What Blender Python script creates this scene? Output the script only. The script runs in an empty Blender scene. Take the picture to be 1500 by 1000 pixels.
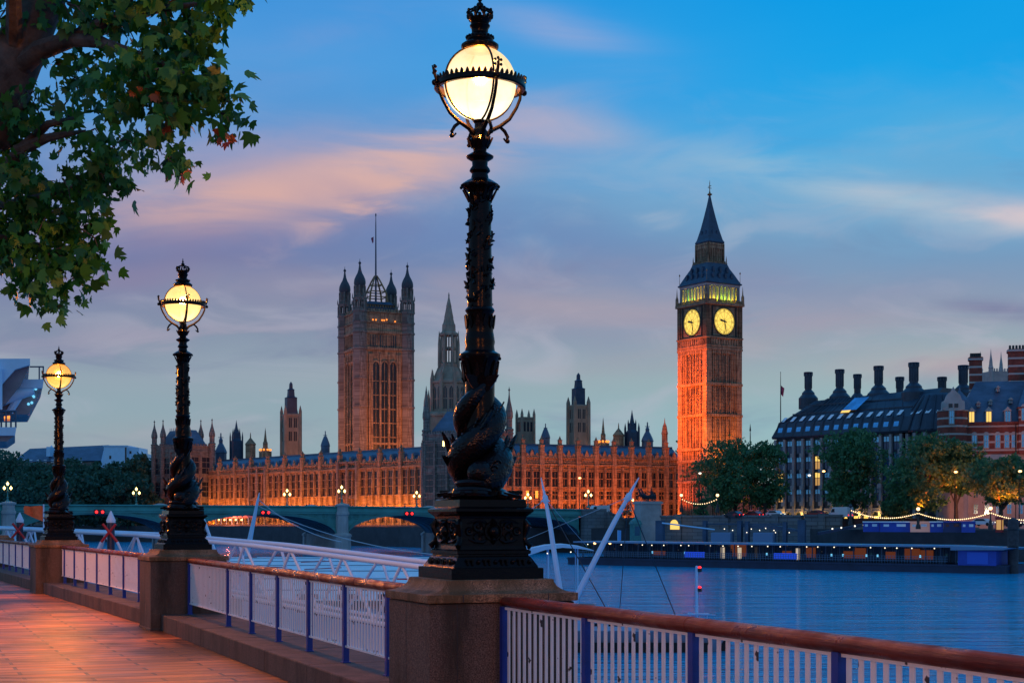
import bpy, math, random
import numpy as np
from mathutils import Vector, Matrix
R = math.radians
PI = math.pi
C = bpy.context.scene.collection
EYE = 1.66            # camera height above the promenade
F = 2200.0            # focal length in photo pixels
WATER = -5.86

# ---------------------------------------------------------------- camera
cam_d = bpy.data.cameras.new('camera')
cam = bpy.data.objects.new('camera', cam_d)
C.objects.link(cam)
bpy.context.scene.camera = cam
cam.location = (0, 0, EYE)
cam.rotation_euler = (R(90), 0, 0)
cam_d.sensor_width = 36
cam_d.lens = F / 1500 * 36
cam_d.shift_y = 263 / 1500
cam_d.clip_start = 0.1
cam_d.clip_end = 6000
vs = bpy.context.scene.view_settings
vs.view_transform = 'Standard'
vs.look = 'None'
vs.exposure = 0
vs.gamma = 1

def lin(r, g, b):
    f = lambda c: ((c / 255 + 0.055) / 1.055) ** 2.4 if c > 10.3 else c / 255 / 12.92
    return (f(r), f(g), f(b), 1)

def P(px, py, d):
    return Vector(((px - 750) / F * d, d, EYE - (py - 763) / F * d))
def zof(py, d):
    return EYE - (py - 763) / F * d
def xof(px, d):
    return (px - 750) / F * d

# ---------------------------------------------------------------- dusk sky
world = bpy.data.worlds.new('World')
bpy.context.scene.world = world
world.use_nodes = True
wt = world.node_tree
wt.nodes.clear()
def wn(t, **k):
    n = wt.nodes.new(t)
    for a, b in k.items(): setattr(n, a, b)
    return n
def wmath(op, a, b=None, c=None, clamp=False):
    n = wn('ShaderNodeMath', operation=op, use_clamp=clamp)
    for i, v in enumerate((a, b, c)):
        if v is None: continue
        if isinstance(v, (int, float)): n.inputs[i].default_value = v
        else: wt.links.new(v, n.inputs[i])
    return n.outputs[0]
def wmix(fac, a, b):
    n = wn('ShaderNodeMix', data_type='RGBA')
    for sock, v in ((n.inputs[0], fac), (n.inputs[6], a), (n.inputs[7], b)):
        if isinstance(v, tuple): sock.default_value = v
        elif isinstance(v, (int, float)): sock.default_value = v
        else: wt.links.new(v, sock)
    return n.outputs[2]
tc = wn('ShaderNodeTexCoord')
sep = wn('ShaderNodeSeparateXYZ')
wt.links.new(tc.outputs['Generated'], sep.inputs[0])
el = wmath('MULTIPLY', wmath('ARCSINE', sep.outputs[2]), 57.2958)
az = wmath('MULTIPLY', wmath('ARCTAN2', sep.outputs[0], sep.outputs[1]), 57.2958)
comb = wn('ShaderNodeCombineXYZ')
wt.links.new(az, comb.inputs[0]); wt.links.new(el, comb.inputs[1])
def wnoise(sx, sy, scale, detail, dist=0.0, rot=0.0, off=0.0):
    mp = wn('ShaderNodeMapping')
    mp.inputs['Scale'].default_value = (sx, sy, 1)
    mp.inputs['Rotation'].default_value = (0, 0, rot)
    mp.inputs['Location'].default_value = (off, off * 1.7, off)
    wt.links.new(comb.outputs[0], mp.inputs[0])
    n = wn('ShaderNodeTexNoise')
    n.inputs['Scale'].default_value = scale
    n.inputs['Detail'].default_value = detail
    n.inputs['Roughness'].default_value = 0.55
    n.inputs['Distortion'].default_value = dist
    wt.links.new(mp.outputs[0], n.inputs['Vector'])
    return n.outputs['Fac']
def wramp(stops):
    n = wn('ShaderNodeValToRGB')
    cr = n.color_ramp
    for i, (e, col) in enumerate(stops):
        x = (e + 5) / 95
        if i < 2:
            s = cr.elements[i]; s.position = x
        else:
            s = cr.elements.new(x)
        s.color = lin(*col)
    fac = wmath('DIVIDE', wmath('ADD', elw, 5), 95)
    wt.links.new(fac, n.inputs[0])
    return n.outputs[0]
# let the bands undulate a little
warp = wmath('MULTIPLY', wmath('SUBTRACT', wnoise(0.5, 1.2, 0.16, 3, 0.3, 0.15), 0.5), 4.2)
elw = wmath('ADD', el, wmath('MULTIPLY', warp, wmath('MULTIPLY', el, 0.09, clamp=True)))
left = wramp([(-5, (60, 74, 92)), (0, (150, 164, 170)), (3.5, (138, 164, 174)), (5.3, (142, 160, 172)), (7.4, (126, 138, 164)),
              (9.6, (104, 120, 164)), (12, (104, 134, 182)), (14.5, (86, 142, 200)), (17, (82, 150, 212)), (20, (56, 140, 212)), (34, (64, 140, 208)), (90, (70, 124, 186))])
right = wramp([(-5, (60, 74, 92)), (0, (160, 172, 172)), (3.5, (144, 180, 186)), (5.3, (148, 172, 178)), (7.2, (138, 154, 174)),
               (9.4, (116, 150, 184)), (11.6, (108, 164, 202)), (13.6, (78, 166, 216)), (16, (26, 158, 224)), (20, (0, 148, 222)), (34, (50, 140, 212)), (90, (70, 124, 186))])
mr = wn('ShaderNodeMapRange', interpolation_type='SMOOTHSTEP')
mr.inputs['From Min'].default_value = -13
mr.inputs['From Max'].default_value = 14
wt.links.new(az, mr.inputs['Value'])
sky = wmix(mr.outputs[0], left, right)
east = wramp([(-5, (60, 74, 92)), (0, (126, 146, 162)), (8, (120, 152, 182)), (20, (92, 146, 196)), (45, (74, 132, 192)), (90, (70, 124, 186))])
me_ = wn('ShaderNodeMapRange', interpolation_type='SMOOTHSTEP')
me_.inputs['From Min'].default_value = 35; me_.inputs['From Max'].default_value = 90
wt.links.new(wmath('ABSOLUTE', az), me_.inputs['Value'])
sky = wmix(me_.outputs[0], sky, east)
streak = wnoise(0.16, 0.75, 0.55, 6, 0.6, -0.12, 3.1)
soft = wnoise(0.35, 0.8, 0.30, 5, 0.5, -0.1, 7.7)
def cloud(px, py, wpx, hpx, rot, col, amt, n, lo=0.3, hi=0.66):
    global sky
    a0 = math.degrees(math.atan2(px - 750, F)); e0 = math.degrees(math.atan2(763 - py, F))
    w, h = wpx / F * 57.3, hpx / F * 57.3
    da, de = wmath('SUBTRACT', az, a0), wmath('SUBTRACT', el, e0)
    c, s = math.cos(R(rot)), math.sin(R(rot))
    u = wmath('DIVIDE', wmath('ADD', wmath('MULTIPLY', da, c), wmath('MULTIPLY', de, s)), w)
    v = wmath('DIVIDE', wmath('SUBTRACT', wmath('MULTIPLY', de, c), wmath('MULTIPLY', da, s)), h)
    r2 = wmath('ADD', wmath('MULTIPLY', u, u), wmath('MULTIPLY', v, v))
    g = wmath('POWER', 2.71828, wmath('MULTIPLY', r2, -1))
    m = wn('ShaderNodeMapRange', interpolation_type='SMOOTHSTEP')
    m.inputs['From Min'].default_value = lo; m.inputs['From Max'].default_value = hi
    wt.links.new(n, m.inputs['Value'])
    f = wmath('MULTIPLY', wmath('MULTIPLY', g, m.outputs[0]), amt, clamp=True)
    sky = wmix(f, sky, lin(*col))
mott = wnoise(0.22, 0.6, 0.8, 7, 1.0, -0.2, 12.4)
band = wn('ShaderNodeMapRange', interpolation_type='SMOOTHSTEP')
band.inputs['From Min'].default_value = 0.46; band.inputs['From Max'].default_value = 0.72; band.inputs['To Max'].default_value = 0.42
wt.links.new(mott, band.inputs['Value'])
sky = wmix(wmath('MULTIPLY', band.outputs[0], wmath('SUBTRACT', 1.7, wmath('MULTIPLY', el, 0.1), clamp=True)), sky, lin(178, 178, 194))
dk = wn('ShaderNodeMapRange', interpolation_type='SMOOTHSTEP')
dk.inputs['From Min'].default_value = 0.50; dk.inputs['From Max'].default_value = 0.70; dk.inputs['To Max'].default_value = 0.34
wt.links.new(wnoise(0.13, 0.5, 0.9, 6, 0.8, -0.1, 21.0), dk.inputs['Value'])
sky = wmix(wmath('MULTIPLY', dk.outputs[0], wmath('SUBTRACT', 1.6, wmath('MULTIPLY', el, 0.09), clamp=True)), sky, lin(104, 112, 152))
cloud(300, 350, 330, 42, 6, (100, 106, 158), 0.45, soft)
cloud(430, 280, 300, 44, 10, (216, 170, 158), 1.0, streak, 0.26, 0.62)
cloud(590, 222, 210, 36, 14, (212, 174, 168), 1.0, streak, 0.32, 0.68)
cloud(330, 232, 220, 30, 10, (166, 158, 184), 0.6, soft)
cloud(820, 190, 110, 24, -8, (182, 170, 190), 0.7, soft, 0.2, 0.6)
cloud(700, 330, 260, 50, -10, (106, 120, 168), 0.6, soft)
cloud(860, 450, 420, 34, -4, (166, 154, 166), 0.7, streak)
cloud(900, 520, 420, 26, 2, (168, 158, 164), 0.55, soft)
cloud(1300, 300, 260, 26, -14, (170, 194, 206), 0.85, streak, 0.25, 0.6)
cloud(1440, 330, 150, 20, -10, (222, 198, 196), 0.85, soft, 0.25, 0.6)
cloud(1050, 250, 260, 46, 6, (132, 172, 204), 0.55, streak)
cloud(1250, 430, 360, 34, -3, (132, 136, 168), 0.55, soft)
cloud(1470, 470, 80, 12, -8, (96, 88, 140), 0.8, streak)
cloud(1420, 540, 200, 22, 3, (190, 160, 164), 0.6, soft)
cloud(450, 540, 200, 24, 2, (170, 176, 190), 0.6, streak)
cloud(470, 70, 150, 40, 20, (120, 150, 204), 0.5, streak)
cloud(820, 45, 110, 26, -12, (156, 166, 204), 0.6, streak)
cloud(210, 420, 180, 30, 5, (138, 126, 156), 0.55, soft)
cloud(120, 640, 420, 26, 1, (160, 156, 164), 0.45, soft)
cloud(560, 290, 130, 24, 24, (216, 172, 160), 0.8, mott, 0.38, 0.6)
cloud(600, 420, 300, 30, 4, (150, 144, 166), 0.6, streak)
cloud(1150, 480, 260, 26, -2, (160, 152, 170), 0.55, streak)
cloud(250, 500, 260, 24, 3, (156, 148, 168), 0.5, mott, 0.4, 0.62)
cloud(980, 330, 200, 26, -10, (150, 172, 196), 0.5, mott, 0.4, 0.62)
bg = wn('ShaderNodeBackground')
bg.inputs['Strength'].default_value = 1.07
wt.links.new(sky, bg.inputs[0])
wo = wn('ShaderNodeOutputWorld')
wt.links.new(bg.outputs[0], wo.inputs[0])

# ---------------------------------------------------------------- materials
M = {}
def mat(name, col, rough=0.7, metal=0.0, var=0.0, vscale=3.0, bump=0.0, bscale=20.0, emit=None, estr=0.0, spec=0.5, coat=0.0, stretch=(1, 1, 1), dark=None):
    m = bpy.data.materials.new(name)
    m.use_nodes = True
    t = m.node_tree
    b = t.nodes['Principled BSDF']
    b.inputs['Base Color'].default_value = (*col, 1)
    b.inputs['Roughness'].default_value = rough
    b.inputs['Metallic'].default_value = metal
    b.inputs['Specular IOR Level'].default_value = spec
    b.inputs['Coat Weight'].default_value = coat
    if emit:
        b.inputs['Emission Color'].default_value = (*emit, 1)
        b.inputs['Emission Strength'].default_value = estr
    if var or bump:
        tcn = t.nodes.new('ShaderNodeTexCoord')
        mp = t.nodes.new('ShaderNodeMapping')
        mp.inputs['Scale'].default_value = stretch
        t.links.new(tcn.outputs['Object'], mp.inputs[0])
    if var:
        n = t.nodes.new('ShaderNodeTexNoise')
        n.inputs['Scale'].default_value = vscale
        n.inputs['Detail'].default_value = 6
        n.inputs['Roughness'].default_value = 0.65
        t.links.new(mp.outputs[0], n.inputs['Vector'])
        r = t.nodes.new('ShaderNodeValToRGB')
        d = dark or tuple(c * (1 - var) for c in col)
        l = tuple(min(1, c * (1 + var * 0.6)) for c in col)
        r.color_ramp.elements[0].position = 0.32; r.color_ramp.elements[0].color = (*d, 1)
        r.color_ramp.elements[1].position = 0.68; r.color_ramp.elements[1].color = (*l, 1)
        t.links.new(n.outputs['Fac'], r.inputs[0])
        t.links.new(r.outputs[0], b.inputs['Base Color'])
    if bump:
        n2 = t.nodes.new('ShaderNodeTexNoise')
        n2.inputs['Scale'].default_value = bscale
        n2.inputs['Detail'].default_value = 4
        t.links.new(mp.outputs[0], n2.inputs['Vector'])
        bp = t.nodes.new('ShaderNodeBump')
        bp.inputs['Strength'].default_value = bump
        bp.inputs['Distance'].default_value = 0.02
        t.links.new(n2.outputs['Fac'], bp.inputs['Height'])
        t.links.new(bp.outputs[0], b.inputs['Normal'])
    M[name] = m
    return m

mat('stone_tan', (0.36, 0.265, 0.185), 0.88, var=0.35, vscale=0.5, stretch=(1, 1, 0.4))
mat('stone_pale', (0.42, 0.40, 0.38), 0.85, var=0.25, vscale=0.3)
mat('slate', (0.085, 0.13, 0.20), 0.45, var=0.35, vscale=0.25, stretch=(1, 1, 2.5))
mat('slate_dark', (0.03, 0.055, 0.10), 0.5, var=0.4, vscale=0.4)
mat('lead_blue', (0.028, 0.055, 0.10), 0.45, var=0.4, vscale=0.5)
mat('turret_lead', (0.055, 0.055, 0.065), 0.6, var=0.3, vscale=0.6)
mat('gilt', (0.30, 0.14, 0.05), 0.45, metal=0.4)
mat('pane_dark', (0.018, 0.024, 0.036), 0.18)
mat('pane_blue', (0.17, 0.50, 0.80), 0.12, metal=0.75, var=0.45, vscale=0.25)
mat('pane_lit', (0.5, 0.35, 0.1), 0.4, emit=(1.0, 0.62, 0.13), estr=1.1)
mat('pane_lit_dim', (0.4, 0.25, 0.1), 0.4, emit=(1.0, 0.5, 0.12), estr=0.5)
mat('iron', (0.003, 0.003, 0.004), 0.22, var=0.3, vscale=14, bump=0.10, bscale=34, spec=0.13)
mat('iron_plain', (0.012, 0.013, 0.016), 0.4)
mat('blue_paint', (0.008, 0.035, 0.26), 0.4, var=0.25, vscale=9)
mat('white_steel', (0.48, 0.73, 0.92), 0.38, var=0.08, vscale=0.6)
mat('white_roof', (0.86, 0.93, 0.98), 0.5, var=0.14, vscale=0.3)
mat('red_paint', (0.42, 0.012, 0.018), 0.45)
mat('bridge_green', (0.055, 0.27, 0.24), 0.55, var=0.3, vscale=0.25)
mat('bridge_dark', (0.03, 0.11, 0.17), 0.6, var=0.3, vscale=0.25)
mat('dark_blue', (0.012, 0.03, 0.075), 0.45, var=0.3, vscale=0.5)
mat('kiosk_blue', (0.02, 0.07, 0.42), 0.5, var=0.2, vscale=0.5)
mat('dial_glow', (0.25, 0.2, 0.08), 0.4, emit=(1.0, 0.68, 0.10), estr=1.15)
mat('hull', (0.012, 0.018, 0.032), 0.5, var=0.3, vscale=0.6)
mat('pier_blue', (0.05, 0.09, 0.15), 0.6, var=0.35, vscale=0.4)
mat('portcullis_stone', (0.36, 0.33, 0.33), 0.85, var=0.2, vscale=0.5)
mat('roof_bronze', (0.022, 0.042, 0.070), 0.42, var=0.35, vscale=0.3)
mat('rubber', (0.02, 0.02, 0.02), 0.9)
mat('chrome', (0.5, 0.5, 0.5), 0.25, metal=1)
mat('bark', (0.075, 0.070, 0.058), 0.9, var=0.6, vscale=5, bump=0.6, bscale=12, dark=(0.018, 0.016, 0.014))
mat('bronze_statue', (0.012, 0.022, 0.035), 0.5)
mat('verdigris', (0.06, 0.24, 0.22), 0.6, var=0.3, vscale=1)
mat('lamp_glow', (0.9, 0.8, 0.5), 0.4, emit=(1.0, 0.72, 0.22), estr=5.0)
mat('lamp_glow_warm', (0.9, 0.6, 0.4), 0.4, emit=(1.0, 0.50, 0.16), estr=5.0)
mat('bulb_glow', (0.9, 0.8, 0.5), 0.4, emit=(1.0, 0.66, 0.30), estr=3.2)
mat('spark_white', (0.9, 0.9, 0.8), 0.4, emit=(1.0, 0.86, 0.6), estr=2.2)
mat('cyan_glow', (0.2, 0.7, 0.9), 0.4, emit=(0.22, 0.72, 1.0), estr=0.9)
mat('blue_glow', (0.05, 0.1, 0.7), 0.4, emit=(0.02, 0.10, 1.0), estr=0.4)
mat('red_glow', (0.8, 0.02, 0.02), 0.4, emit=(1.0, 0.02, 0.02), estr=3.0)
mat('amber_glow', (0.8, 0.3, 0.05), 0.4, emit=(1.0, 0.28, 0.04), estr=1.6)
mat('orange_cloth', (0.95, 0.16, 0.04), 0.8, var=0.2, vscale=6)
mat('car_white', (0.7, 0.7, 0.72), 0.3, coat=0.4)
mat('car_red', (0.35, 0.02, 0.02), 0.3, coat=0.4)
mat('car_dark', (0.02, 0.025, 0.04), 0.3, coat=0.4)
mat('bus_red', (0.45, 0.015, 0.015), 0.35, coat=0.3)
mat('clothes_dark', (0.03, 0.03, 0.05), 0.9)
mat('clothes_red', (0.25, 0.03, 0.04), 0.9)
mat('clothes_blue', (0.05, 0.10, 0.25), 0.9)
mat('skin', (0.45, 0.28, 0.2), 0.6)
mat('hair', (0.03, 0.02, 0.015), 0.7)
mat('flag_cloth', (0.3, 0.06, 0.12), 0.8, var=0.7, vscale=3)
mat('cable', (0.03, 0.035, 0.045), 0.5)
mat('cable_pale', (0.4, 0.45, 0.5), 0.5)
mat('asphalt', (0.05, 0.05, 0.055), 0.8, var=0.3, vscale=0.4)
mat('algae', (0.03, 0.055, 0.02), 0.9, var=0.5, vscale=0.6)
mat('timber_pile', (0.06, 0.055, 0.06), 0.8, var=0.4, vscale=2)

mat('steel_grey', (0.25, 0.24, 0.26), 0.5, var=0.3, vscale=0.6)
mat('hull_grey', (0.18, 0.25, 0.34), 0.5, var=0.2, vscale=1)
mat('pier_roof', (0.16, 0.27, 0.42), 0.4)
mat('rail_blue', (0.10, 0.18, 0.28), 0.5)
mat('display_dim', (0.2, 0.08, 0.04), 0.5, emit=(1, .22, .05), estr=.09)
mat('spark_dim', (0.6, 0.5, 0.4), 0.5, emit=(1, .8, .55), estr=.5)
mat('blue_panel', (0.04, 0.13, 0.62), 0.5)
mat('tent_blue', (0.16, 0.24, 0.36), 0.7)
mat('banner_blue', (0.15, 0.42, 0.75), 0.7)
mat('canopy_pink', (0.6, 0.25, 0.25), 0.7)

def nodes(m):
    t = m.node_tree
    return t, t.nodes['Principled BSDF'], (lambda k, **kw: setn(t.nodes.new(k), kw)), t.links.new
def setn(n, kw):
    for a, b in kw.items(): setattr(n, a, b)
    return n
def ramp(n, stops):
    cr = n.color_ramp
    while len(cr.elements) < len(stops): cr.elements.new(0.5)
    for e, (p, c) in zip(cr.elements, stops):
        e.position = p; e.color = (*c, 1)
    return n

m = mat('iron_scaled', (0.003, 0.0035, 0.005), 0.2, spec=0.22)
t, b, N, L = nodes(m)
tcn = N('ShaderNodeTexCoord'); vo = N('ShaderNodeTexVoronoi'); vo.inputs['Scale'].default_value = 42; L(tcn.outputs['Object'], vo.inputs['Vector'])
bp = N('ShaderNodeBump'); bp.inputs['Strength'].default_value = 0.45; bp.inputs['Distance'].default_value = 0.012; bp.invert = True
L(vo.outputs['Distance'], bp.inputs['Height']); L(bp.outputs[0], b.inputs['Normal'])

# paving slabs laid across the promenade
EANG = math.atan2(0.923, -0.385)          # heading of the embankment line
m = mat('paving', (0.2, 0.14, 0.12), 0.45, spec=0.26)
t, b, N, L = nodes(m)
tcn = N('ShaderNodeTexCoord')
mp = N('ShaderNodeMapping'); mp.inputs['Rotation'].default_value = (0, 0, -(EANG - PI / 2))
L(tcn.outputs['Object'], mp.inputs[0])
br = N('ShaderNodeTexBrick')
br.offset = 0.5
for k, v in (('Scale', 1.0), ('Mortar Size', 0.022), ('Mortar Smooth', 0.2), ('Bias', 0.0), ('Brick Width', 1.35), ('Row Height', 0.31)):
    br.inputs[k].default_value = v
br.inputs['Color1'].default_value = (0.38, 0.155, 0.055, 1)
br.inputs['Color2'].default_value = (0.13, 0.055, 0.028, 1)
br.inputs['Mortar'].default_value = (0.03, 0.022, 0.022, 1)
L(mp.outputs[0], br.inputs['Vector'])
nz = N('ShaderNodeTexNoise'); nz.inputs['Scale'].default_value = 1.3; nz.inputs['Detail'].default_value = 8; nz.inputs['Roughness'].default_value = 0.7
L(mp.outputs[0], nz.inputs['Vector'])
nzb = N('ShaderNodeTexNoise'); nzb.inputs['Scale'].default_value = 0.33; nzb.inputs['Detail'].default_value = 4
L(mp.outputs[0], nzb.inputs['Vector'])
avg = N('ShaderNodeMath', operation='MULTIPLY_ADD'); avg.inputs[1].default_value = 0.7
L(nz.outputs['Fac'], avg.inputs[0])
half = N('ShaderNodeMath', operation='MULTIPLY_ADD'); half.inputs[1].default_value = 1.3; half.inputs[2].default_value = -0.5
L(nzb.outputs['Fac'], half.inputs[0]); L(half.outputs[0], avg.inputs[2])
rp = ramp(N('ShaderNodeValToRGB'), [(0.38, (0.16, 0.18, 0.26)), (0.60, (1.55, 1.2, 1.0))])  # blue-grey blotches paint shadow patches into the slab colour
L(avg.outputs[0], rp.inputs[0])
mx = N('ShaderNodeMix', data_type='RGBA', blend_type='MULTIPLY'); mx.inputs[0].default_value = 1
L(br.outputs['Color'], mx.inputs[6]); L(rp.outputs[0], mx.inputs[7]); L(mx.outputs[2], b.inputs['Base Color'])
nz2 = N('ShaderNodeTexNoise'); nz2.inputs['Scale'].default_value = 2.2; nz2.inputs['Detail'].default_value = 5
mp2 = N('ShaderNodeMapping'); mp2.inputs['Rotation'].default_value = (0, 0, -(EANG - PI / 2)); mp2.inputs['Scale'].default_value = (0.5, 2.6, 1)
L(tcn.outputs['Object'], mp2.inputs[0]); L(mp2.outputs[0], nz2.inputs['Vector'])
rr = N('ShaderNodeMapRange'); rr.inputs['To Min'].default_value = 0.16; rr.inputs['To Max'].default_value = 0.70
L(nz2.outputs['Fac'], rr.inputs['Value']); L(rr.outputs[0], b.inputs['Roughness'])
bp = N('ShaderNodeBump'); bp.inputs['Strength'].default_value = 0.8; bp.inputs['Distance'].default_value = 0.04
hs = N('ShaderNodeMath', operation='ADD')
inv = N('ShaderNodeMath', operation='MULTIPLY'); inv.inputs[1].default_value = -0.6
L(br.outputs['Fac'], inv.inputs[0]); L(inv.outputs[0], hs.inputs[0])
L(nz2.outputs['Fac'], hs.inputs[1]); L(hs.outputs[0], bp.inputs['Height']); L(bp.outputs[0], b.inputs['Normal'])

# granite of pedestals and kerb, with lichen and water stains
def granite(name, base, stain, sscale):
    m = mat(name, base, 0.75)
    t, b, N, L = nodes(m)
    tcn = N('ShaderNodeTexCoord')
    n1 = N('ShaderNodeTexNoise'); n1.inputs['Scale'].default_value = 95; n1.inputs['Detail'].default_value = 3
    L(tcn.outputs['Object'], n1.inputs['Vector'])
    r1 = ramp(N('ShaderNodeValToRGB'), [(0.33, tuple(c * 0.3 for c in base)), (0.5, base), (0.7, tuple(c * 2.0 for c in base))])
    L(n1.outputs['Fac'], r1.inputs[0])
    mp = N('ShaderNodeMapping'); mp.inputs['Scale'].default_value = (1.6, 1.6, 0.45)
    L(tcn.outputs['Object'], mp.inputs[0])
    n2 = N('ShaderNodeTexNoise'); n2.inputs['Scale'].default_value = sscale; n2.inputs['Detail'].default_value = 7; n2.inputs['Roughness'].default_value = 0.7
    L(mp.outputs[0], n2.inputs['Vector'])
    r2 = ramp(N('ShaderNodeValToRGB'), [(0.44, (0, 0, 0)), (0.60, (1, 1, 1))])
    L(n2.outputs['Fac'], r2.inputs[0])
    mx = N('ShaderNodeMix', data_type='RGBA'); mx.inputs[7].default_value = (*stain, 1)
    sc = N('ShaderNodeMath', operation='MULTIPLY'); sc.inputs[1].default_value = 0.9
    L(r2.outputs[0], sc.inputs[0]); L(sc.outputs[0], mx.inputs[0]); L(r1.outputs[0], mx.inputs[6]); L(mx.outputs[2], b.inputs['Base Color'])
    bp = N('ShaderNodeBump'); bp.inputs['Strength'].default_value = 0.5; bp.inputs['Distance'].default_value = 0.006
    L(n1.outputs['Fac'], bp.inputs['Height']); L(bp.outputs[0], b.inputs['Normal'])
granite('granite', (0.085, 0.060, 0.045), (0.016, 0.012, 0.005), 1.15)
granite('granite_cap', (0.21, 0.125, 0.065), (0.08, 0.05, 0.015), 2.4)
granite('granite_kerb', (0.085, 0.058, 0.045), (0.035, 0.026, 0.02), 2.0)

# white slats flecked with chips of rust
m = mat('slat_white', (0.80, 0.79, 0.77), 0.5)
t, b, N, L = nodes(m)
tcn = N('ShaderNodeTexCoord')
n1 = N('ShaderNodeTexNoise'); n1.inputs['Scale'].default_value = 13; n1.inputs['Detail'].default_value = 2
L(tcn.outputs['Object'], n1.inputs['Vector'])
r1 = ramp(N('ShaderNodeValToRGB'), [(0.0, (0.74, 0.73, 0.71)), (0.66, (0.82, 0.81, 0.79)), (0.69, (0.05, 0.03, 0.025))])
L(n1.outputs['Fac'], r1.inputs[0]); L(r1.outputs[0], b.inputs['Base Color'])

# varnished hardwood handrail
m = mat('handrail_wood', (0.17, 0.03, 0.02), 0.33, spec=0.35)
t, b, N, L = nodes(m)
tcn = N('ShaderNodeTexCoord')
mp = N('ShaderNodeMapping'); mp.inputs['Scale'].default_value = (0.9, 14, 14)
L(tcn.outputs['Object'], mp.inputs[0])
n1 = N('ShaderNodeTexNoise'); n1.inputs['Scale'].default_value = 2.0; n1.inputs['Detail'].default_value = 7; n1.inputs['Roughness'].default_value = 0.7
L(mp.outputs[0], n1.inputs['Vector'])
r1 = ramp(N('ShaderNodeValToRGB'), [(0.3, (0.05, 0.006, 0.004)), (0.52, (0.145, 0.020, 0.010)), (0.75, (0.27, 0.06, 0.028))])
L(n1.outputs['Fac'], r1.inputs[0]); L(r1.outputs[0], b.inputs['Base Color'])
nr = N('ShaderNodeTexNoise'); nr.inputs['Scale'].default_value = 5; nr.inputs['Detail'].default_value = 6; L(tcn.outputs['Object'], nr.inputs['Vector'])
rm = N('ShaderNodeMapRange'); rm.inputs['From Min'].default_value = 0.35; rm.inputs['From Max'].default_value = 0.65; rm.inputs['To Min'].default_value = 0.2; rm.inputs['To Max'].default_value = 0.65; L(nr.outputs['Fac'], rm.inputs['Value']); L(rm.outputs[0], b.inputs['Roughness'])
bp = N('ShaderNodeBump'); bp.inputs['Strength'].default_value = 0.9; bp.inputs['Distance'].default_value = 0.012
L(n1.outputs['Fac'], bp.inputs['Height']); L(bp.outputs[0], b.inputs['Normal'])

# river: long smooth ripples lying across the view
m = mat('water', (0.0, 0.33, 0.62), 0.17, spec=0.45)
t, b, N, L = nodes(m)
b.inputs['IOR'].default_value = 1.333
tcn = N('ShaderNodeTexCoord')
def wave(sx, sy, scale, detail):
    mp = N('ShaderNodeMapping'); mp.inputs['Scale'].default_value = (sx, sy, 1)
    L(tcn.outputs['Object'], mp.inputs[0])
    n = N('ShaderNodeTexNoise'); n.inputs['Scale'].default_value = scale; n.inputs['Detail'].default_value = detail
    L(mp.outputs[0], n.inputs['Vector'])
    return n.outputs['Fac']
w1 = wave(0.07, 1.0, 0.34, 5); w2 = wave(0.13, 1.0, 1.6, 4)
s1 = N('ShaderNodeMath', operation='MULTIPLY_ADD'); s1.inputs[1].default_value = 0.28
L(w2, s1.inputs[0]); L(w1, s1.inputs[2])
bp = N('ShaderNodeBump'); bp.inputs['Strength'].default_value = 0.55; bp.inputs['Distance'].default_value = 1.3
L(s1.outputs[0], bp.inputs['Height'])
df = N('ShaderNodeBsdfDiffuse'); df.inputs['Color'].default_value = (0.0, 0.37, 0.62, 1); L(bp.outputs[0], df.inputs['Normal'])
gl = N('ShaderNodeBsdfGlossy'); gl.inputs['Color'].default_value = (0.95, 0.93, 1.0, 1); gl.inputs['Roughness'].default_value = 0.075; L(bp.outputs[0], gl.inputs['Normal'])
fr = N('ShaderNodeFresnel'); fr.inputs['IOR'].default_value = 1.33; L(bp.outputs[0], fr.inputs['Normal'])
mn = N('ShaderNodeMath', operation='MINIMUM'); mn.inputs[1].default_value = 0.85; L(fr.outputs[0], mn.inputs[0])
mx = N('ShaderNodeMixShader'); L(mn.outputs[0], mx.inputs[0]); L(df.outputs[0], mx.inputs[1]); L(gl.outputs[0], mx.inputs[2])
L(mx.outputs[0], t.nodes['Material Output'].inputs[0])

# leaves
def leafmat(name, c1, c2, c3):
    m = mat(name, c1, 0.55)
    t, b, N, L = nodes(m)
    g = N('ShaderNodeNewGeometry')
    r = ramp(N('ShaderNodeValToRGB'), [(0.0, c1), (0.55, c2), (1.0, c3)])
    L(g.outputs['Random Per Island'], r.inputs[0]); L(r.outputs[0], b.inputs['Base Color'])
    tr = N('ShaderNodeBsdfTranslucent'); L(r.outputs[0], tr.inputs['Color'])
    mx = N('ShaderNodeMixShader'); mx.inputs[0].default_value = 0.3
    L(b.outputs[0], mx.inputs[1]); L(tr.outputs[0], mx.inputs[2])
    L(mx.outputs[0], t.nodes['Material Output'].inputs[0])
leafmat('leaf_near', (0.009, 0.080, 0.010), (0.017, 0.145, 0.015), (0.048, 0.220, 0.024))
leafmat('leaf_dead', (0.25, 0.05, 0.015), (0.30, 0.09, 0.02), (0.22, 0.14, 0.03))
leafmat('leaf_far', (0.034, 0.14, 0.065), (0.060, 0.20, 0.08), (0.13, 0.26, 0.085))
leafmat('leaf_distant', (0.024, 0.095, 0.065), (0.034, 0.120, 0.075), (0.06, 0.145, 0.075))

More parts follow.
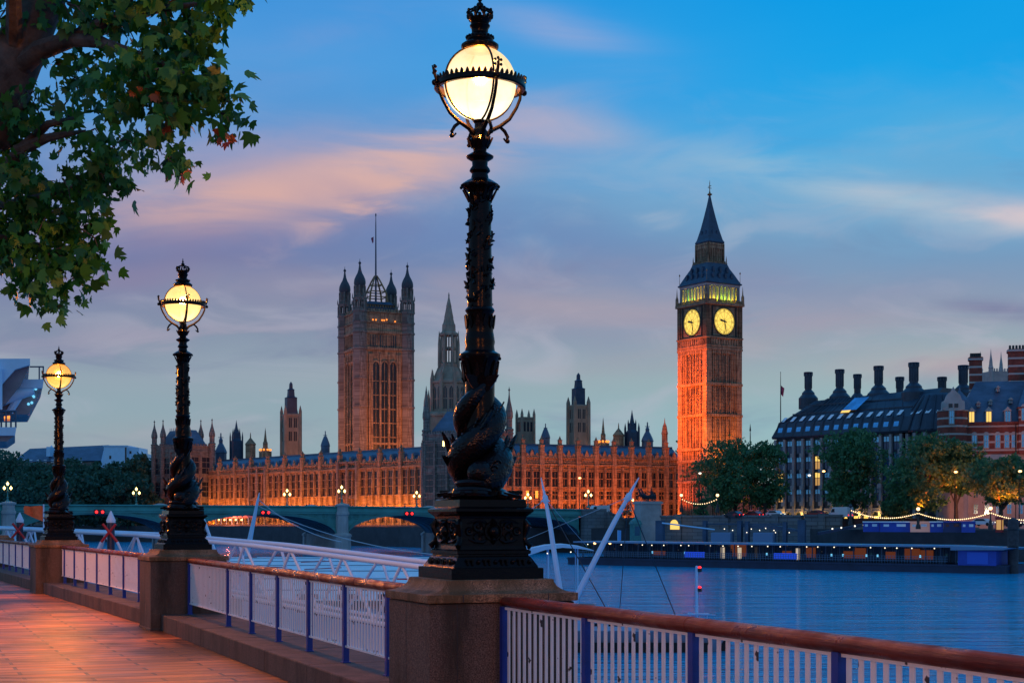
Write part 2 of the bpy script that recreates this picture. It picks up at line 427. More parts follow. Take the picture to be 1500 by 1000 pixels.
# weathered Gothic masonry: shade of panelling grooves painted as dark streaks, coursed blocks
def masonry(name, c1, c2, groove_shade):
    m = mat(name, c1, 0.88)
    t, b, N, L = nodes(m)
    tcn = N('ShaderNodeTexCoord'); sp = N('ShaderNodeSeparateXYZ'); L(tcn.outputs['Object'], sp.inputs[0])
    ad = N('ShaderNodeMath', operation='ADD'); L(sp.outputs[0], ad.inputs[0]); L(sp.outputs[1], ad.inputs[1])
    def noise(sx, sz, scale, det):
        cb = N('ShaderNodeCombineXYZ'); L(ad.outputs[0], cb.inputs[0]); L(sp.outputs[2], cb.inputs[1])
        mp = N('ShaderNodeMapping'); mp.inputs['Scale'].default_value = (sx, sz, 1); L(cb.outputs[0], mp.inputs[0])
        n = N('ShaderNodeTexNoise'); n.inputs['Scale'].default_value = scale; n.inputs['Detail'].default_value = det; n.inputs['Roughness'].default_value = 0.7
        L(mp.outputs[0], n.inputs['Vector']); return n.outputs['Fac']
    r1 = ramp(N('ShaderNodeValToRGB'), [(0.3, c2), (0.68, c1)]); L(noise(1, 1, 0.22, 6), r1.inputs[0])
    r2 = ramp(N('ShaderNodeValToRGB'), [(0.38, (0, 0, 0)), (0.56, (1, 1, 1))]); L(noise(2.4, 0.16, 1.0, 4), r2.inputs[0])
    mx = N('ShaderNodeMix', data_type='RGBA'); L(r2.outputs[0], mx.inputs[0]); mx.inputs[6].default_value = (*groove_shade, 1); L(r1.outputs[0], mx.inputs[7])
    r3 = ramp(N('ShaderNodeValToRGB'), [(0.40, (0.45, 0.42, 0.40)), (0.55, (1, 1, 1))]); L(noise(0.35, 2.2, 0.9, 3), r3.inputs[0])
    m2 = N('ShaderNodeMix', data_type='RGBA', blend_type='MULTIPLY'); m2.inputs[0].default_value = 0.7; L(mx.outputs[2], m2.inputs[6]); L(r3.outputs[0], m2.inputs[7])
    L(m2.outputs[2], b.inputs['Base Color'])
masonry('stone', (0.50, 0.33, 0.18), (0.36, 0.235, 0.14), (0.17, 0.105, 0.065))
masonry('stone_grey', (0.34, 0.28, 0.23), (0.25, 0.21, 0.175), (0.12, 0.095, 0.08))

# red brick with stone bands
m = mat('banded_brick', (0.24, 0.05, 0.03), 0.85)
t, b, N, L = nodes(m)
tcn = N('ShaderNodeTexCoord'); sp = N('ShaderNodeSeparateXYZ'); L(tcn.outputs['Object'], sp.inputs[0])
fr = N('ShaderNodeMath', operation='FRACT'); dv = N('ShaderNodeMath', operation='DIVIDE'); dv.inputs[1].default_value = 1.75
L(sp.outputs[2], dv.inputs[0]); L(dv.outputs[0], fr.inputs[0])
gt = N('ShaderNodeMath', operation='GREATER_THAN'); gt.inputs[1].default_value = 0.77; L(fr.outputs[0], gt.inputs[0])
n1 = N('ShaderNodeTexNoise'); n1.inputs['Scale'].default_value = 0.8; n1.inputs['Detail'].default_value = 6; L(tcn.outputs['Object'], n1.inputs['Vector'])
r1 = ramp(N('ShaderNodeValToRGB'), [(0.3, (0.15, 0.03, 0.02)), (0.7, (0.29, 0.065, 0.04))]); L(n1.outputs['Fac'], r1.inputs[0])
mx = N('ShaderNodeMix', data_type='RGBA'); mx.inputs[7].default_value = (0.46, 0.40, 0.36, 1)
L(gt.outputs[0], mx.inputs[0]); L(r1.outputs[0], mx.inputs[6]); L(mx.outputs[2], b.inputs['Base Color'])

# river wall: dry stone above, weed below the tide line
def tidewall(name, top, line):
    m = mat(name, top, 0.85)
    t, b, N, L = nodes(m)
    tcn = N('ShaderNodeTexCoord'); sp = N('ShaderNodeSeparateXYZ'); L(tcn.outputs['Object'], sp.inputs[0])
    n1 = N('ShaderNodeTexNoise'); n1.inputs['Scale'].default_value = 0.35; n1.inputs['Detail'].default_value = 7; L(tcn.outputs['Object'], n1.inputs['Vector'])
    ad = N('ShaderNodeMath', operation='MULTIPLY_ADD'); ad.inputs[1].default_value = 3.0; L(n1.outputs['Fac'], ad.inputs[0]); L(sp.outputs[2], ad.inputs[2])
    r = N('ShaderNodeMapRange'); r.inputs['From Min'].default_value = line + 1.0; r.inputs['From Max'].default_value = line + 2.2; L(ad.outputs[0], r.inputs['Value'])
    br = N('ShaderNodeTexBrick'); br.inputs['Scale'].default_value = 1.0; br.inputs['Brick Width'].default_value = 2.2; br.inputs['Row Height'].default_value = 0.8; br.inputs['Mortar Size'].default_value = 0.05
    br.inputs['Color1'].default_value = (*top, 1); br.inputs['Color2'].default_value = (*[c * 0.72 for c in top], 1); br.inputs['Mortar'].default_value = (*[c * 0.4 for c in top], 1)
    mpb = N('ShaderNodeMapping'); mpb.inputs['Rotation'].default_value = (R(90), 0, 0); L(tcn.outputs['Object'], mpb.inputs[0]); L(mpb.outputs[0], br.inputs['Vector'])
    mx = N('ShaderNodeMix', data_type='RGBA'); mx.inputs[6].default_value = (0.030, 0.045, 0.014, 1)
    L(r.outputs[0], mx.inputs[0]); L(br.outputs[0], mx.inputs[7]); L(mx.outputs[2], b.inputs['Base Color'])
tidewall('river_wall_stone', (0.20, 0.20, 0.20), -3.6)
tidewall('terrace_stone', (0.20, 0.19, 0.17), -3.4)

# frosted lamp globe: milky, brightest round the burner
def globemat(name, c0, c1, c2):
    m = bpy.data.materials.new(name); m.use_nodes = True; M[name] = m
    t = m.node_tree; t.nodes.clear()
    N = lambda k, **kw: setn(t.nodes.new(k), kw); L = t.links.new
    tcn = N('ShaderNodeTexCoord')
    ds = N('ShaderNodeVectorMath', operation='DISTANCE'); ds.inputs[1].default_value = (0.0, 0.0, -0.13)
    L(tcn.outputs['Object'], ds.inputs[0])
    nz = N('ShaderNodeTexNoise'); nz.inputs['Scale'].default_value = 5; nz.inputs['Detail'].default_value = 5; L(tcn.outputs['Object'], nz.inputs['Vector'])
    ad = N('ShaderNodeMath', operation='MULTIPLY_ADD'); ad.inputs[1].default_value = 0.30; L(nz.outputs['Fac'], ad.inputs[0]); L(ds.outputs['Value'], ad.inputs[2])
    r = ramp(N('ShaderNodeValToRGB'), [(0.24, c0), (0.38, c1), (0.55, c2)]); L(ad.outputs[0], r.inputs[0])
    em = N('ShaderNodeEmission'); L(r.outputs[0], em.inputs[0]); em.inputs[1].default_value = 1.0
    tr = N('ShaderNodeBsdfTransparent'); tr.inputs[0].default_value = (1, 0.9, 0.75, 1)
    gl = N('ShaderNodeBsdfGlossy'); gl.inputs['Roughness'].default_value = 0.15; gl.inputs['Color'].default_value = (0.06, 0.06, 0.06, 1)
    a1 = N('ShaderNodeMixShader'); a1.inputs[0].default_value = 0.32; L(em.outputs[0], a1.inputs[1]); L(tr.outputs[0], a1.inputs[2])
    a2 = N('ShaderNodeAddShader'); L(a1.outputs[0], a2.inputs[0]); L(gl.outputs[0], a2.inputs[1])
    o = N('ShaderNodeOutputMaterial'); L(a2.outputs[0], o.inputs[0])
globemat('globe_glass', (2.1, 1.95, 1.5), (1.6, 1.42, 0.92), (1.12, 0.86, 0.42))
globemat('globe_glass_warm', (2.1, 1.8, 1.0), (1.55, 1.1, 0.42), (1.4, 0.86, 0.26))
globemat('globe_glass_amber', (2.0, 1.3, 0.42), (1.35, 0.72, 0.13), (1.15, 0.46, 0.06))

# ---------------------------------------------------------------- mesh helpers
class MB:
    def __init__(s):
        s.v = []; s.f = []; s.m = []; s.cur = 0; s.T = Matrix.Identity(4); s.sm = []; s.smooth = False
    def add(s, vs, fs):
        o = len(s.v)
        s.v += [tuple(s.T @ Vector(p)) for p in vs]
        for f in fs:
            s.f.append(tuple(i + o for i in f)); s.m.append(s.cur); s.sm.append(s.smooth)
        return s
    def box(s, x0, x1, y0, y1, z0, z1):
        v = [(x, y, z) for z in (z0, z1) for y in (y0, y1) for x in (x0, x1)]
        return s.add(v, [(0, 2, 3, 1), (4, 5, 7, 6), (0, 1, 5, 4), (2, 6, 7, 3), (0, 4, 6, 2), (1, 3, 7, 5)])
    def loft(s, rings, cap=True, closed=True):
        n = len(rings[0]); v = [p for r in rings for p in r]; f = []
        for i in range(len(rings) - 1):
            for j in range(n if closed else n - 1):
                k = (j + 1) % n
                f.append((i * n + j, i * n + k, (i + 1) * n + k, (i + 1) * n + j))
        if cap:
            f.append(tuple(range(n - 1, -1, -1))); f.append(tuple((len(rings) - 1) * n + j for j in range(n)))
        return s.add(v, f)
    def lathe(s, prof, n=16, c=(0, 0, 0), rot=0.0, sx=1, sy=1):
        rings = [[(c[0] + r * math.cos(rot + 2 * PI * j / n) * sx, c[1] + r * math.sin(rot + 2 * PI * j / n) * sy, c[2] + z) for j in range(n)] for r, z in prof]
        return s.loft(rings)
    def square(s, prof, c=(0, 0, 0), ax=1.0, ay=1.0):      # stack of squares: (half side, z)
        rings = [[(c[0] + x * h * ax, c[1] + y * h * ay, c[2] + z) for x, y in ((-1, -1), (1, -1), (1, 1), (-1, 1))] for h, z in prof]
        return s.loft(rings)
    def tube(s, pts, rad, n=8):
        pts = [Vector(p) for p in pts]
        if not isinstance(rad, (list, tuple)): rad = [rad] * len(pts)
        rings = []; prev = None
        for i, p in enumerate(pts):
            d = (pts[min(i + 1, len(pts) - 1)] - pts[max(i - 1, 0)]).normalized()
            if prev is None:
                a = Vector((0, 0, 1)) if abs(d.z) < 0.9 else Vector((1, 0, 0))
                u = d.cross(a).normalized()
            else:
                u = (prev - d * prev.dot(d)).normalized()
            prev = u; w = d.cross(u)
            rings.append([tuple(p + (u * math.cos(2 * PI * j / n) + w * math.sin(2 * PI * j / n)) * rad[i]) for j in range(n)])
        return s.loft(rings)
    def ball(s, c, r, n=10, k=6, sz=1.0, sx=1.0, sy=1.0):
        prof = [(max(1e-4, r * math.sin(PI * i / k)), -r * math.cos(PI * i / k) * sz) for i in range(k + 1)]
        return s.lathe(prof, n, c, 0, sx, sy)
    def torus(s, c, R0, r, n=24, k=6, T=None):
        rings = []
        for i in range(n):
            a = 2 * PI * i / n
            ring = []
            for j in range(k):
                b = 2 * PI * j / k
                p = Vector(((R0 + r * math.cos(b)) * math.cos(a), (R0 + r * math.cos(b)) * math.sin(a), r * math.sin(b)))
                if T is not None: p = T @ p
                ring.append(tuple(p + Vector(c)))
            rings.append(ring)
        rings.append(rings[0])
        return s.loft(rings, cap=False)
    def prism(s, poly, y0, y1):           # polygon in x,z extruded along y
        n = len(poly)
        v = [(x, y0, z) for x, z in poly] + [(x, y1, z) for x, z in poly]
        f = [tuple(range(n)), tuple(range(2 * n - 1, n - 1, -1))]
        f += [(i, n + i, n + (i + 1) % n, (i + 1) % n) for i in range(n)]
        return s.add(v, f)
    def slab(s, poly, z0, z1):            # polygon in x,y extruded along z
        n = len(poly)
        v = [(x, y, z0) for x, y in poly] + [(x, y, z1) for x, y in poly]
        f = [tuple(range(n - 1, -1, -1)), tuple(range(n, 2 * n))]
        f += [(i, (i + 1) % n, n + (i + 1) % n, n + i) for i in range(n)]
        return s.add(v, f)
    def build(s, name, mats, parent=None, loc=None, rotz=0.0, sharp=40):
        me = bpy.data.meshes.new(name)
        me.from_pydata(s.v, [], s.f)
        if not isinstance(mats, (list, tuple)): mats = [mats]
        for m in mats: me.materials.append(M[m])
        me.polygons.foreach_set('material_index', s.m)
        me.polygons.foreach_set('use_smooth', s.sm)
        if any(s.sm): me.set_sharp_from_angle(angle=R(sharp))
        me.update()
        o = bpy.data.objects.new(name, me)
        C.objects.link(o)
        if parent is not None: o.parent = parent
        if loc is not None: o.location = loc
        o.rotation_euler = (0, 0, rotz)
        return o
def mb(smooth=False):
    m = MB(); m.smooth = smooth; return m
def tag(o, label, cat, group=None):
    o['label'] = label; o['category'] = cat
    if group: o['group'] = group
    return o
def struct(o):
    o['kind'] = 'structure'; return o
def thing(name, label, cat, loc=(0, 0, 0), rotz=0.0, group=None):
    o = bpy.data.objects.new(name, None); C.objects.link(o)
    o.empty_display_size = 0.3
    o.location = loc; o.rotation_euler = (0, 0, rotz)
    return tag(o, label, cat, group)
def copy_part(o, loc, rotz=None, parent=None):
    c = o.copy(); C.objects.link(c); c.parent = parent or o.parent; c.location = loc
    if rotz is not None: c.rotation_euler = (0, 0, rotz)
    return c
KIDS = {}
def dup(root, loc, rotz, label, scale=None):
    kids = {}
    for o in C.objects:
        if o.parent: kids.setdefault(o.parent.name, []).append(o)
    def rec(o, parent):
        c = o.copy(); C.objects.link(c)
        if parent: c.parent = parent
        for k in kids.get(o.name, []): rec(k, c)
        return c
    r = rec(root, None)
    r.location = loc; r.rotation_euler = (0, 0, rotz); r['label'] = label
    if scale: r.scale = (scale,) * 3
    return r
def light(name, kind, loc, col, power, size=0.1, parent=None, direction=None, size_y=None, spot=None):
    d = bpy.data.lights.new(name, kind)
    d.color = col; d.energy = power
    if kind == 'AREA':
        d.size = size
        if size_y: d.shape = 'RECTANGLE'; d.size_y = size_y
    else:
        d.shadow_soft_size = size
    if spot: d.spot_size = R(spot); d.spot_blend = 0.6
    o = bpy.data.objects.new(name, d); C.objects.link(o); o.location = loc
    if parent: o.parent = parent
    if direction is not None:
        o.rotation_euler = Vector(direction).to_track_quat('-Z', 'Y').to_euler()
    return o

# ---------------------------------------------------------------- ground, kerb, water
LA = [Vector((4.73, 0.0, 0)), Vector((-0.25, 11.7, 0)), Vector((-5.15, 23.5, 0)), Vector((-10.62, 35.2, 0)), Vector((-16.4, 47.4, 0))]  # pedestal centres
E0 = (LA[1] - LA[0]).normalized()
line = [LA[0] - E0 * 40] + LA + [LA[4] + (LA[4] - LA[3]).normalized() * 13 * k for k in (1, 2, 4, 8, 16, 30)]
def offset(pts, d):            # positive = towards the promenade (left of travel)
    out = []
    for i, p in enumerate(pts):
        t = (pts[min(i + 1, len(pts) - 1)] - pts[max(i - 1, 0)]).normalized()
        out.append(p + Vector((-t.y, t.x, 0)) * d)
    return out
inner = offset(line, 0.42); outer = offset(line, -0.55)
far_in = offset(line, 60)
b_ = mb()
for i in range(len(line) - 1):
    q = [inner[i], inner[i + 1], far_in[i + 1], far_in[i]]
    b_.add([tuple(p) for p in q], [(0, 1, 2, 3)])
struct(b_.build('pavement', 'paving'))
b_ = mb()
for i in range(len(line) - 1):
    a, c, d, e = inner[i], inner[i + 1], outer[i + 1], outer[i]
    n = max(1, int((c - a).length / 1.6)) if (c - a).length < 15 else 1
    for k in range(n):
        g = 0.004
        t0, t1 = k / n + g / n, (k + 1) / n - g / n
        p = [a.lerp(c, t0), a.lerp(c, t1), e.lerp(d, t1), e.lerp(d, t0)]
        ins = 0.012
        lo = [(x.x, x.y, -0.3) for x in p]; mid = [(x.x, x.y, 0.228) for x in p]
        cen = sum(p, Vector()) / 4
        top = [tuple(x + (cen - x).normalized() * ins + Vector((0, 0, 0.24))) for x in p]
        b_.loft([lo[::-1], mid[::-1], top[::-1]])
struct(b_.build('kerb', 'granite_kerb'))
b_ = mb()
w0, w1 = offset(line, -0.5), offset(line, 2.0)
for i in range(len(line) - 1):
    p = [w0[i], w0[i + 1], w1[i + 1], w1[i]]
    b_.loft([[(x.x, x.y, WATER - 2) for x in p][::-1], [(x.x, x.y, -0.31) for x in p][::-1]])
tag(b_.build('embankment_wall', 'river_wall_stone'), 'stone river wall dropping to the water below the near promenade kerb', 'wall')
b_ = mb(); b_.add([(-2500, -600, WATER), (2500, -600, WATER), (2500, 3500, WATER), (-2500, 3500, WATER)], [(0, 1, 2, 3)])
struct(b_.build('river', 'water'))

# ---------------------------------------------------------------- pedestals
def make_pedestal(loc, rotz, label):
    t = thing('granite_pedestal', label, 'pedestal', loc, rotz, 'granite pedestals under the lamps')
    W, D = 0.585, 0.475      # half sizes: across the rail, along the rail
    s = mb()
    def rect(hx, hy, z): return [(-hx, -hy, z), (hx, -hy, z), (hx, hy, z), (-hx, hy, z)]
    s.loft([rect(W + .01, D + .01, -0.35), rect(W + .01, D + .01, 0.02), rect(W, D, 0.03), rect(W, D, 1.046), rect(W - .012, D - .012, 1.052)])
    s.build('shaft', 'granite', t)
    c = mb(True)
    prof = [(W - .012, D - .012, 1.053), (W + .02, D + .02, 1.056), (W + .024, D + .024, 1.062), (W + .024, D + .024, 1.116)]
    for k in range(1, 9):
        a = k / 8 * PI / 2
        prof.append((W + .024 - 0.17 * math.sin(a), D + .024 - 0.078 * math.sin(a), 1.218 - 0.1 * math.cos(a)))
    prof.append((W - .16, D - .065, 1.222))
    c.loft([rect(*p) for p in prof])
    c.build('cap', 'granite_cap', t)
    j = mb()
    for x in (-0.33, 0.36):
        j.box(x - .004, x + .004, -D - .0256, -D - .02, 1.06, 1.116)
    j.box(-0.372, -0.366, -D - .0016, -D + .01, -0.1, 1.05)
    j.box(-W - .0016, -W + .01, 0.06, 0.066, 0.03, 1.05)
    j.build('joint', 'iron_plain', t)
    return t

# ---------------------------------------------------------------- dolphin lamp
S = 1 / 188.0
def ly(y): return (848 - y) * S          # photo height -> metres above the pedestal
def leaf_fin(s, base, tip, side, w, th=0.012):
    base, tip, side = Vector(base), Vector(tip), Vector(side)
    d = tip - base
    nrm = d.cross(side).normalized() * th
    pts = [base, base + d * .35 + side * w, base + d * .75 + side * w * .55, tip, base + d * .7 - side * w * .55, base + d * .3 - side * w]
    s.add([tuple(p + nrm) for p in pts] + [tuple(p - nrm) for p in pts],
          [(0, 1, 2, 3, 4, 5), (11, 10, 9, 8, 7, 6)] + [(i, i + 6, (i + 1) % 6 + 6, (i + 1) % 6) for i in range(6)])
def make_lamp(label):
    t = thing('dolphin_lamp', label, 'street lamp', (0, 0, 0), 0, 'cast iron dolphin lamps along the promenade')
    # base
    s = mb()
    s.square([(.375, 0), (.375, .082), (.345, .086), (.342, .095), (.30, .165), (.288, .172), (.288, .185), (.302, .19), (.302, .212), (.285, .222)])
    s.square([(.278, .221), (.272, .25), (.272, .455), (.278, .475), (.300, .495), (.318, .512), (.318, .53), (.30, .54), (.275, .548), (.272, .60), (.262, .606)])
    s.build('base', 'iron', t)
    o = mb(True)
    for k in range(4):
        o.T = Matrix.Rotation(k * PI / 2, 4, 'Z')
        y = -.272
        X90 = Matrix.Rotation(PI / 2, 4, 'X')
        o.ball((0, y - .01, .36), .045, 10, 6)
        o.torus((0, y - .004, .36), .066, .011, 18, 6, X90)
        for sg in (-1, 1):
            o.torus((sg * .125, y - .003, .395), .032, .012, 14, 5, X90)
            o.torus((sg * .13, y - .003, .315), .026, .011, 14, 5, X90)
            o.torus((sg * .195, y - .003, .36), .024, .012, 14, 5, X90)
            o.ball((sg * .195, y - .004, .36), .012, 8, 5); o.ball((sg * .125, y - .006, .395), .014, 8, 5)
            o.tube([(sg * .05, y, .30), (sg * .09, y - .012, .275), (sg * .15, y - .008, .28), (sg * .2, y, .30)], [.008, .014, .012, .006], 6)
            o.tube([(sg * .05, y, .415), (sg * .08, y - .012, .438), (sg * .14, y - .008, .44), (sg * .21, y, .42)], [.008, .014, .012, .006], 6)
            for q in range(5):
                leaf_fin(o, (sg * .07, y, .36), (sg * (.07 + .05 * math.cos(q - 2)), y - .018, .36 + .055 * math.sin((q - 2) * .8)), (0, 0, .3), .05, .005)
        o.tube([(0, y, .40), (0, y - .018, .425), (0, y, .45)], [.02, .028, .01], 7)
        o.tube([(0, y, .32), (0, y - .018, .295), (0, y, .265)], [.02, .026, .01], 7)
        for q in range(4):      # stamped motif on the sloping plinth
            x = -.21 + q * .14
            zz = .13; yy = -.325
            o.box(x - .034, x + .034, yy - .008, yy + .006, zz + .012, zz + .024)
            o.box(x - .026, x - .012, yy - .02, yy - .002, zz - .022, zz + .012)
            o.box(x + .012, x + .026, yy - .02, yy - .002, zz - .022, zz + .012)
            o.ball((x + .07, yy - .004, zz), .018, 8, 5)
        # corner scroll
        o.T = Matrix.Rotation(k * PI / 2 + PI / 4, 4, 'Z')
        o.tube([(0, -.375, .45), (0, -.40, .41), (0, -.385, .36), (0, -.372, .32), (0, -.385, .28), (0, -.42, .25), (0, -.405, .225)], [.014, .028, .024, .018, .02, .026, .012], 8)
    o.T = Matrix.Identity(4)
    o.build('base_ornament', 'iron', t)
    # two dolphins, heads down, bodies wound round the shaft
    for k in range(2):
        f = mb(True)
        ph = k * PI + R(-128)
        pts = []; rad = []
        n = 46
        for i in range(n + 1):
            u = i / n
            a = ph + u * R(400)
            if u < .16:
                q = u / .16
                z = .665 + .165 * q; rr = .20 - .07 * q
            else:
                q = (u - .16) / .84
                z = .84 + .66 * q ** 1.1; rr = .13 - .01 * q - .02 * q * q
            prof = [(0, .03), (.025, .085), (.07, .125), (.13, .138), (.2, .140), (.32, .132), (.45, .122), (.6, .108), (.75, .090), (.9, .058), (1, .03)]
            for (u0, r0), (u1, r1) in zip(prof, prof[1:]):
                if u0 <= u <= u1:
                    r = r0 + (r1 - r0) * (u - u0) / (u1 - u0); break
            pts.append(Vector((rr * math.cos(a), rr * math.sin(a), z))); rad.append(r)
        f.tube(pts, rad, 14)
        def at(u): return pts[int(u * n)], rad[int(u * n)]
        # dorsal fin along the back
        for u in (.2, .25, .3, .35, .4, .46, .52, .58, .64):
            p, r = at(u); out = Vector((p.x, p.y, 0)).normalized(); tg = (pts[int(u * n) + 1] - p).normalized()
            up = (out * .55 + Vector((0, 0, .85))).normalized()
            leaf_fin(f, p + up * r * .88, p + up * (r * 1.0 + .055) + tg * .055, tg, .03, .006)
        # side fins
        for u, sg in ((.30, 1), (.30, -1), (.5, -1)):
            p, r = at(u); out = Vector((p.x, p.y, 0)).normalized(); tg = (pts[int(u * n) + 1] - p).normalized()
            sd = (out * .8 + Vector((0, 0, -.4 * sg))).normalized()
            leaf_fin(f, p + sd * r * .8, p + sd * (r + .07) + tg * .10 + Vector((0, 0, .05)), tg, .045, .008)
        # brow, eyes and rolled lips
        p, r = at(.12); out = Vector((p.x, p.y, 0)).normalized(); tg = (pts[int(.12 * n) + 1] - p).normalized()
        sd = tg.cross(Vector((0, 0, 1))).normalized()
        for sg in (-1, 1):
            f.ball(p + out * r * .72 + Vector((0, 0, .075)) + tg * .03 * sg, .028, 10, 6)
            f.torus(p + out * r * .75 + Vector((0, 0, .078)) + tg * .03 * sg, .034, .009, 12, 5, Matrix.Rotation(1.0, 3, out.cross(Vector((0, 0, 1)))))
        fh = pts[int(.06 * n)]; fo = Vector((fh.x, fh.y, 0)).normalized()
        f.ball(fh + fo * .03 + Vector((0, 0, .10)), .105, 14, 9, .9)
        hp = pts[0]; ho = Vector((hp.x, hp.y, 0)).normalized()
        hs = ho.cross(Vector((0, 0, 1)))
        for zz, w in ((.05, .13), (-.005, .15), (-.03, .16)):
            arc = []
            for q in range(9):
                b = (q / 8 - .5) * PI * .95
                arc.append(hp + ho * (w * .7 * math.cos(b) - .02) + hs * (w * math.sin(b)) + Vector((0, 0, zz + .015 * math.cos(b))))
            f.tube(arc, [.012, .022, .028, .03, .032, .03, .028, .022, .012], 8)
        f.build('dolphin', 'iron_scaled', t)
        # flukes spread at the top
        g = mb(True)
        p, r = at(.97)
        out = Vector((p.x, p.y, 0)).normalized(); sd = out.cross(Vector((0, 0, 1)))
        for a2 in (-1, 1):
            leaf_fin(g, p, p + out * .06 + sd * .13 * a2 + Vector((0, 0, .10)), Vector((0, 0, 1)) - sd * a2 * .4, .05, .012)
        leaf_fin(g, p, p + out * .05 + Vector((0, 0, .12)), sd, .04, .012)
        g.build('tail_fluke', 'iron', t)
    # leafy skirt under the dolphins
    w = mb(True)
    w.lathe([(.25, .60), (.26, .62), (.24, .66), (.16, .70), (.12, .80)], 20)
    rg = random.Random(3)
    for k in range(26):
        a = 2 * PI * k / 26 + rg.uniform(-.1, .1)
        o_ = Vector((math.cos(a), math.sin(a), 0)); sd = Vector((-o_.y, o_.x, 0))
        r1 = .315 + rg.uniform(-.03, .035)
        leaf_fin(w, o_ * .20 + Vector((0, 0, .66)), o_ * r1 + Vector((0, 0, .615 + rg.uniform(0, .05))), sd, .055, .014)
    w.build('leaf_skirt', 'iron', t)
    # column
    c = mb(True)
    c.lathe([(.12, .78), (.115, 1.3), (.115, 1.48), (.12, 1.60), (.135, 1.66), (.155, 1.70), (.160, 1.712), (.160, 1.735), (.142, 1.745),
             (.118, 1.76), (.112, 1.80), (.118, 1.83), (.114, 1.86), (.108, 1.90)], 20)
    c.lathe([(.106, 1.895), (.102, 2.05), (.108, 2.06), (.116, 2.075), (.110, 2.09), (.098, 2.10), (.086, 2.9), (.079, 2.95), (.088, 2.96), (.082, 2.975), (.09, 3.0),
             (.118, 3.02), (.146, 3.035), (.150, 3.05), (.135, 3.062), (.10, 3.085), (.07, 3.10), (.062, 3.14), (.082, 3.16), (.078, 3.175), (.06, 3.20), (.062, 3.235), (.104, 3.262),
             (.108, 3.275), (.085, 3.29), (.05, 3.31), (.055, 3.34), (.082, 3.37), (.085, 3.40), (.06, 3.43), (.045, 3.45), (.040, 3.54)], 20)
    c.build('column', 'iron', t)
    v = mb(True)
    for k in range(210):        # ivy clinging about the shaft
        u = rg.random()
        z = 2.11 + u * .84
        turn = rg.randrange(2) * PI
        a = u * 2 * PI * 2.3 + turn + rg.gauss(0, .42)
        r0 = .098 - u * .014
        o_ = Vector((math.cos(a), math.sin(a), 0)); sd = Vector((-o_.y, o_.x, 0))
        p = o_ * r0 + Vector((0, 0, z))
        leaf_fin(v, p, p + o_ * rg.uniform(.004, .026) + sd * rg.uniform(-.05, .05) + Vector((0, 0, rg.uniform(-.03, .055))), sd * .5 + Vector((0, 0, .8)), rg.uniform(.012, .024), .006)
    v.build('ivy_ornament', 'iron', t)
    cols = [mb(True) for _ in range(4)]
    for k in range(12):         # acanthus ring under each collar
        a = 2 * PI * k / 12
        o_ = Vector((math.cos(a), math.sin(a), 0)); sd = Vector((-o_.y, o_.x, 0))
        for v, (z0, z1, r0, r1) in zip(cols, ((1.52, 1.68, .122, .148), (1.93, 2.04, .104, .118), (2.92, 3.02, .085, .135), (3.34, 3.42, .06, .10))):
            leaf_fin(v, o_ * r0 + Vector((0, 0, z0)), o_ * r1 + Vector((0, 0, z1)), sd, .019 if z0 < 2.5 else .015, .007)
        cols[2].ball(o_ * .148 + Vector((0, 0, 3.035)), .013, 6, 4)
        if k % 2: cols[0].ball(o_ * .155 + Vector((0, 0, 1.70)), .015, 6, 4)
    for v in cols: v.build('acanthus_collar', 'iron', t)
    # lantern
    gz = ly(126)
    g = mb(True); g.ball((0, 0, 0), .282, 40, 24)
    g.build('globe', 'globe_glass', t, (0, 0, gz))
    rg_ = mb(True)
    zr = ly(130); RR = .345
    rg_.lathe([(RR - .03, zr - .028), (RR, zr - .03), (RR + .012, zr - .02), (RR + .012, zr + .012), (RR, zr + .022), (RR - .03, zr + .02), (RR - .034, zr), (RR - .03, zr - .028)], 48)
    rg_.f = rg_.f[:-2]; rg_.m = rg_.m[:-2]; rg_.sm = rg_.sm[:-2]
    for k in range(48):
        a = 2 * PI * k / 48
        o_ = Vector((math.cos(a), math.sin(a), 0)); sd = Vector((-o_.y, o_.x, 0))
        leaf_fin(rg_, o_ * (RR - .004) + Vector((0, 0, zr + .01)), o_ * (RR + .004) + Vector((0, 0, zr + .056)), sd, .015, .006)
    for k in range(4):
        a = PI / 2 * k
        o_ = Vector((math.cos(a), math.sin(a), 0)); sd = Vector((-o_.y, o_.x, 0))
        rg_.ball(o_ * (RR + .03) + Vector((0, 0, zr - .01)), .024, 8, 6)
        rg_.tube([o_ * (RR + .01) + Vector((0, 0, zr)), o_ * (RR + .03) + Vector((0, 0, zr + .06)), o_ * (RR + .05) + Vector((0, 0, zr + .12))], [.012, .012, .004], 6)
        for q in (-1, 0, 1):
            for zz in (.07, .105):
                rg_.ball(o_ * (RR + .03) + sd * .024 * q + Vector((0, 0, zr + zz + .014 * (q == 0))), .0125, 6, 4)
    rg_.build('lantern_ring', 'iron', t)
    br = mb(True)
    for k in range(4):
        a = PI / 2 * k
        o_ = Vector((math.cos(a), math.sin(a), 0))
        def pt(r, y): return o_ * r + Vector((0, 0, ly(y)))
        br.tube([pt(RR, 132), pt(RR - .006, 142), pt(RR - .035, 155), pt(.25, 173), pt(.17, 185), pt(.09, 193), pt(.05, 203), pt(.045, 212)], [.012, .013, .013, .014, .016, .018, .018, .014], 8)
        br.tube([pt(.17, 186), pt(.21, 192), pt(.235, 200), pt(.22, 207), pt(.20, 202)], [.012, .014, .014, .012, .008], 7)
        br.ball(pt(.235, 206), .018, 7, 5)
        # ribs hugging the globe
        br.tube([o_ * (.288 * math.cos(b)) + Vector((0, 0, gz + .288 * math.sin(b))) for b in np.linspace(R(-80), R(64), 15)], .009, 6)
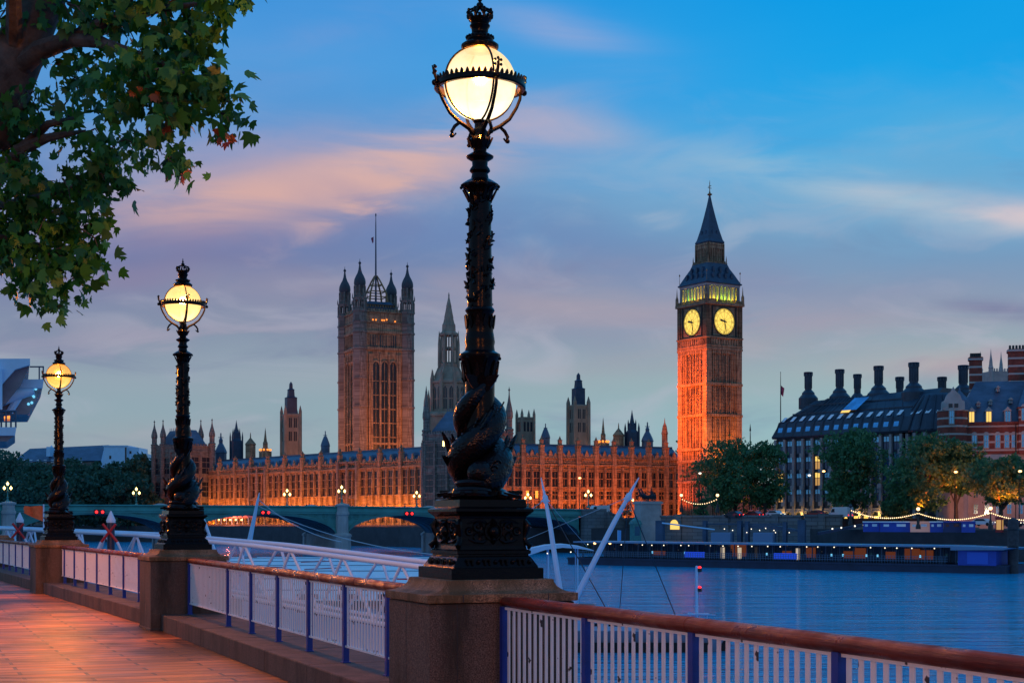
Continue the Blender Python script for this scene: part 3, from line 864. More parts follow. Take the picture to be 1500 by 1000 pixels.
    br.lathe([(.03, ly(205)), (.055, ly(203)), (.06, ly(196)), (.04, ly(190)), (.03, ly(186)), (.05, ly(183)), (.055, ly(180)), (.02, ly(178))], 14)
    br.build('bracket', 'iron', t)
    cr = mb(True)
    cr.lathe([(.05, ly(82)), (.135, ly(77)), (.147, ly(73)), (.147, ly(70)), (.12, ly(66)), (.10, ly(63.5)), (.104, ly(62)), (.104, ly(60)), (.096, ly(58.5)), (.09, ly(56)),
              (.075, ly(54)), (.064, ly(52)), (.066, ly(46)), (.078, ly(43)), (.08, ly(41)), (.068, ly(38.5)), (.074, ly(36)), (.088, ly(32)), (.086, ly(30)), (.03, ly(31))], 24)
    for k in range(20):
        a = 2 * PI * k / 20
        cr.ball((.104 * math.cos(a), .104 * math.sin(a), ly(58.5)), .0115, 6, 4)
    for k in range(8):
        a = 2 * PI * k / 8
        o_ = Vector((math.cos(a), math.sin(a), 0))
        cr.tube([o_ * .082 + Vector((0, 0, ly(33))), o_ * .096 + Vector((0, 0, ly(26))), o_ * .088 + Vector((0, 0, ly(20))), o_ * .05 + Vector((0, 0, ly(16.5))), o_ * .012 + Vector((0, 0, ly(15)))], .009, 6)
        cr.ball(o_ * .097 + Vector((0, 0, ly(24))), .017, 7, 5); cr.ball(o_ * .092 + Vector((0, 0, ly(19.5))), .013, 7, 5)
        a += PI / 8; o_ = Vector((math.cos(a), math.sin(a), 0))
        cr.ball(o_ * .09 + Vector((0, 0, ly(29))), .016, 6, 4)
    cr.ball((0, 0, ly(12)), .03, 10, 8)
    cr.lathe([(.012, ly(10)), (.010, ly(6)), (.018, ly(4)), (.010, ly(2)), (.004, ly(-6))], 8)
    cr.build('crown', 'iron', t)
    bl = light('burner', 'POINT', (0, 0, gz - .06), (1.0, 0.28, 0.03), 2200, 0.045, t)
    return t
lamp = make_lamp('nearest and tallest dolphin lamp post, crown top cut by the frame edge')
rot = [math.atan2(d.y, d.x) - PI / 2 for d in ((LA[1] - LA[0]), (LA[2] - LA[0]), (LA[3] - LA[1]), (LA[4] - LA[2]), (LA[4] - LA[3]))]
ped_lab = ['granite pedestal beside the camera, end of the nearest railing run', 'nearest granite pedestal with mossy stain, right of the long white railing',
           'granite pedestal under the middle lamp, between two railing runs', 'dark granite pedestal under the farthest lamp, beyond the middle one', 'granite pedestal beyond the left edge']
for i in (0, 1, 2, 3, 4):
    p = LA[i]
    q = make_pedestal(p, rot[i], ped_lab[i])
lamp.location = LA[1] + Vector((0, 0, 1.223)); lamp.rotation_euler = (0, 0, rot[1])
lamp2 = dup(lamp, LA[2] + Vector((0, 0, 1.223)), rot[2], 'middle dolphin lamp post of the row, on the second pedestal')
lamp3 = dup(lamp, LA[3] + Vector((0, 0, 1.223)), rot[3], 'farthest dolphin lamp post, smallest, with deep orange globe')
lamp0 = dup(lamp, LA[0] + Vector((0, 0, 1.223)), rot[0], 'dolphin lamp post standing beside the camera, out of the picture')
for o in C.objects:      # the farthest globe has an amber burner
    if o.parent == lamp3 and o.name.startswith('globe'):
        o.data = o.data.copy(); o.data.materials[0] = M['globe_glass_amber']
    if o.parent == lamp2 and o.name.startswith('globe'):
        o.data = o.data.copy(); o.data.materials[0] = M['globe_glass_warm']
    if o.parent in (lamp3, lamp2, lamp0) and o.type == 'LIGHT':
        o.data = o.data.copy(); o.data.energy = {lamp3.name: 2600, lamp2.name: 2400, lamp0.name: 2600}[o.parent.name]

# ---------------------------------------------------------------- railings
def railing(a, c, label, posts):
    d = (c - a); Ln = d.length; ang = math.atan2(d.y, d.x)
    t = thing('railing', label, 'railing', a, ang, 'white railings between the pedestals')
    u0, u1 = 0.478, Ln - 0.478
    h = mb(True)
    n = 30
    pts = [(u0 - .015 + (u1 - u0 + .03) * k / n, 0, 1.062) for k in range(n + 1)]
    rr = [.046] * (n + 1); rr[0] = rr[-1] = .03
    h.T = Matrix.Diagonal((1, 1.18, 1, 1))
    h.tube([(u0 - .02, 0, 1.062)] + pts + [(u1 + .02, 0, 1.062)], [.004] + rr + [.004], 14)
    for x in (u0 + 2.8, u0 + 5.6, u0 + 8.4):
        h.tube([(x - .012, 0, 1.062), (x - .01, 0, 1.062), (x + .01, 0, 1.062), (x + .012, 0, 1.062)], [.045, .0485, .0485, .045], 14)
    h.build('handrail', 'handrail_wood', t)
    pm = mb(); pm.box(-.028, .028, -.03, .03, .238, 1.022); pm.box(-.045, .045, -.042, .042, .238, .25)
    post = None
    xs = [x for x in posts if u0 + .01 < x < u1]
    for x in xs:
        if post is None: post = pm.build('post', 'blue_paint', t, (x, 0, 0))
        else: copy_part(post, (x, 0, 0))
    edges = xs if xs[-1] > u1 - .1 else xs + [u1]
    cache = {}
    for x0, x1 in zip(edges, edges[1:]):
        w = x1 - x0 - .06
        key = round(w, 2)
        if key not in cache:
            s = mb()
            s.box(0, w, -.012, .012, 1.0, 1.02); s.box(-.002, w + .002, -.014, .014, .395, .413)
            k = max(2, round(w / .094))
            for q in range(k):
                x = (q + .5) * w / k
                s.box(x - .0175, x + .0175, -.0045, .0045, .413, 1.0)
            cache[key] = s.build('slat_panel', 'slat_white', t, (x0 + .03, 0, 0))
        else: copy_part(cache[key], (x0 + .03, 0, 0))
    return t
def posts_from(first, n, step=1.41): return [first + step * k for k in range(n)]
L01 = (LA[1] - LA[0]).length
railing(LA[1], LA[0], 'nearest white railing, running to the right edge beside the river', posts_from(.50, 9))
railing(LA[1], LA[2], 'white railing between the nearest and middle lamps, slats almost closed', [.9, 2.31, 3.72, 5.13, 6.54, 7.95, 9.36, 12.18])
railing(LA[2], LA[3], 'white railing between the middle lamp and the farthest lamp', posts_from(.55, 9, 1.43))
railing(LA[3], LA[4], 'white railing at the left edge beyond the farthest lamp', posts_from(.6, 9, 1.43))

# landward street lamps of the promenade, both outside the picture
def make_promenade_lamp(label):
    t = thing('promenade_lamp', label, 'street lamp', (0, 0, 0), 0, 'street lamps along the landward side of the promenade')
    s = mb(True); s.lathe([(.16, 0), (.16, .5), (.11, .6), (.09, .75), (.055, 1.0), (.05, 4.6), (.09, 4.65), (.05, 4.75), (.05, 4.9)], 14); s.build('post', 'iron', t)
    s = mb(True); s.ball((0, 0, 0), .24, 20, 14); s.build('globe', 'globe_glass_amber', t, (0, 0, 5.12))
    s = mb(True); s.lathe([(.10, 5.33), (.12, 5.36), (.05, 5.44), (.01, 5.55)], 12); s.build('cap', 'iron', t)
    light('burner', 'POINT', (0, 0, 5.1), (1.0, 0.26, 0.025), 4800, .05, t)
    return t
pl0 = make_promenade_lamp('amber globe street lamp on a plain post, inland left of the farthest lamp')
pl0.location = (-11.2, 26.5, 0)
pl1 = dup(pl0, (-3.6, -5.0, 0), 0, 'amber globe street lamp on a plain post, behind the camera')
for o in C.objects:
    if o.parent == pl0 and o.type == 'LIGHT': o.data = o.data.copy(); o.data.energy = 5400

# ---------------------------------------------------------------- far land
b_ = mb()
far_edge = [(-900, 1050), (-340, 760), (-150, 560), (-33, 441), (17, 357), (62, 330), (66, 305), (112, 262), (260, 120), (700, -250)]
b_.slab(far_edge + [(2400, -250), (2400, 3400), (-2400, 3400), (-2400, 1500)], WATER - 2, -0.02)
struct(b_.build('far_bank', 'asphalt'))

def wall_run(name, pts, z0, z1, th, m, label, coping=0.0, piers=0):
    """a wall standing on the line pts (world x,y), thickness behind it"""
    s = mb()
    for (x0, y0), (x1, y1) in zip(pts, pts[1:]):
        d = Vector((x1 - x0, y1 - y0, 0)); L_ = d.length; a = math.atan2(d.y, d.x)
        s.T = Matrix.Translation((x0, y0, 0)) @ Matrix.Rotation(a, 4, 'Z')
        s.box(0, L_, 0, th, z0, z1)
        if coping:
            s.box(-.1, L_ + .1, -.25, th + .25, z1 + .002, z1 + coping)
            s.box(0, L_, -.18, -.002, z1 - 2.0, z1 - 1.7)
        if piers:
            for k in range(piers):
                x = (k + .5) * L_ / piers
                s.box(x - .8, x + .8, -.35, th + .3, z0, z1 + coping + .25)
    return tag(s.build(name, m), label, 'wall')

# ---------------------------------------------------------------- Gothic palace
def gothic_window(w, h, lights=2, tr=1):
    s = mb()
    s.cur = 0; s.add([(-w / 2, 0, 0), (w / 2, 0, 0), (w / 2, 0, h), (-w / 2, 0, h)], [(0, 1, 2, 3)])
    s.cur = 1
    for k in range(lights + 1):
        x = -w / 2 + w * k / lights
        s.box(x - .07, x + .07, -.08, .02, 0, h)
    for k in range(1, tr + 1):
        z = h * k / (tr + 1)
        s.box(-w / 2, w / 2, -.08, .02, z - .12, z + .12)
    s.box(-w / 2, w / 2, -.1, .02, h - .3, h)
    return s
def pinnacle(h, r):
    s = mb()
    s.square([(r, 0), (r, h * .5), (r * 1.35, h * .51), (r * 1.35, h * .55), (r * .8, h * .58), (r * .1, h * .97), (r * .3, h * .975), (r * .1, h)])
    return s
def facade(t, L_, nb, zc, zp, tiers, wpb, depth=14, m='stone', ridge=None, pin_h=6, skip=(), gab=True, z_base=-0.05):
    """local x along the front, -y outwards"""
    s = mb()
    s.box(0, L_, 0, depth, z_base, zp - .6)
    bw = L_ / nb
    ww = bw / wpb
    for b in range(nb + 1):
        x = b * bw
        s.square([(.75, z_base), (.72, zc), (.85, zc + .1), (.72, zc + .6), (.70, zp + pin_h * .55), (.82, zp + pin_h * .56), (.82, zp + pin_h * .62), (.6, zp + pin_h * .63)], (x, -.2, 0))
    for b in range(nb):
        for k in range(1, wpb):
            x = b * bw + k * ww
            s.box(x - .38, x + .38, -.55, .01, z_base, zc - .2)
            s.box(x - .22, x + .22, -.75, -.56, z_base, zc - 1.5)
    for z, hh, pr in [(zc, .55, .62), (zc + .9, .25, .3), (zp - .6, .3, .45)] + [(a - .55, .35, .42) for a, c in tiers] + [(c + .25, .3, .34) for a, c in tiers]:
        s.box(-.3, L_ + .3, -pr, .005, z, z + hh)
    for b in range(nb):          # panelled blind tracery between the tiers
        for k in range(wpb * 3):
            x = b * bw + (k + .5) * ww / 3
            s.box(x - .1, x + .1, -.2, .004, zc + 1.2, zp - .7)
        if gab:
            x = b * bw + bw / 2
            for q, hh in ((0, 2.0), (-.28, 1.1), (.28, 1.1)):
                s.prism([(x + q * bw - .9, zp - .3), (x + q * bw + .9, zp - .3), (x + q * bw + .45, zp + hh * .55), (x + q * bw, zp + hh), (x + q * bw - .45, zp + hh * .55)], -.2, .25)
        # crenels
        k = int(bw / 1.1)
        for q in range(k):
            x = b * bw + (q + .5) * bw / k
            s.box(x - .3, x + .3, -.15, .2, zp - .301, zp + .25)
    s.build('wall', m, t)
    w0 = {}
    for z0, z1 in tiers:
        for b in range(nb):
            for k in range(wpb):
                if (b, k) in skip: continue
                x = b * bw + (k + .5) * ww
                if (z0, z1) not in w0:
                    w0[z0, z1] = gothic_window(ww - 1.0, z1 - z0, 2, 2 if z1 - z0 > 5 else 1).build('window', ['pane_dark', m], t, (x, -.03, z0))
                else: copy_part(w0[z0, z1], (x, -.03, z0))
    if pin_h:
        pm = pinnacle(pin_h * .5, .5).build('pinnacle', m, t, (0, -.2, zp + pin_h * .63))
        for b in range(1, nb + 1): copy_part(pm, (b * bw, -.2, zp + pin_h * .63))
    if ridge:
        r = mb(); zr0 = zp - .5
        r.add([(-.5, .9, zr0), (L_ + .5, .9, zr0), (L_ + .5, depth / 2, ridge), (-.5, depth / 2, ridge), (-.5, depth - .5, zr0), (L_ + .5, depth - .5, zr0)],
              [(0, 1, 2, 3), (3, 2, 5, 4), (0, 3, 4), (1, 5, 2)])
        r.box(-.5, L_ + .5, depth / 2 - .2, depth / 2 + .2, ridge - .1, ridge + .45)
        for b in range(nb):
            for k in range(2):
                x = (b + .28 + .45 * k) * bw
                z = zr0 + (ridge - zr0) * .38; y = .9 + (depth / 2 - .9) * .38
                r.prism([(x - .55, z - .5), (x + .55, z - .5), (x + .55, z + .5), (x, z + 1.2), (x - .55, z + .5)], y - 1.0, y + .8)
        r.build('roof', 'slate', t)
def octagon_turret(s, c, r, z0, z1, zt, open_top=True):
    """stone octagonal turret with ogee cap"""
    x, y = c
    h = zt - z1
    s.lathe([(r, z0), (r, z1), (r * 1.15, z1 + .02 * h), (r * 1.15, z1 + .05 * h), (r * .8, z1 + .07 * h), (r * .8, z1 + .28 * h), (r * .98, z1 + .32 * h), (r * .95, z1 + .42 * h),
             (r * .68, z1 + .55 * h), (r * .36, z1 + .68 * h), (r * .17, z1 + .8 * h), (r * .12, z1 + .9 * h), (r * .3, z1 + .92 * h), (r * .1, z1 + .96 * h), (r * .03, zt)], 8, (x, y, 0), PI / 8)

# river front, seen obliquely
A = Vector((xof(301, 582), 582, 0)); B = Vector((xof(621, 470), 470, 0))
ang_r = math.atan2((B - A).y, (B - A).x)
rf = thing('palace_river_wing', 'long floodlit Gothic river front with slate roof and pinnacles, left of the nearest lamp', 'palace', A, ang_r)
Lr = (B - A).length
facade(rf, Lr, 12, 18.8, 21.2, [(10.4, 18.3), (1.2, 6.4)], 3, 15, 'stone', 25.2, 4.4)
for b in (3, 8):
    bay = mb()
    bw = Lr / 12
    for q in (0.02, 0.5, 0.98):
        bay.box((b + q) * bw - .5, (b + q) * bw + .5, -1.6, -.9, -.05, 21.6)
    for z in (9.2, 18.9, 21.0):
        bay.box(b * bw, (b + 1) * bw, -1.3, -.9, z, z + .5)
    bay.build('projecting_bay', 'stone_grey', rf)

# north front, facing the bridge
Cn = Vector((xof(738, 446), 446, 0)); Dn = Vector((xof(1000, 471), 471, 0))
ang_n = math.atan2((Dn - Cn).y, (Dn - Cn).x)
nf = thing('palace_bridge_wing', 'floodlit red Gothic front with paired windows between the nearest lamp and clock tower', 'palace', Cn, ang_n)
Ln_ = (Dn - Cn).length
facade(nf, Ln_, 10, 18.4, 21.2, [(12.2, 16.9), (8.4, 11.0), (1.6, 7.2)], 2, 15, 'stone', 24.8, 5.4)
for b, k in ((1, 0), (1, 1)):
    x = (b + .25 + .5 * k) * Ln_ / 10
    lw = mb(); lw.box(x - .45, x + .45, -.2, -.1, 8.6, 10.8); lw.build('lit_window', 'amber_glow', nf)

def pavilion(t, w, d, h, zt, m, tiers, nw, nd, roof_h, tur):
    """square-cornered pavilion: near corner at the origin, river face along -x, side face along +y"""
    s = mb()
    s.box(-w, 0, 0, d, -.05, h)
    for z in [h - .2, h - 2.2] + [a - .5 for a, b in tiers] + [b + .3 for a, b in tiers]:
        s.box(-w - .35, .35, -.35, d + .35, z, z + .4)
    for k in range(nw + 1):
        x = -w * k / nw
        s.box(x - .4, x + .4, -.55, 0, -.05, h - 2.3)
    for k in range(nd + 1):
        y = d * k / nd
        s.box(0, .55, y - .4, y + .4, -.05, h - 2.3)
    for k in range(int(w / 1.2)):
        s.box(-w + .3 + k * 1.2, -w + .9 + k * 1.2, -.3, .1, h + .2, h + .9)
    for k in range(int(d / 1.2)):
        s.box(-.1, .3, .3 + k * 1.2, .9 + k * 1.2, h + .2, h + .9)
    s.build('wall', m, t)
    for z0, z1 in tiers:
        g = gothic_window(w / nw - 1.3, z1 - z0, 2, 2).build('window', ['pane_dark', m], t, (-w * .5 / nw, -.03, z0))
        for k in range(1, nw): copy_part(g, (-w * (k + .5) / nw, -.03, z0))
        for k in range(nd):
            c = copy_part(g, (.03, d * (k + .5) / nd, z0), PI / 2)
            if abs(d / nd - w / nw) > .2: c.scale = ((d / nd - 1.3) / (w / nw - 1.3), 1, 1)
    first = None
    for (x, y) in tur:
        if first is None:
            s = mb(); octagon_turret(s, (0, 0), 1.25, -.05, h + .8, zt)
            for z in (h * .4, h * .7, h - 2, h): s.lathe([(1.45, z), (1.45, z + .4)], 8, rot=PI / 8)
            first = s.build('turret', m, t, (x, y, 0))
        else: copy_part(first, (x, y, 0))
    r = mb()
    r.loft([[(-w + 1.2, 1.2, h), (-1.2, 1.2, h), (-1.2, d - 1.2, h), (-w + 1.2, d - 1.2, h)],
            [(-w * .75, d * .3, h + roof_h), (-w * .25, d * .3, h + roof_h), (-w * .25, d * .7, h + roof_h), (-w * .75, d * .7, h + roof_h)]])
    for k in range(10):
        r.box(-w * .75 + k * w * .05, -w * .75 + k * w * .05 + .15, d * .3, d * .3 + .15, h + roof_h, h + roof_h + 1)
    r.build('roof', 'slate', t)
pav_rot = math.atan2(-.72, .69)
Ps = Vector((xof(276, 574), 574, 0))
ps = thing('palace_south_pavilion', 'Gothic end pavilion with octagonal turrets behind the middle lamp post', 'palace', Ps, pav_rot)
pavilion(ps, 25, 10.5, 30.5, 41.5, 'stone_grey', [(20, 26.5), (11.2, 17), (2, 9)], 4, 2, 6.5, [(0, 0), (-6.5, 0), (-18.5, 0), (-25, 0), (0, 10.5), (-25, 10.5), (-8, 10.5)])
Pn = Vector((xof(693, 440), 440, 0))
pn = thing('palace_north_pavilion', 'grey unlit Gothic corner pavilion rising behind the nearest lamp post', 'palace', Pn, pav_rot)
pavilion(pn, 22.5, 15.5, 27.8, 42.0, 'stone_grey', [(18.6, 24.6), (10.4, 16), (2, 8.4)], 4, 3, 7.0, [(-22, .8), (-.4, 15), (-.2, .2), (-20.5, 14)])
lw = mb(); lw.box(-12.8, -12.1, -.62, -.56, 24.0, 25.6); lw.build('lit_window', 'lamp_glow', pn)

# terrace and its river wall
b_ = mb()
off = Vector((-math.sin(ang_r), math.cos(ang_r), 0)) * -10
tq = [A + off + (A - B).normalized() * 60, B + off * 1.2 + (B - A).normalized() * 20]
wall_run('terrace_wall', [(p.x, p.y) for p in tq], WATER - 1, .1, 10.5, 'terrace_stone', 'weedy stone terrace wall seen through the bridge arches', .35)
mq = thing('terrace_marquee', 'pink lit marquee on the terrace, seen through the second arch', 'marquee', (xof(345, 545), 545, .46), ang_r)
s = mb()
for k in range(6):
    s.prism([(k * 4 - 12, 2.4), (k * 4 - 8, 2.4), (k * 4 - 10, 4.0)], -1.6, 1.6)
s.build('canopy', 'canopy_pink' if 'canopy_pink' in M else 'orange_cloth', mq)
for k in range(7):
    s = mb(); s.box(-.1, .1, -1.6, -1.4, -.4, 2.4); s.build('pole', 'white_steel', mq, (k * 4 - 12, 0, 0))
lamp_b = mb(); lamp_b.ball((0, 0, 0), .32, 8, 6)
lb = None
for k in range(5):
    lb = lamp_b.build('lamp', 'lamp_glow_warm', mq, (k * 4.2 - 9, -1.9, 1.7)) if lb is None else copy_part(lb, (k * 4.2 - 9, -1.9, 1.7))
light('floodlight', 'POINT', mq.location + Vector((-2, -4, 3)), (1, .22, .10), 2500, .5)

# ---------------------------------------------------------------- Victoria tower
d_ = 570.0
def zv(y): return zof(y, d_)
vt = thing('square_flag_tower', 'massive square Gothic tower with four turrets and flag mast', 'tower', (xof(550.5, d_), d_, 0), R(23.6))
H = 9.95
s = mb()
zb, ztop = -.05, zv(463)
s.box(-H, H, -H, H, zb, zv(520))
s.box(-H, H, -H, H, zv(520) + .01, ztop)
for z, hh, pr in ((zv(493), .9, .55), (zv(517), 1.0, .6), (zv(478), .6, .4), (zv(463), .5, .5), (zv(653), .8, .5)):
    s.box(-H - pr, H + pr, -H - pr, H + pr, z, z + hh)
for rz in (0, -PI / 2):
    s.T = Matrix.Rotation(rz, 4, 'Z')
    for x in (-3.1, 3.1, -.0):
        pass
    for x in (-5.9, -5.0, -1.72, 1.72, 5.0, 5.9):
        s.box(x - .36, x + .36, -H - .75, -H, zb, zv(523))
    for k in range(-6, 7):
        s.box(k - .12, k + .12, -H - .3, -H, zv(515) + 1.2, zv(493))
    for k in range(-6, 7):
        s.box(k - .3, k + .3, -H - .2, -H + .3, ztop + .5, ztop + 1.4)
    for cx in (-3.36, 0, 3.36):      # arch heads
        for q in range(7):
            a0, a1 = PI * q / 7, PI * (q + 1) / 7
            s.prism([(cx + 1.3 * math.cos(a0), zv(541) + 1.9 * math.sin(a0)), (cx + 1.3 * math.cos(a1), zv(541) + 1.9 * math.sin(a1)),
                     (cx + 1.65 * math.cos(a1), zv(541) + 2.5 * math.sin(a1)), (cx + 1.65 * math.cos(a0), zv(541) + 2.5 * math.sin(a0))], -H - .6, -H)
s.build('wall', 'stone', vt)
g = None
for rz in (0, -PI / 2):
    for cx in (-3.36, 0, 3.36):
        s = mb(); s.cur = 0
        hgt = zv(541) - zv(662)
        pl = [(-1.28, 0), (1.28, 0), (1.28, hgt)] + [(1.28 * math.cos(a), hgt + 1.9 * math.sin(a)) for a in np.linspace(.2, PI - .2, 7)] + [(-1.28, hgt)]
        s.add([(x, 0, z) for x, z in pl], [tuple(range(len(pl)))])
        s.cur = 1
        s.box(-.1, .1, -.3, .02, 0, hgt + 1.6)
        for k in range(1, 6): s.box(-1.28, 1.28, -.2, .02, hgt * k / 6 - .25, hgt * k / 6 + .1)
        p = Matrix.Rotation(rz, 3, 'Z') @ Vector((cx, -H - .04, zv(662)))
        if g is None: g = s.build('window', ['pane_dark', 'stone'], vt, p, rz)
        else: copy_part(g, p, rz)
g = None
for rz in (0, -PI / 2):
    for k in range(12):
        x = -5.2 + k * .78 + (k // 4) * .55
        s = mb(); s.cur = 0; s.box(-.25, .25, -.03, .02, 0, 4.6)
        p = Matrix.Rotation(rz, 3, 'Z') @ Vector((x, -H, zv(513)))
        if g is None: g = s.build('belfry_light', 'pane_dark', vt, p, rz)
        else: copy_part(g, p, rz)
tur = None
for sx, sy in ((-1, -1), (1, -1), (1, 1), (-1, 1)):
    if tur is None:
        s = mb()
        r = 2.55
        s.lathe([(r, zb), (r, zv(462))], 8, rot=PI / 8)
        for z in (zv(517), zv(493), zv(478), zv(463), zv(560), zv(600)): s.lathe([(r + .3, z), (r + .3, z + .7)], 8, rot=PI / 8)
        for zl, zh, rr in ((zv(462), zv(447), 2.4), (zv(443), zv(426), 1.9)):
            for k in range(8):
                a = 2 * PI * k / 8 + PI / 8
                s.square([(.3, zl), (.3, zh)], (rr * math.cos(a), rr * math.sin(a), 0))
                a += PI / 8
                s.square([(.12, zl), (.12, zh)], (rr * .92 * math.cos(a), rr * .92 * math.sin(a), 0))
            s.lathe([(rr * 1.05, (zl + zh) / 2 - 1), (rr * 1.05, (zl + zh) / 2 - .7)], 8, rot=PI / 8)
            s.lathe([(rr * 1.08, zl), (rr * 1.08, zl + .9)], 8, rot=PI / 8)
        s.lathe([(2.6, zv(447)), (2.7, zv(445)), (2.75, zv(443)), (2.0, zv(442.5))], 8, rot=PI / 8)
        for k in range(8):
            a = 2 * PI * k / 8 + PI / 8
            s.lathe([(.22, zv(444)), (.2, zv(440)), (.02, zv(436))], 5, (2.7 * math.cos(a), 2.7 * math.sin(a), 0))
        tur = s.build('turret', 'stone_grey', vt, (sx * (H - .6), sy * (H - .6), 0))
        s = mb(True)
        s.lathe([(1.95, zv(426.5)), (2.2, zv(424)), (2.25, zv(421)), (2.1, zv(417)), (1.6, zv(412.5)), (.95, zv(408)), (.55, zv(403)), (.32, zv(397)), (.28, zv(395)), (.55, zv(394)), (.5, zv(392.5)), (.12, zv(391)), (.05, zv(387))], 12)
        cap = s.build('cap', 'turret_lead', tur)
    else:
        t2 = copy_part(tur, (sx * (H - .6), sy * (H - .6), 0))
        copy_part(cap, (0, 0, 0), parent=t2)
s = mb()
s.square([(5.6, ztop), (5.6, zv(453)), (5.2, zv(448)), (4.2, zv(444))])
s.build('roof', 'lead_blue', vt)
s = mb()
for k in range(-5, 6):
    for rz in range(4):
        s.T = Matrix.Rotation(rz * PI / 2, 4, 'Z')
        s.box(k - .2, k + .2, -5.75, -5.55, zv(453), zv(450))
        s.box(-5.7, 5.7, -5.8, -5.5, zv(450), zv(449))
s.build('cresting', 'gilt', vt)
s = mb()
for sx in (-1, 1):
    for sy in (-1, 1):
        s.tube([(sx * 3.6, sy * 3.6, zv(446)), (sx * 3.1, sy * 3.1, zv(430)), (sx * 1.3, sy * 1.3, zv(412)), (sx * .35, sy * .35, zv(404))], [.35, .35, .3, .25], 6)
for z, h in ((zv(436), 3.3), (zv(428), 2.9), (zv(418), 1.9)):
    for a in range(4):
        s.T = Matrix.Rotation(a * PI / 2, 4, 'Z'); s.box(-h, h, -h - .15, -h + .15, z - .15, z + .2)
s.T = Matrix.Identity(4)
s.build('mast_frame', 'gilt', vt)
s = mb(True); s.lathe([(.42, zv(446)), (.36, zv(400)), (.34, zv(398)), (.2, zv(330)), (.12, zv(318)), (.3, zv(315)), (.05, zv(312))], 10)
s.build('flag_mast', 'lead_blue', vt)
s = mb()
s.loft([[(.3 + .25 * k, .16 * math.sin(k * 1.1), zv(347) - .15 * k) for k in range(5)], [(.3 + .1 * k, .16 * math.sin(k * 1.1), zv(355) - .12 * k) for k in range(5)]], cap=False, closed=False)
s.T = Matrix.Rotation(PI, 4, 'Z'); s.build('flag', 'flag_cloth', vt, (-.6, 0, 0), PI)
for x, z in ((-4.6, zv(474)), (-3.4, zv(474)), (-.2, zv(474)), (.8, zv(473)), (4.1, zv(475)), (-1, zv(474))):
    s = mb(); s.ball((0, 0, 0), .32, 6, 5); s.build('parapet_lamp', 'amber_glow', vt, (x, -H - .5, z))
for rz, x in ((0, -3), (0, 2.5), (-PI / 2, 0)):
    p = Matrix.Rotation(rz, 3, 'Z') @ Vector((x, -H + 1.2, ztop + 1.5))

# ---------------------------------------------------------------- central spire
d_ = 492.0
ct = thing('octagonal_spire_tower', 'pale octagonal tower tapering to a tall spire just left of the nearest lamp', 'tower', (xof(657.5, d_), d_, 0))
s = mb()
s.lathe([(5.7, -.05), (5.7, zv(563)), (6.1, zv(562)), (6.1, zv(559)), (5.0, zv(556)), (4.2, zv(545)), (3.3, zv(538)), (3.3, zv(533)), (2.7, zv(532)), (2.7, zv(531))], 8, rot=PI / 8)
s.lathe([(3.3, zv(492)), (3.3, zv(489)), (2.4, zv(486)), (2.3, zv(476)), (2.05, zv(474))], 8, rot=PI / 8)
for k in range(8):
    a = 2 * PI * k / 8 + PI / 8
    ca, sa = math.cos(a), math.sin(a)
    s.lathe([(.7, zv(640)), (.65, zv(556)), (.5, zv(553)), (.04, zv(541))], 6, (5.8 * ca, 5.8 * sa, 0))
    s.lathe([(.45, zv(537)), (.4, zv(505)), (.25, zv(496)), (.03, zv(485))], 6, (3.4 * ca, 3.4 * sa, 0))
    s.tube([(5.0 * ca, 5.0 * sa, zv(553)), (3.5 * ca, 3.5 * sa, zv(538))], .3, 5)
    s.square([(.32, zv(532)), (.32, zv(491))], (2.6 * ca, 2.6 * sa, 0))
    a += PI / 8
    s.square([(.13, zv(532)), (.13, zv(491))], (2.5 * math.cos(a), 2.5 * math.sin(a), 0))
    s.box
s.lathe([(2.75, zv(512)), (2.75, zv(509))], 8, rot=PI / 8)
s.square([(7.0, -.05), (7.0, zv(612)), (7.4, zv(611)), (7.4, zv(608)), (5.8, zv(604))], (0, 0, 0))
for sx in (-1, 1):
    for sy in (-1, 1): s.lathe([(1.0, 0), (1.0, zv(604)), (.8, zv(590)), (.5, zv(583)), (.05, zv(568))], 8, (sx * 7, sy * 7, 0))
s.build('wall', 'stone_tan', ct)
s = mb(); s.lathe([(2.0, zv(474)), (1.55, zv(466)), (1.6, zv(465)), (.9, zv(450)), (.95, zv(449)), (.35, zv(438)), (.2, zv(434)), (.3, zv(433)), (.05, zv(428))], 8, rot=PI / 8)
s.build('spire', 'stone_tan', ct)
g = None
for k in range(8):
    a = 2 * PI * k / 8
    for q in (-1, 1):
        c = Vector((5.27 * math.cos(a) - q * 1.0 * math.sin(a), 5.27 * math.sin(a) + q * 1.0 * math.cos(a), zv(600)))
        s = mb(); s.add([(-.62, 0, 0), (.62, 0, 0), (.62, 0, 6.4), (0, 0, 7.6), (-.62, 0, 6.4)], [(0, 1, 2, 3, 4)]); s.cur = 1; s.box(-.07, .07, -.12, .02, 0, 6.9); s.box(-.62, .62, -.12, .02, 3.2, 3.5)
        if g is None: g = s.build('window', ['pane_dark', 'stone_tan'], ct, c, a + PI / 2)
        else: copy_part(g, c, a + PI / 2)

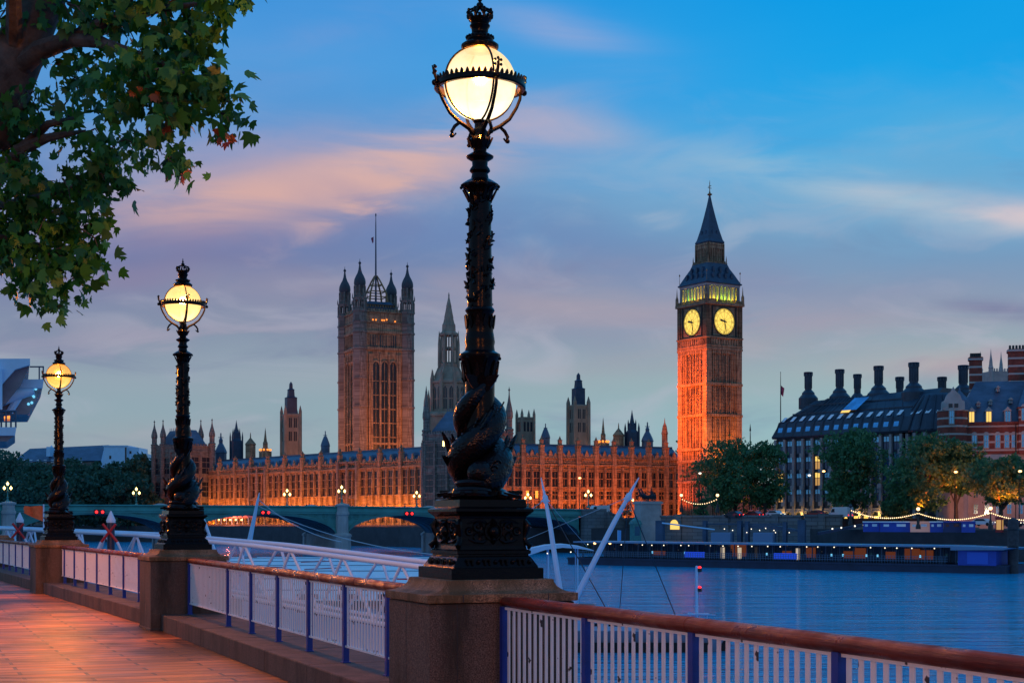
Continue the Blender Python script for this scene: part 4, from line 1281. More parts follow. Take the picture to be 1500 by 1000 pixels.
# ---------------------------------------------------------------- lesser roof turrets
def roof_turret(kind, px, ytop, ybase, w, d, label):
    k = F / d
    t = thing({'ogee': 'roof_ventilator', 'fleche': 'roof_fleche', 'cone': 'conical_turret', 'spire': 'lit_spirelet', 'vent': 'ventilation_tower', 'square': 'square_tower', 'red': 'stair_turret'}[kind],
              label, 'turret' if kind not in ('vent', 'square') else 'tower', (xof(px, d), d + 9, 0), R(23))
    d = d + 9
    z = lambda y: zof(y, d)
    r = w / 2 / k / (1.28 if kind in ('vent', 'square') else 1)
    low = 14.0
    s = mb()
    if kind == 'ogee':
        s.lathe([(r, low), (r, z(ybase - 8)), (r * 1.1, z(ybase - 9)), (r * .95, z(ybase - 13)), (r * .55, z(ybase - 20)), (r * .34, z(ybase - 23)), (r * .36, z(ytop + 10)), (r * .14, z(ytop + 7)), (r * .1, z(ytop))], 8, rot=PI / 8)
        s.box(-r * .45, r * .45, -.08, .08, z(ytop + 7) , z(ytop + 6)); s.build('roof', 'slate', t)
    elif kind == 'fleche':
        s.square([(r * .95, low), (r * .9, z(ybase - 22)), (r * .62, z(ybase - 26)), (r * .55, z(ybase - 34)), (r * .34, z(ybase - 36)), (r * .06, z(ytop + 3)), (r * .02, z(ytop))])
        s.build('lantern', 'lead_blue', t)
        s = mb()
        for sx in (-1, 1):
            for sy in (-1, 1):
                s.square([(.28, low), (.26, z(ybase - 28)), (.02, z(ybase - 36))], (sx * r, sy * r, 0))
                s.square([(.2, z(ybase - 26)), (.18, z(ybase - 36)), (.02, z(ybase - 41))], (sx * r * .55, sy * r * .55, 0))
        s.build('pinnacle', 'lead_blue', t)
    elif kind == 'cone':
        s.lathe([(r, low), (r, z(ybase - 16)), (r * 1.08, z(ybase - 17)), (r * 1.08, z(ybase - 18))], 8, rot=PI / 8); s.build('wall', 'stone', t)
        s = mb(); s.lathe([(r * 1.1, z(ybase - 18)), (r * .12, z(ytop + 8)), (r * .1, z(ytop + 4)), (r * .03, z(ytop))], 8, rot=PI / 8); s.build('roof', 'stone', t)
    elif kind == 'spire':
        s.lathe([(r * 1.3, low), (r * 1.3, z(ybase - 7)), (r * .9, z(ybase - 9)), (r * .9, z(ybase - 16)), (r * .6, z(ybase - 18)), (r * .08, z(ytop + 2)), (r * .02, z(ytop))], 8, rot=PI / 8); s.build('spire', 'stone', t)
        s = mb()
        for q in range(9): s.ball((math.cos(q * .7) * r * 2.0, math.sin(q * .7) * r * 2.0, z(ybase - 5.5)), .42, 6, 5)
        s.build('lamp_ring', 'amber_glow', t)
        s = mb(); s.lathe([(r * 2.4, low), (r * 2.4, z(ybase - 3)), (r * 1.2, z(ybase - 4))], 8); s.build('base', 'stone', t)
    elif kind == 'vent':
        h = (ybase - ytop)
        s.square([(r, low), (r, z(ytop + h * .47)), (r * 1.06, z(ytop + h * .465)), (r * 1.06, z(ytop + h * .44)), (r * .9, z(ytop + h * .43))])
        for sx in (-1, 1):
            for sy in (-1, 1):
                s.square([(.55, low), (.5, z(ytop + h * .40)), (.05, z(ytop + h * .32))], (sx * r, sy * r, 0))
        s.build('wall', 'stone_tan', t)
        light('floodlight', 'POINT', (-5, -r - 12, 17), (1, .42, .16), 2200, .4, t)
        s = mb(); s.square([(r * .68, z(ytop + h * .47)), (r * .66, z(ytop + h * .22)), (r * .7, z(ytop + h * .215)), (r * .42, z(ytop + h * .2)), (r * .36, z(ytop + h * .115)), (r * .42, z(ytop + h * .11)), (r * .2, z(ytop + h * .09)), (r * .18, z(ytop + h * .03)), (r * .03, z(ytop))]); s.build('roof', 'slate_dark', t)
        g = None
        for rz in (0, -PI / 2):
            for cx in (-.34, .34):
                for yy in (.80, .62):
                    s = mb(); s.cur = 0; s.box(-r * .2, r * .2, -.05, .02, 0, h * .13 / k); s.cur = 1; s.box(-.08, .08, -.12, 0, 0, h * .13 / k)
                    p = Matrix.Rotation(rz, 3, 'Z') @ Vector((cx * r, -r, z(ytop + h * yy)))
                    g = s.build('window', ['pane_dark', 'stone_tan'], t, p, rz) if g is None else copy_part(g, p, rz)
    elif kind == 'square':
        s.square([(r, low), (r, z(ytop + 15)), (r * 1.08, z(ytop + 14.5)), (r * 1.08, z(ytop + 12))]);
        for sx in (-1, 1):
            for sy in (-1, 1): s.square([(.4, low), (.38, z(ytop + 8)), (.04, z(ytop))], (sx * r, sy * r, 0))
        s.build('wall', 'stone_tan', t)
        g = None
        for rz in (0, -PI / 2):
            for cx in (-.55, 0, .55):
                s = mb(); s.box(-r * .16, r * .16, -.05, .02, 0, 14 / k); p = Matrix.Rotation(rz, 3, 'Z') @ Vector((cx * r, -r, z(ytop + 33)))
                g = s.build('window', 'pane_dark', t, p, rz) if g is None else copy_part(g, p, rz)
    elif kind == 'red':
        s.lathe([(r, low - 14), (r, z(ytop + 24)), (r * 1.2, z(ytop + 23)), (r * 1.0, z(ytop + 20)), (r * .7, z(ytop + 12)), (r * .2, z(ytop + 7)), (r * .05, z(ytop))], 8); s.build('wall', 'stone', t)
roof_turret('ogee', 317, 634, 672, 17, 590, 'slate roof ventilator with finial, just right of the pavilion behind the middle lamp')
roof_turret('fleche', 340, 615, 668, 15, 585, 'dark spiky lead fleche left of the red conical turret')
roof_turret('cone', 361, 633, 668, 15, 580, 'red conical stone turret between dark fleche and lit spirelet, left half of palace')
roof_turret('spire', 383, 626, 664, 8, 575, 'small spirelet with ring of orange lights left of the ventilation tower')
roof_turret('vent', 421, 559, 668, 29, 570, 'pale stone ventilation tower with dark stepped top, left of the flag tower')
roof_turret('ogee', 472, 631, 662, 13, 540, 'slate roof ventilator beside the foot of the flag tower')
roof_turret('square', 770, 599, 650, 25, 500, 'small square tower with four corner pinnacles right of the nearest lamp')
roof_turret('ogee', 800, 620, 650, 13, 490, 'slate roof ventilator between the square tower and dark topped tower')
roof_turret('vent', 849, 546, 655, 29, 490, 'pale ventilation tower with tall dark top, midway between nearest lamp and clock tower')
roof_turret('spire', 886, 611, 652, 8, 490, 'small spirelet with ring of orange lights right of the dark topped tower')
roof_turret('cone', 909, 619, 655, 16, 490, 'red conical stone turret right of a lit spirelet, clock tower side')
roof_turret('fleche', 929, 600, 655, 15, 490, 'dark spiky lead fleche nearest the clock tower')
roof_turret('ogee', 952, 618, 655, 17, 490, 'slate roof ventilator nearest the clock tower')
roof_turret('red', 978, 612, 655, 9, 463, 'slim floodlit stair turret beside the clock tower')

# ---------------------------------------------------------------- clock tower
d_ = 445.0
ctr = thing('clock_tower', 'tall floodlit clock tower with two lit dials and blue spire', 'tower', (xof(1043.5, d_), d_ + 6, 0), R(32))
d_ = 451.0
Hs = 6.35
s = mb()
s.box(-Hs, Hs, -Hs, Hs, -.05, zv(514))
for sx in (-1, 1):
    for sy in (-1, 1):
        s.square([(1.0, -.05), (1.0, zv(514))], (sx * (Hs - .55), sy * (Hs - .55), 0))
for rz in range(4):
    s.T = Matrix.Rotation(rz * PI / 2, 4, 'Z')
    for k in range(-5, 6):
        pr = .42 if k % 2 else .25
        s.box(k * .82 - .13, k * .82 + .13, -Hs - pr, -Hs, -.05, zv(521))
    for k in range(-5, 6):
        s.box(k * .82 - .33, k * .82 + .33, -Hs - .5, -Hs, zv(521), zv(516))
for y in (708, 678, 661, 612, 567, 516):
    s.T = Matrix.Identity(4); s.square([(Hs + .62, zv(y)), (Hs + .62, zv(y) + .75)])
s.build('shaft', 'stone', ctr)
g = None
for rz in (0, -PI / 2):
    for lo, hi in ((609, 570), (658, 616), (563, 524)):
        for k in (-2.5, -.5, .5, 2.5):
            w = mb(); w.box(-.22, .22, -.03, .02, 0, zv(hi) - zv(lo))
            p = Matrix.Rotation(rz, 3, 'Z') @ Vector((k * .82 * 1.0, -Hs, zv(lo)))
            o = w.build('window', 'pane_dark', ctr, p, rz) if g is None or abs(g[1] - (lo - hi)) > .5 else copy_part(g[0], p, rz)
            g = (o, lo - hi)
Hc = 6.85
s = mb()
s.square([(Hs + .2, zv(514)), (Hc + .1, zv(511)), (Hc + .1, zv(509)), (Hc - .2, zv(508)), (Hc - .2, zv(500)), (Hc + .25, zv(499)), (Hc + .25, zv(497))])
s.square([(Hc - .25, zv(497)), (Hc - .25, zv(452)), (Hc + .5, zv(451)), (Hc + .5, zv(447)), (Hc, zv(446.5))])
for rz in range(4):
    s.T = Matrix.Rotation(rz * PI / 2, 4, 'Z')
    for x in (-1, 1):
        s.square([(.75, zv(509)), (.75, zv(449))], (x * (Hc - .7), -Hc + .7, 0))
        s.lathe([(.5, zv(449)), (.45, zv(437)), (.2, zv(434)), (.03, zv(422))], 6, (x * (Hc + .1), -Hc - .1, 0))
    for k in range(-5, 6):
        s.box(k - .25, k + .25, -Hc - .1, -Hc + .3, zv(508), zv(500))
    for k in range(-12, 13):
        s.box(k * .5 - .12, k * .5 + .12, -Hc - .2, -Hc + .1, zv(446.5), zv(443))
s.build('clock_storey', 'stone', ctr)
# dials
def dial(rz):
    R0 = 3.85
    X90 = Matrix.Rotation(PI / 2, 4, 'X')
    pos = Matrix.Rotation(rz, 3, 'Z') @ Vector((0, -Hc + .24, zv(474.5)))
    s = mb()
    s.cur = 0; s.T = X90; s.lathe([(R0, 0), (R0, .14)], 64)
    s.cur = 1; s.T = Matrix.Identity(4)
    for rr, th in ((R0 + .12, .17), (R0 * .72, .045), (R0 * .94, .05)): s.torus((0, -.16, 0), rr, th, 56, 6, X90)
    for hh in (4.75, 4.4):
        for q in range(4):
            s.T = Matrix.Rotation(q * PI / 2, 4, 'Y'); s.box(-hh, hh, -.2, .0, hh - .16, hh)
    for q in range(12):
        s.T = Matrix.Rotation(q * PI / 6, 4, 'Y')
        n = 3 if q % 3 == 0 else 2
        for j in range(n): s.box(-.26 + j * .52 / (n - 1) - .05, -.26 + j * .52 / (n - 1) + .05, -.20, -.14, R0 * .76, R0 * .92)
        s.box(-.022, .022, -.19, -.14, R0 * .2, R0 * .72)
    for q in range(60):
        s.T = Matrix.Rotation(q * PI / 30, 4, 'Y'); s.box(-.025, .025, -.19, -.14, R0 * .945, R0 * .995)
    s.T = Matrix.Identity(4); s.torus((0, -.16, 0), R0 * .2, .03, 24, 5, X90)
    o = s.build('clock_dial', ['dial_glow', 'iron_plain'], ctr, pos, rz)
    hnd = mb()
    for angle, ln, w in ((9 * 30 + 14, 2.25, .3), (28 * 6, 3.7, .17)):
        hnd.T = Matrix.Rotation(R(angle), 4, 'Y')
        hnd.prism([(-w * .5, -.8), (w * .5, -.8), (w, ln * .6), (w * .45, ln * .8), (0, ln), (-w * .45, ln * .8), (-w, ln * .6)], -.36 + .05 * (w < .2), -.30 + .05 * (w < .2))
    hnd.T = X90; hnd.lathe([(.35, .26), (.35, .4)], 12)
    hnd.build('clock_hand', 'iron_plain', o)
dial(0); dial(-PI / 2)
s = mb()
s.square([(4.9, zv(446)), (4.9, zv(421))])
s.build('belfry_core', 'stone_pale', ctr)
s = mb()
for rz in range(4):
    s.T = Matrix.Rotation(rz * PI / 2, 4, 'Z')
    for k in range(-4, 5):
        s.square([(.24, zv(446)), (.22, zv(425))], (k * 1.42, -6.05, 0))
        if k < 4:
            x0 = k * 1.42 + .71
            for q in range(5):
                a0, a1 = PI * q / 5, PI * (q + 1) / 5
                s.prism([(x0 + .5 * math.cos(a0), zv(427) + .6 * math.sin(a0)), (x0 + .5 * math.cos(a1), zv(427) + .6 * math.sin(a1)), (x0 + .71 * math.cos(a1), zv(427) + 1.0 * math.sin(a1)), (x0 + .71 * math.cos(a0), zv(427) + 1.0 * math.sin(a0))], -6.2, -5.8)
    for x in (-1, 1): s.square([(.55, zv(446)), (.5, zv(423))], (x * 5.8, -5.8, 0))
s.T = Matrix.Identity(4)
s.square([(6.4, zv(423)), (6.45, zv(420))])
s.build('belfry_arcade', 'stone_pale', ctr)
for rz in (0, -PI / 2):
    for x, col in ((-3.7, (1, .62, .02)), (-1.2, (.15, 1, .03) if rz else (.55, 1, .03)), (1.4, (1, .62, .02) if rz else (.5, 1, .05)), (3.9, (1, .62, .02))):
        p = Matrix.Rotation(rz, 3, 'Z') @ Vector((x, -5.45, zv(444.5)))
        light('belfry_lamp', 'POINT', p, col, 330, .15, ctr)
s = mb()
s.square([(6.75, zv(420)), (6.85, zv(418.5)), (6.5, zv(417)), (5.2, zv(404)), (4.2, zv(395)), (3.65, zv(387.5))])
s.square([(3.05, zv(357.5)), (3.15, zv(356)), (2.75, zv(352)), (1.95, zv(336)), (1.2, zv(317)), (.62, zv(301)), (.25, zv(289)), (.22, zv(287))])
for rz in range(4):
    s.T = Matrix.Rotation(rz * PI / 2, 4, 'Z')
    for z0, h, cs in ((zv(411), 5.9, (-3.6, -1.2, 1.2, 3.6)), (zv(402), 5.0, (-2.6, 0, 2.6))):
        for x in cs:
            s.prism([(x - .38, z0), (x + .38, z0), (x + .38, z0 + .9), (x, z0 + 1.6), (x - .38, z0 + .9)], -h - .15, -h + 1.5)
    for x in (-.9, .9): s.prism([(x - .25, zv(344)), (x + .25, zv(344)), (x, zv(339))], -2.45, -1.5)
s.build('spire', 'lead_blue', ctr)
s = mb()
for rz in range(4):
    s.T = Matrix.Rotation(rz * PI / 2, 4, 'Z')
    for k in range(-4, 5): s.square([(.14, zv(386)), (.13, zv(362))], (k * .7, -2.85, 0))
    for k in range(-4, 4):
        s.box(k * .7 + .1, k * .7 + .6, -2.95, -2.75, zv(366), zv(361))
    for k in range(-6, 7): s.box(k * .55 - .1, k * .55 + .1, -3.7, -3.5, zv(387), zv(384))
    for x in (-1, 1):
        s.square([(.3, zv(388)), (.28, zv(358))], (x * 2.85, -2.85, 0))
        s.lathe([(.2, zv(387)), (.16, zv(382)), (.02, zv(376))], 5, (x * 3.5, -3.5, 0))
        s.lathe([(.08, zv(418)), (.05, zv(404)), (.25, zv(403)), (.02, zv(400))], 5, (x * 6.4, -6.4, 0))
s.T = Matrix.Identity(4)
s.square([(3.75, zv(388)), (3.75, zv(387)), (2.4, zv(386.8))]); s.square([(3.05, zv(361)), (3.05, zv(358))])
s.square([(2.1, zv(387)), (2.1, zv(358))])
s.build('lantern', 'stone', ctr)
s = mb()
s.lathe([(.22, zv(287)), (.75, zv(285.5)), (.75, zv(284.5)), (.3, zv(283)), (.13, zv(280)), (.1, zv(268)), (.02, zv(264))], 8)
s.box(-.7, .7, -.05, .05, zv(276), zv(275.2)); s.box(-.05, .05, -.7, .7, zv(273.2), zv(272.4))
s.build('finial', 'gilt', ctr)

# ---------------------------------------------------------------- Westminster side bridge
BO = Vector((-121, 300, 0)); bang = math.atan2(.385, .923)
br_t = thing('arch_bridge', 'green iron arch bridge with stone piers crossing to the palace', 'bridge', BO, bang)
BW = 26.0
def deck_z(t): return 5.15 - 0.000050 * (t - 40) ** 2     # top of the parapet
PT = [-87.1, -51.6, -16.1, 19.4, 54.5, 90, 120, 149.6]
def bprism(s, poly, y0, y1): s.prism(poly, y0, y1)
s = mb(); rib = mb(); pars = {0: mb(), BW: mb()}
for i, (a, c) in enumerate(zip(PT, PT[1:])):
    hw = (c - a) / 2 - 1.3; mx_ = (a + c) / 2
    spring = -1.5; crown = deck_z(mx_) - 1.95
    n = 28
    arc = [(mx_ + hw * math.cos(PI * k / n), spring + (crown - spring) * math.sin(PI * k / n)) for k in range(n + 1)]
    # barrel soffit and spandrels
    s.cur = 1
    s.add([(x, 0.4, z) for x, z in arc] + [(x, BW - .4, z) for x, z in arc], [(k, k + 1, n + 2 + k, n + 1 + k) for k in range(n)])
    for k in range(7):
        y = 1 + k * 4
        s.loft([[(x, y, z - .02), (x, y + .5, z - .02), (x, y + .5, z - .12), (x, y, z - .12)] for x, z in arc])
    s.cur = 0
    for y in (0, BW):
        v = []; f = []
        for k, (x, z) in enumerate(arc):
            v += [(x, y, min(z, deck_z(x) - 1.72)), (x, y, deck_z(x) - 1.7)]
        for k in range(n): f.append((2 * k, 2 * k + 1, 2 * k + 3, 2 * k + 2))
        s.add(v, f)
    # face ring
    rib.loft([[(x, -.28, z - .05), (x, .12, z - .05), (x, .12, z + .5), (x, -.28, z + .5)] for x, z in arc])
    rib.loft([[(x, -.42, z + .36), (x, -.26, z + .36), (x, -.26, z + .58), (x, -.42, z + .58)] for x, z in arc])
    for sg in (-1, 1):          # pierced spandrel panels
        for q, rr in ((.80, .55), (.68, .32), (.9, .3)):
            x = mx_ + sg * hw * q * 1.06; z0 = spring + (crown - spring) * math.sqrt(max(0, 1 - q * q)) + .9
            zz = (z0 + deck_z(x) - 1.9) / 2 + .1
            rib.torus((x, -.06, zz), rr, .1, 16, 5, Matrix.Rotation(PI / 2, 4, 'X'))
            rib.box(x - .05, x + .05, -.12, -.02, zz - rr, zz + rr); rib.box(x - rr, x + rr, -.12, -.02, zz - .05, zz + .05)
n = 60
for k in range(n):
    x0, x1 = -87 + (236.6 + 0) * k / n, -87 + 236.6 * (k + 1) / n
    for y in (0, BW):
        o = -1 if y == 0 else 1; par = pars[y]
        ya, yb = sorted((y - o * .1, y + o * .5))
        for z0, z1, pr in ((-1.75, -1.35, .45), (-1.35, -1.25, .6), (-1.25, -.22, .0), (-.22, 0, .28)):
            par.loft([[(x, min(ya, y - o * .1, y + o * pr), deck_z(x) + z0), (x, max(yb * 0 + y + o * pr, y - o * .1), deck_z(x) + z0), (x, max(y + o * pr, y - o * .1), deck_z(x) + z1), (x, min(y + o * pr, y - o * .1), deck_z(x) + z1)] for x in (x0, x1)])
        if y == 0:
            for q in range(4):
                x = x0 + (q + .5) * (x1 - x0) / 4
                par.torus((x, -.03, deck_z(x) - .75), .26, .06, 10, 4, Matrix.Rotation(PI / 2, 4, 'X'))
    s.cur = 2
    s.loft([[(x, .3, deck_z(x) - 1.6), (x, BW - .3, deck_z(x) - 1.6), (x, BW - .3, deck_z(x) - 1.3), (x, .3, deck_z(x) - 1.3)] for x in (x0, x1)])
    s.cur = 0
for a in PT[1:-1]:
    pierm = mb()
    pierm.box(a - 1.35, a + 1.35, -.2, BW + .2, WATER - 2, deck_z(a) - 1.8)
    for y, o in ((0, -1), (BW, 1)):
        pierm.lathe([(2.0, WATER - 2), (1.9, -1.9), (2.1, -1.7), (2.1, -1.3), (1.35, -.9), (1.3, deck_z(a) - 2.2), (1.55, deck_z(a) - 1.9), (1.55, deck_z(a) - 1.4), (1.3, deck_z(a) - 1.2), (1.3, deck_z(a) - .2), (1.6, deck_z(a)), (1.6, deck_z(a) + .35), (.5, deck_z(a) + .6)], 8, (a, y + o * .5, 0), PI / 8)
    pierm.build('pier', 'stone_pale', br_t)
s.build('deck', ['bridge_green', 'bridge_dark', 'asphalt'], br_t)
rib.build('arch_rib', 'bridge_green', br_t)
for y in (0, BW): pars[y].build('parapet', 'bridge_green', br_t)

def bp_(t, y, z): return BO + Matrix.Rotation(bang, 3, 'Z') @ Vector((t, y, z))
def t_at(px, y=0):       # bridge coordinate seen at photo column px
    c, sn = math.cos(bang), math.sin(bang); k = (px - 750) / F
    # (BO.x + c t - sn y) = k (BO.y + sn t + c y)
    return (k * (BO.y + c * y) - BO.x + sn * y) / (c - k * sn)
def make_bridge_lamp(label):
    t = thing('triple_lamp_standard', label, 'street lamp', (0, 0, 0), 0, 'three globed lamps along the bridge')
    s = mb(True)
    s.lathe([(.5, 0), (.45, .3), (.2, .5), (.16, .9), (.26, 1.0), (.12, 1.2), (.09, 2.2), (.2, 2.35), (.08, 2.5), (.07, 3.3), (.18, 3.4), (.1, 3.5)], 10)
    s.build('post', 'bridge_green', t)
    s = mb(True)
    for sg in (-1, 1):
        s.tube([(0, 0, 2.3), (sg * .35, 0, 2.15), (sg * .62, 0, 2.3), (sg * .66, 0, 2.62)], .05, 6)
    s.build('arm', 'gilt', t)
    g = mb(); g.lathe([(.10, -.30), (.27, -.02), (.24, .16), (.05, .34), (.02, .5)], 8)
    o = g.build('lantern', 'lamp_glow', t, (0, 0, 3.82))
    for sg in (-1, 1): copy_part(o, (sg * .66, 0, 2.93))
    return t
bl = None
for px, y, lab in ((11, 0, 'three globed bridge lamp at the left edge, on a stone pier'), (200, BW, 'three globed bridge lamp in front of dark trees, left of the end pavilion'),
                   (421, BW, 'three globed bridge lamp below the left ventilation tower'), (500, 0, 'three globed bridge lamp on the pier left of the flag tower'),
                   (611, BW, 'three globed bridge lamp just left of the nearest lamp post'), (774, BW, 'three globed bridge lamp just right of the nearest lamp post'),
                   (861, 0, 'three globed bridge lamp on the abutment between two white masts'), (924, BW, 'three globed bridge lamp beside the chariot statue')):
    t = t_at(px, y)
    loc = bp_(t, y - .3 if y == 0 else y + .3, deck_z(t) + (.35 if y == 0 else 0))
    if bl is None:
        bl = make_bridge_lamp(lab); bl.location = loc; bl.rotation_euler = (0, 0, .1)
    else: dup(bl, loc, .1, lab)
def nav_light(px, lab, first=[None]):
    i = [k for k in range(len(PT) - 1) if PT[k] < t_at(px) < PT[k + 1]][0]
    t = t_at(px); loc = bp_(t, -.7, deck_z(t) - 1.55)
    if first[0] is None:
        r = thing('navigation_lights', lab, 'signal light', loc, bang, 'red light pairs over the bridge arches')
        s = mb(); s.box(-1.1, 1.1, .02, .12, -.5, .5); s.build('board', 'iron_plain', r)
        g = mb(); g.ball((0, 0, 0), .30, 10, 6); o = g.build('lamp', 'red_glow', r, (-.62, -.2, 0)); copy_part(o, (.62, -.2, 0))
        first[0] = r
    else: dup(first[0], loc, bang, lab)
nav_light(145, 'pair of red lights over the arch left of the middle lamp')
nav_light(388, 'pair of red lights over the arch crossed by the white mast')
nav_light(598, 'pair of red lights over the arch just left of the nearest lamp')

# people and vehicles on the bridge
def make_person(label, group, coat='clothes_dark', legs='clothes_dark'):
    t = thing('person', label, 'person', (0, 0, 0), 0, group)
    s = mb(True)
    s.cur = 0
    s.lathe([(.02, 1.42), (.10, 1.47), (.075, 1.52), (.09, 1.57), (.105, 1.65), (.09, 1.73), (.02, 1.76)], 10)
    s.cur = 1
    s.lathe([(.16, .78), (.19, .95), (.165, 1.1), (.21, 1.32), (.19, 1.42), (.08, 1.47)], 10, sy=.62)
    for sg in (-1, 1):
        s.tube([(sg * .20, 0, 1.39), (sg * .25, .03, 1.1), (sg * .23, -.08, .85)], [.06, .05, .035], 7)
    s.cur = 2
    for sg in (-1, 1):
        s.tube([(sg * .09, 0, .86), (sg * .10, -.03 * sg, .48), (sg * .10, .05 * sg, .06)], [.095, .07, .05], 7)
        s.box(sg * .10 - .045, sg * .10 + .045, -.16 + .05 * sg, .09 + .05 * sg, 0, .08)
    s.build('body', ['skin', coat, legs], t)
    h = mb(True); h.lathe([(.11, 1.64), (.118, 1.70), (.09, 1.775), (.02, 1.79)], 10); h.build('hair', 'hair', t)
    return t
pr = {}
grp = 'people walking over the bridge'
for px, y, coat, lab in ((318, 24, 'clothes_blue', 'person in blue on the bridge right of the middle lamp'), (395, 24, 'clothes_dark', 'person in dark clothes on the bridge above the white mast tip'),
                         (449, 2, 'clothes_dark', 'person in dark clothes on the bridge between two triple lamps'), (537, 2, 'clothes_dark', 'person in dark clothes on the bridge below the flag tower'),
                         (560, 24, 'clothes_red', 'person in red on the bridge below the flag tower'), (593, 2, 'clothes_dark', 'person in dark clothes on the bridge near the red light pair'),
                         (801, 24, 'clothes_red', 'person in red on the bridge by the left upright mast'), (808, 24, 'clothes_dark', 'person in dark clothes right of the person in red on the bridge'),
                         (819, 24, 'clothes_blue', 'person in blue on the bridge between the two white masts'), (834, 2, 'clothes_dark', 'person in dark clothes on the bridge near its right end')):
    t = t_at(px, y); loc = bp_(t, y, deck_z(t) - 1.2)
    if coat not in pr:
        pr[coat] = make_person(lab, grp, coat); pr[coat].location = loc
    else: dup(pr[coat], loc, 1.0, lab)
def make_car(label, paint, group, tail=False, van=False, scale=1):
    t = thing('van' if van else 'car', label, 'van' if van else 'car', (0, 0, 0), 0, group)
    s = mb()
    if van:
        s.prism([(-2.6, .35), (2.7, .35), (2.75, 1.1), (2.2, 1.3), (1.75, 2.2), (1.5, 2.45), (-2.55, 2.5), (-2.65, 1.5)], -.95, .95)
    else:
        s.prism([(-2.1, .3), (2.1, .3), (2.15, .75), (1.3, .92), (.6, 1.42), (-1.0, 1.45), (-1.75, .98), (-2.15, .9)], -.85, .85)
    s.build('body', paint, t)
    w = mb()
    if van:
        w.prism([(1.0, 1.35), (2.05, 1.35), (1.68, 2.1), (1.0, 2.1)], -.97, .97)
    else:
        w.prism([(-1.5, .97), (1.1, .95), (.52, 1.36), (-.95, 1.38)], -.87, .87)
    w.build('window', 'pane_dark', t)
    wh = mb(); wh.T = Matrix.Rotation(PI / 2, 4, 'X'); wh.lathe([(.32, -.1), (.34, -.06), (.34, .06), (.32, .1), (.15, .11)], 14)
    o = None
    for x in (-1.35, 1.35):
        for y in (-.82, .82):
            o = wh.build('wheel', 'rubber', t, (x, y, .34)) if o is None else copy_part(o, (x, y, .34))
    for x, m_, nm in ((2.14, 'spark_white', 'headlight'), (-2.14, 'red_glow', 'tail_light')):
        g = mb(); g.ball((0, 0, 0), .11, 8, 5)
        if van: x *= 1.24
        o = g.build(nm, m_, t, (x, -.62, .72)); copy_part(o, (x, .62, .72))
    return t
cars = 'vehicles on the far bank and bridge'
t = t_at(877, 13); v1 = make_car('white van at the right end of the bridge, left of the tall mast', 'car_white', cars, van=True); v1.location = bp_(t, 13, deck_z(t) - 1.3); v1.rotation_euler = (0, 0, bang + PI)
t = t_at(795, 9)
for px, y, paint, lab, rz in ((470, 10, 'car_dark', 'dark car on the bridge between two triple lamps', 0), (822, 9, 'car_dark', 'dark car on the bridge between the two white masts', PI), (915, 14, 'car_red', 'red car with glowing tail lights left of the chariot statue', .5)):
    t = t_at(px, y); c = make_car(lab, paint, cars); c.location = bp_(t, y, deck_z(t) - 1.3); c.rotation_euler = (0, 0, bang + rz)

# abutment with river stairs
ab = thing('bridge_abutment', 'stone bridge end with river stairs stepping down beside the chariot statue', 'abutment', bp_(149.6, 0, 0), bang)
s = mb()
s.box(0.02, 46, 0, BW, WATER - 2, 2.55)
s.box(-.8, 5.0, -2.2, -.01, WATER - 2, deck_z(150) + .05); s.box(5.01, 9.5, -1.6, -.01, WATER - 2, 3.4)
s.prism([(5.0, 3.9), (9.5, 1.8), (14, 1.6), (18, -.6), (22, -.8), (22, WATER - 2), (5.0, WATER - 2)], -3.4, -2.21)
for k in range(12):
    s.box(9.5 + k * .9, 10.4 + k * .9, -2.2, -.02, WATER - 2, 2.0 - k * .28)
s.prism([(4.8, 4.1), (9.6, 2.0), (14, 1.8), (18.2, -.4), (22, -.6), (22, -.9), (18, -.7), (14, 1.5), (9.4, 1.7), (4.8, 3.8)], -3.7, -3.41)
s.build('wall', 'river_wall_stone', ab)

# chariot statue on its plinth
d_ = 345.0
st = thing('chariot_statue', 'dark bronze chariot group with rearing horses on a stone plinth', 'statue', (xof(949, d_), d_, 0), .35)
s = mb()
zt = zof(734, d_)
s.box(-2.6, 2.6, -1.8, 1.8, -6, zt); s.box(-2.9, 2.9, -2.1, 2.1, zt - .6, zt - .1); s.box(-3.1, 3.1, -2.3, 2.3, -6, .8)
s.build('plinth', 'stone_pale', st)
s = mb(True)
for y in (-.7, .7):      # horses, rearing to the left
    h = Vector((0, y, zt))
    s.tube([h + Vector(p) for p in ((-.2, 0, .95), (-.6, 0, 1.05), (-1.2, 0, 1.35), (-1.6, 0, 1.65), (-1.75, 0, 1.8))], [.25, .38, .36, .34, .2], 10)
    s.tube([h + Vector(p) for p in ((-1.5, 0, 1.7), (-1.75, 0, 2.2), (-1.95, 0, 2.65), (-2.0, 0, 2.85))], [.3, .24, .17, .12], 8)
    s.tube([h + Vector(p) for p in ((-1.9, 0, 2.85), (-2.2, 0, 2.72), (-2.5, 0, 2.5))], [.15, .14, .08], 8)
    for x, zz, kx, kz, fx, fz in ((-1.6, 1.4, -2.2, 1.5, -2.0, .95), (-1.5, 1.3, -2.1, 1.15, -2.25, .7), (-.3, .9, -.1, .45, -.35, 0), (-.45, .9, -.45, .4, -.7, 0)):
        s.tube([h + Vector((x, .1, zz)), h + Vector((kx, .12, kz)), h + Vector((fx, .12, fz))], [.16, .1, .07], 7)
    s.tube([h + Vector(p) for p in ((-.1, 0, 1.0), (.2, 0, .9), (.3, 0, .4))], [.08, .1, .03], 6)
s.build('horse_pair', 'bronze_statue', st)
s = mb(True)
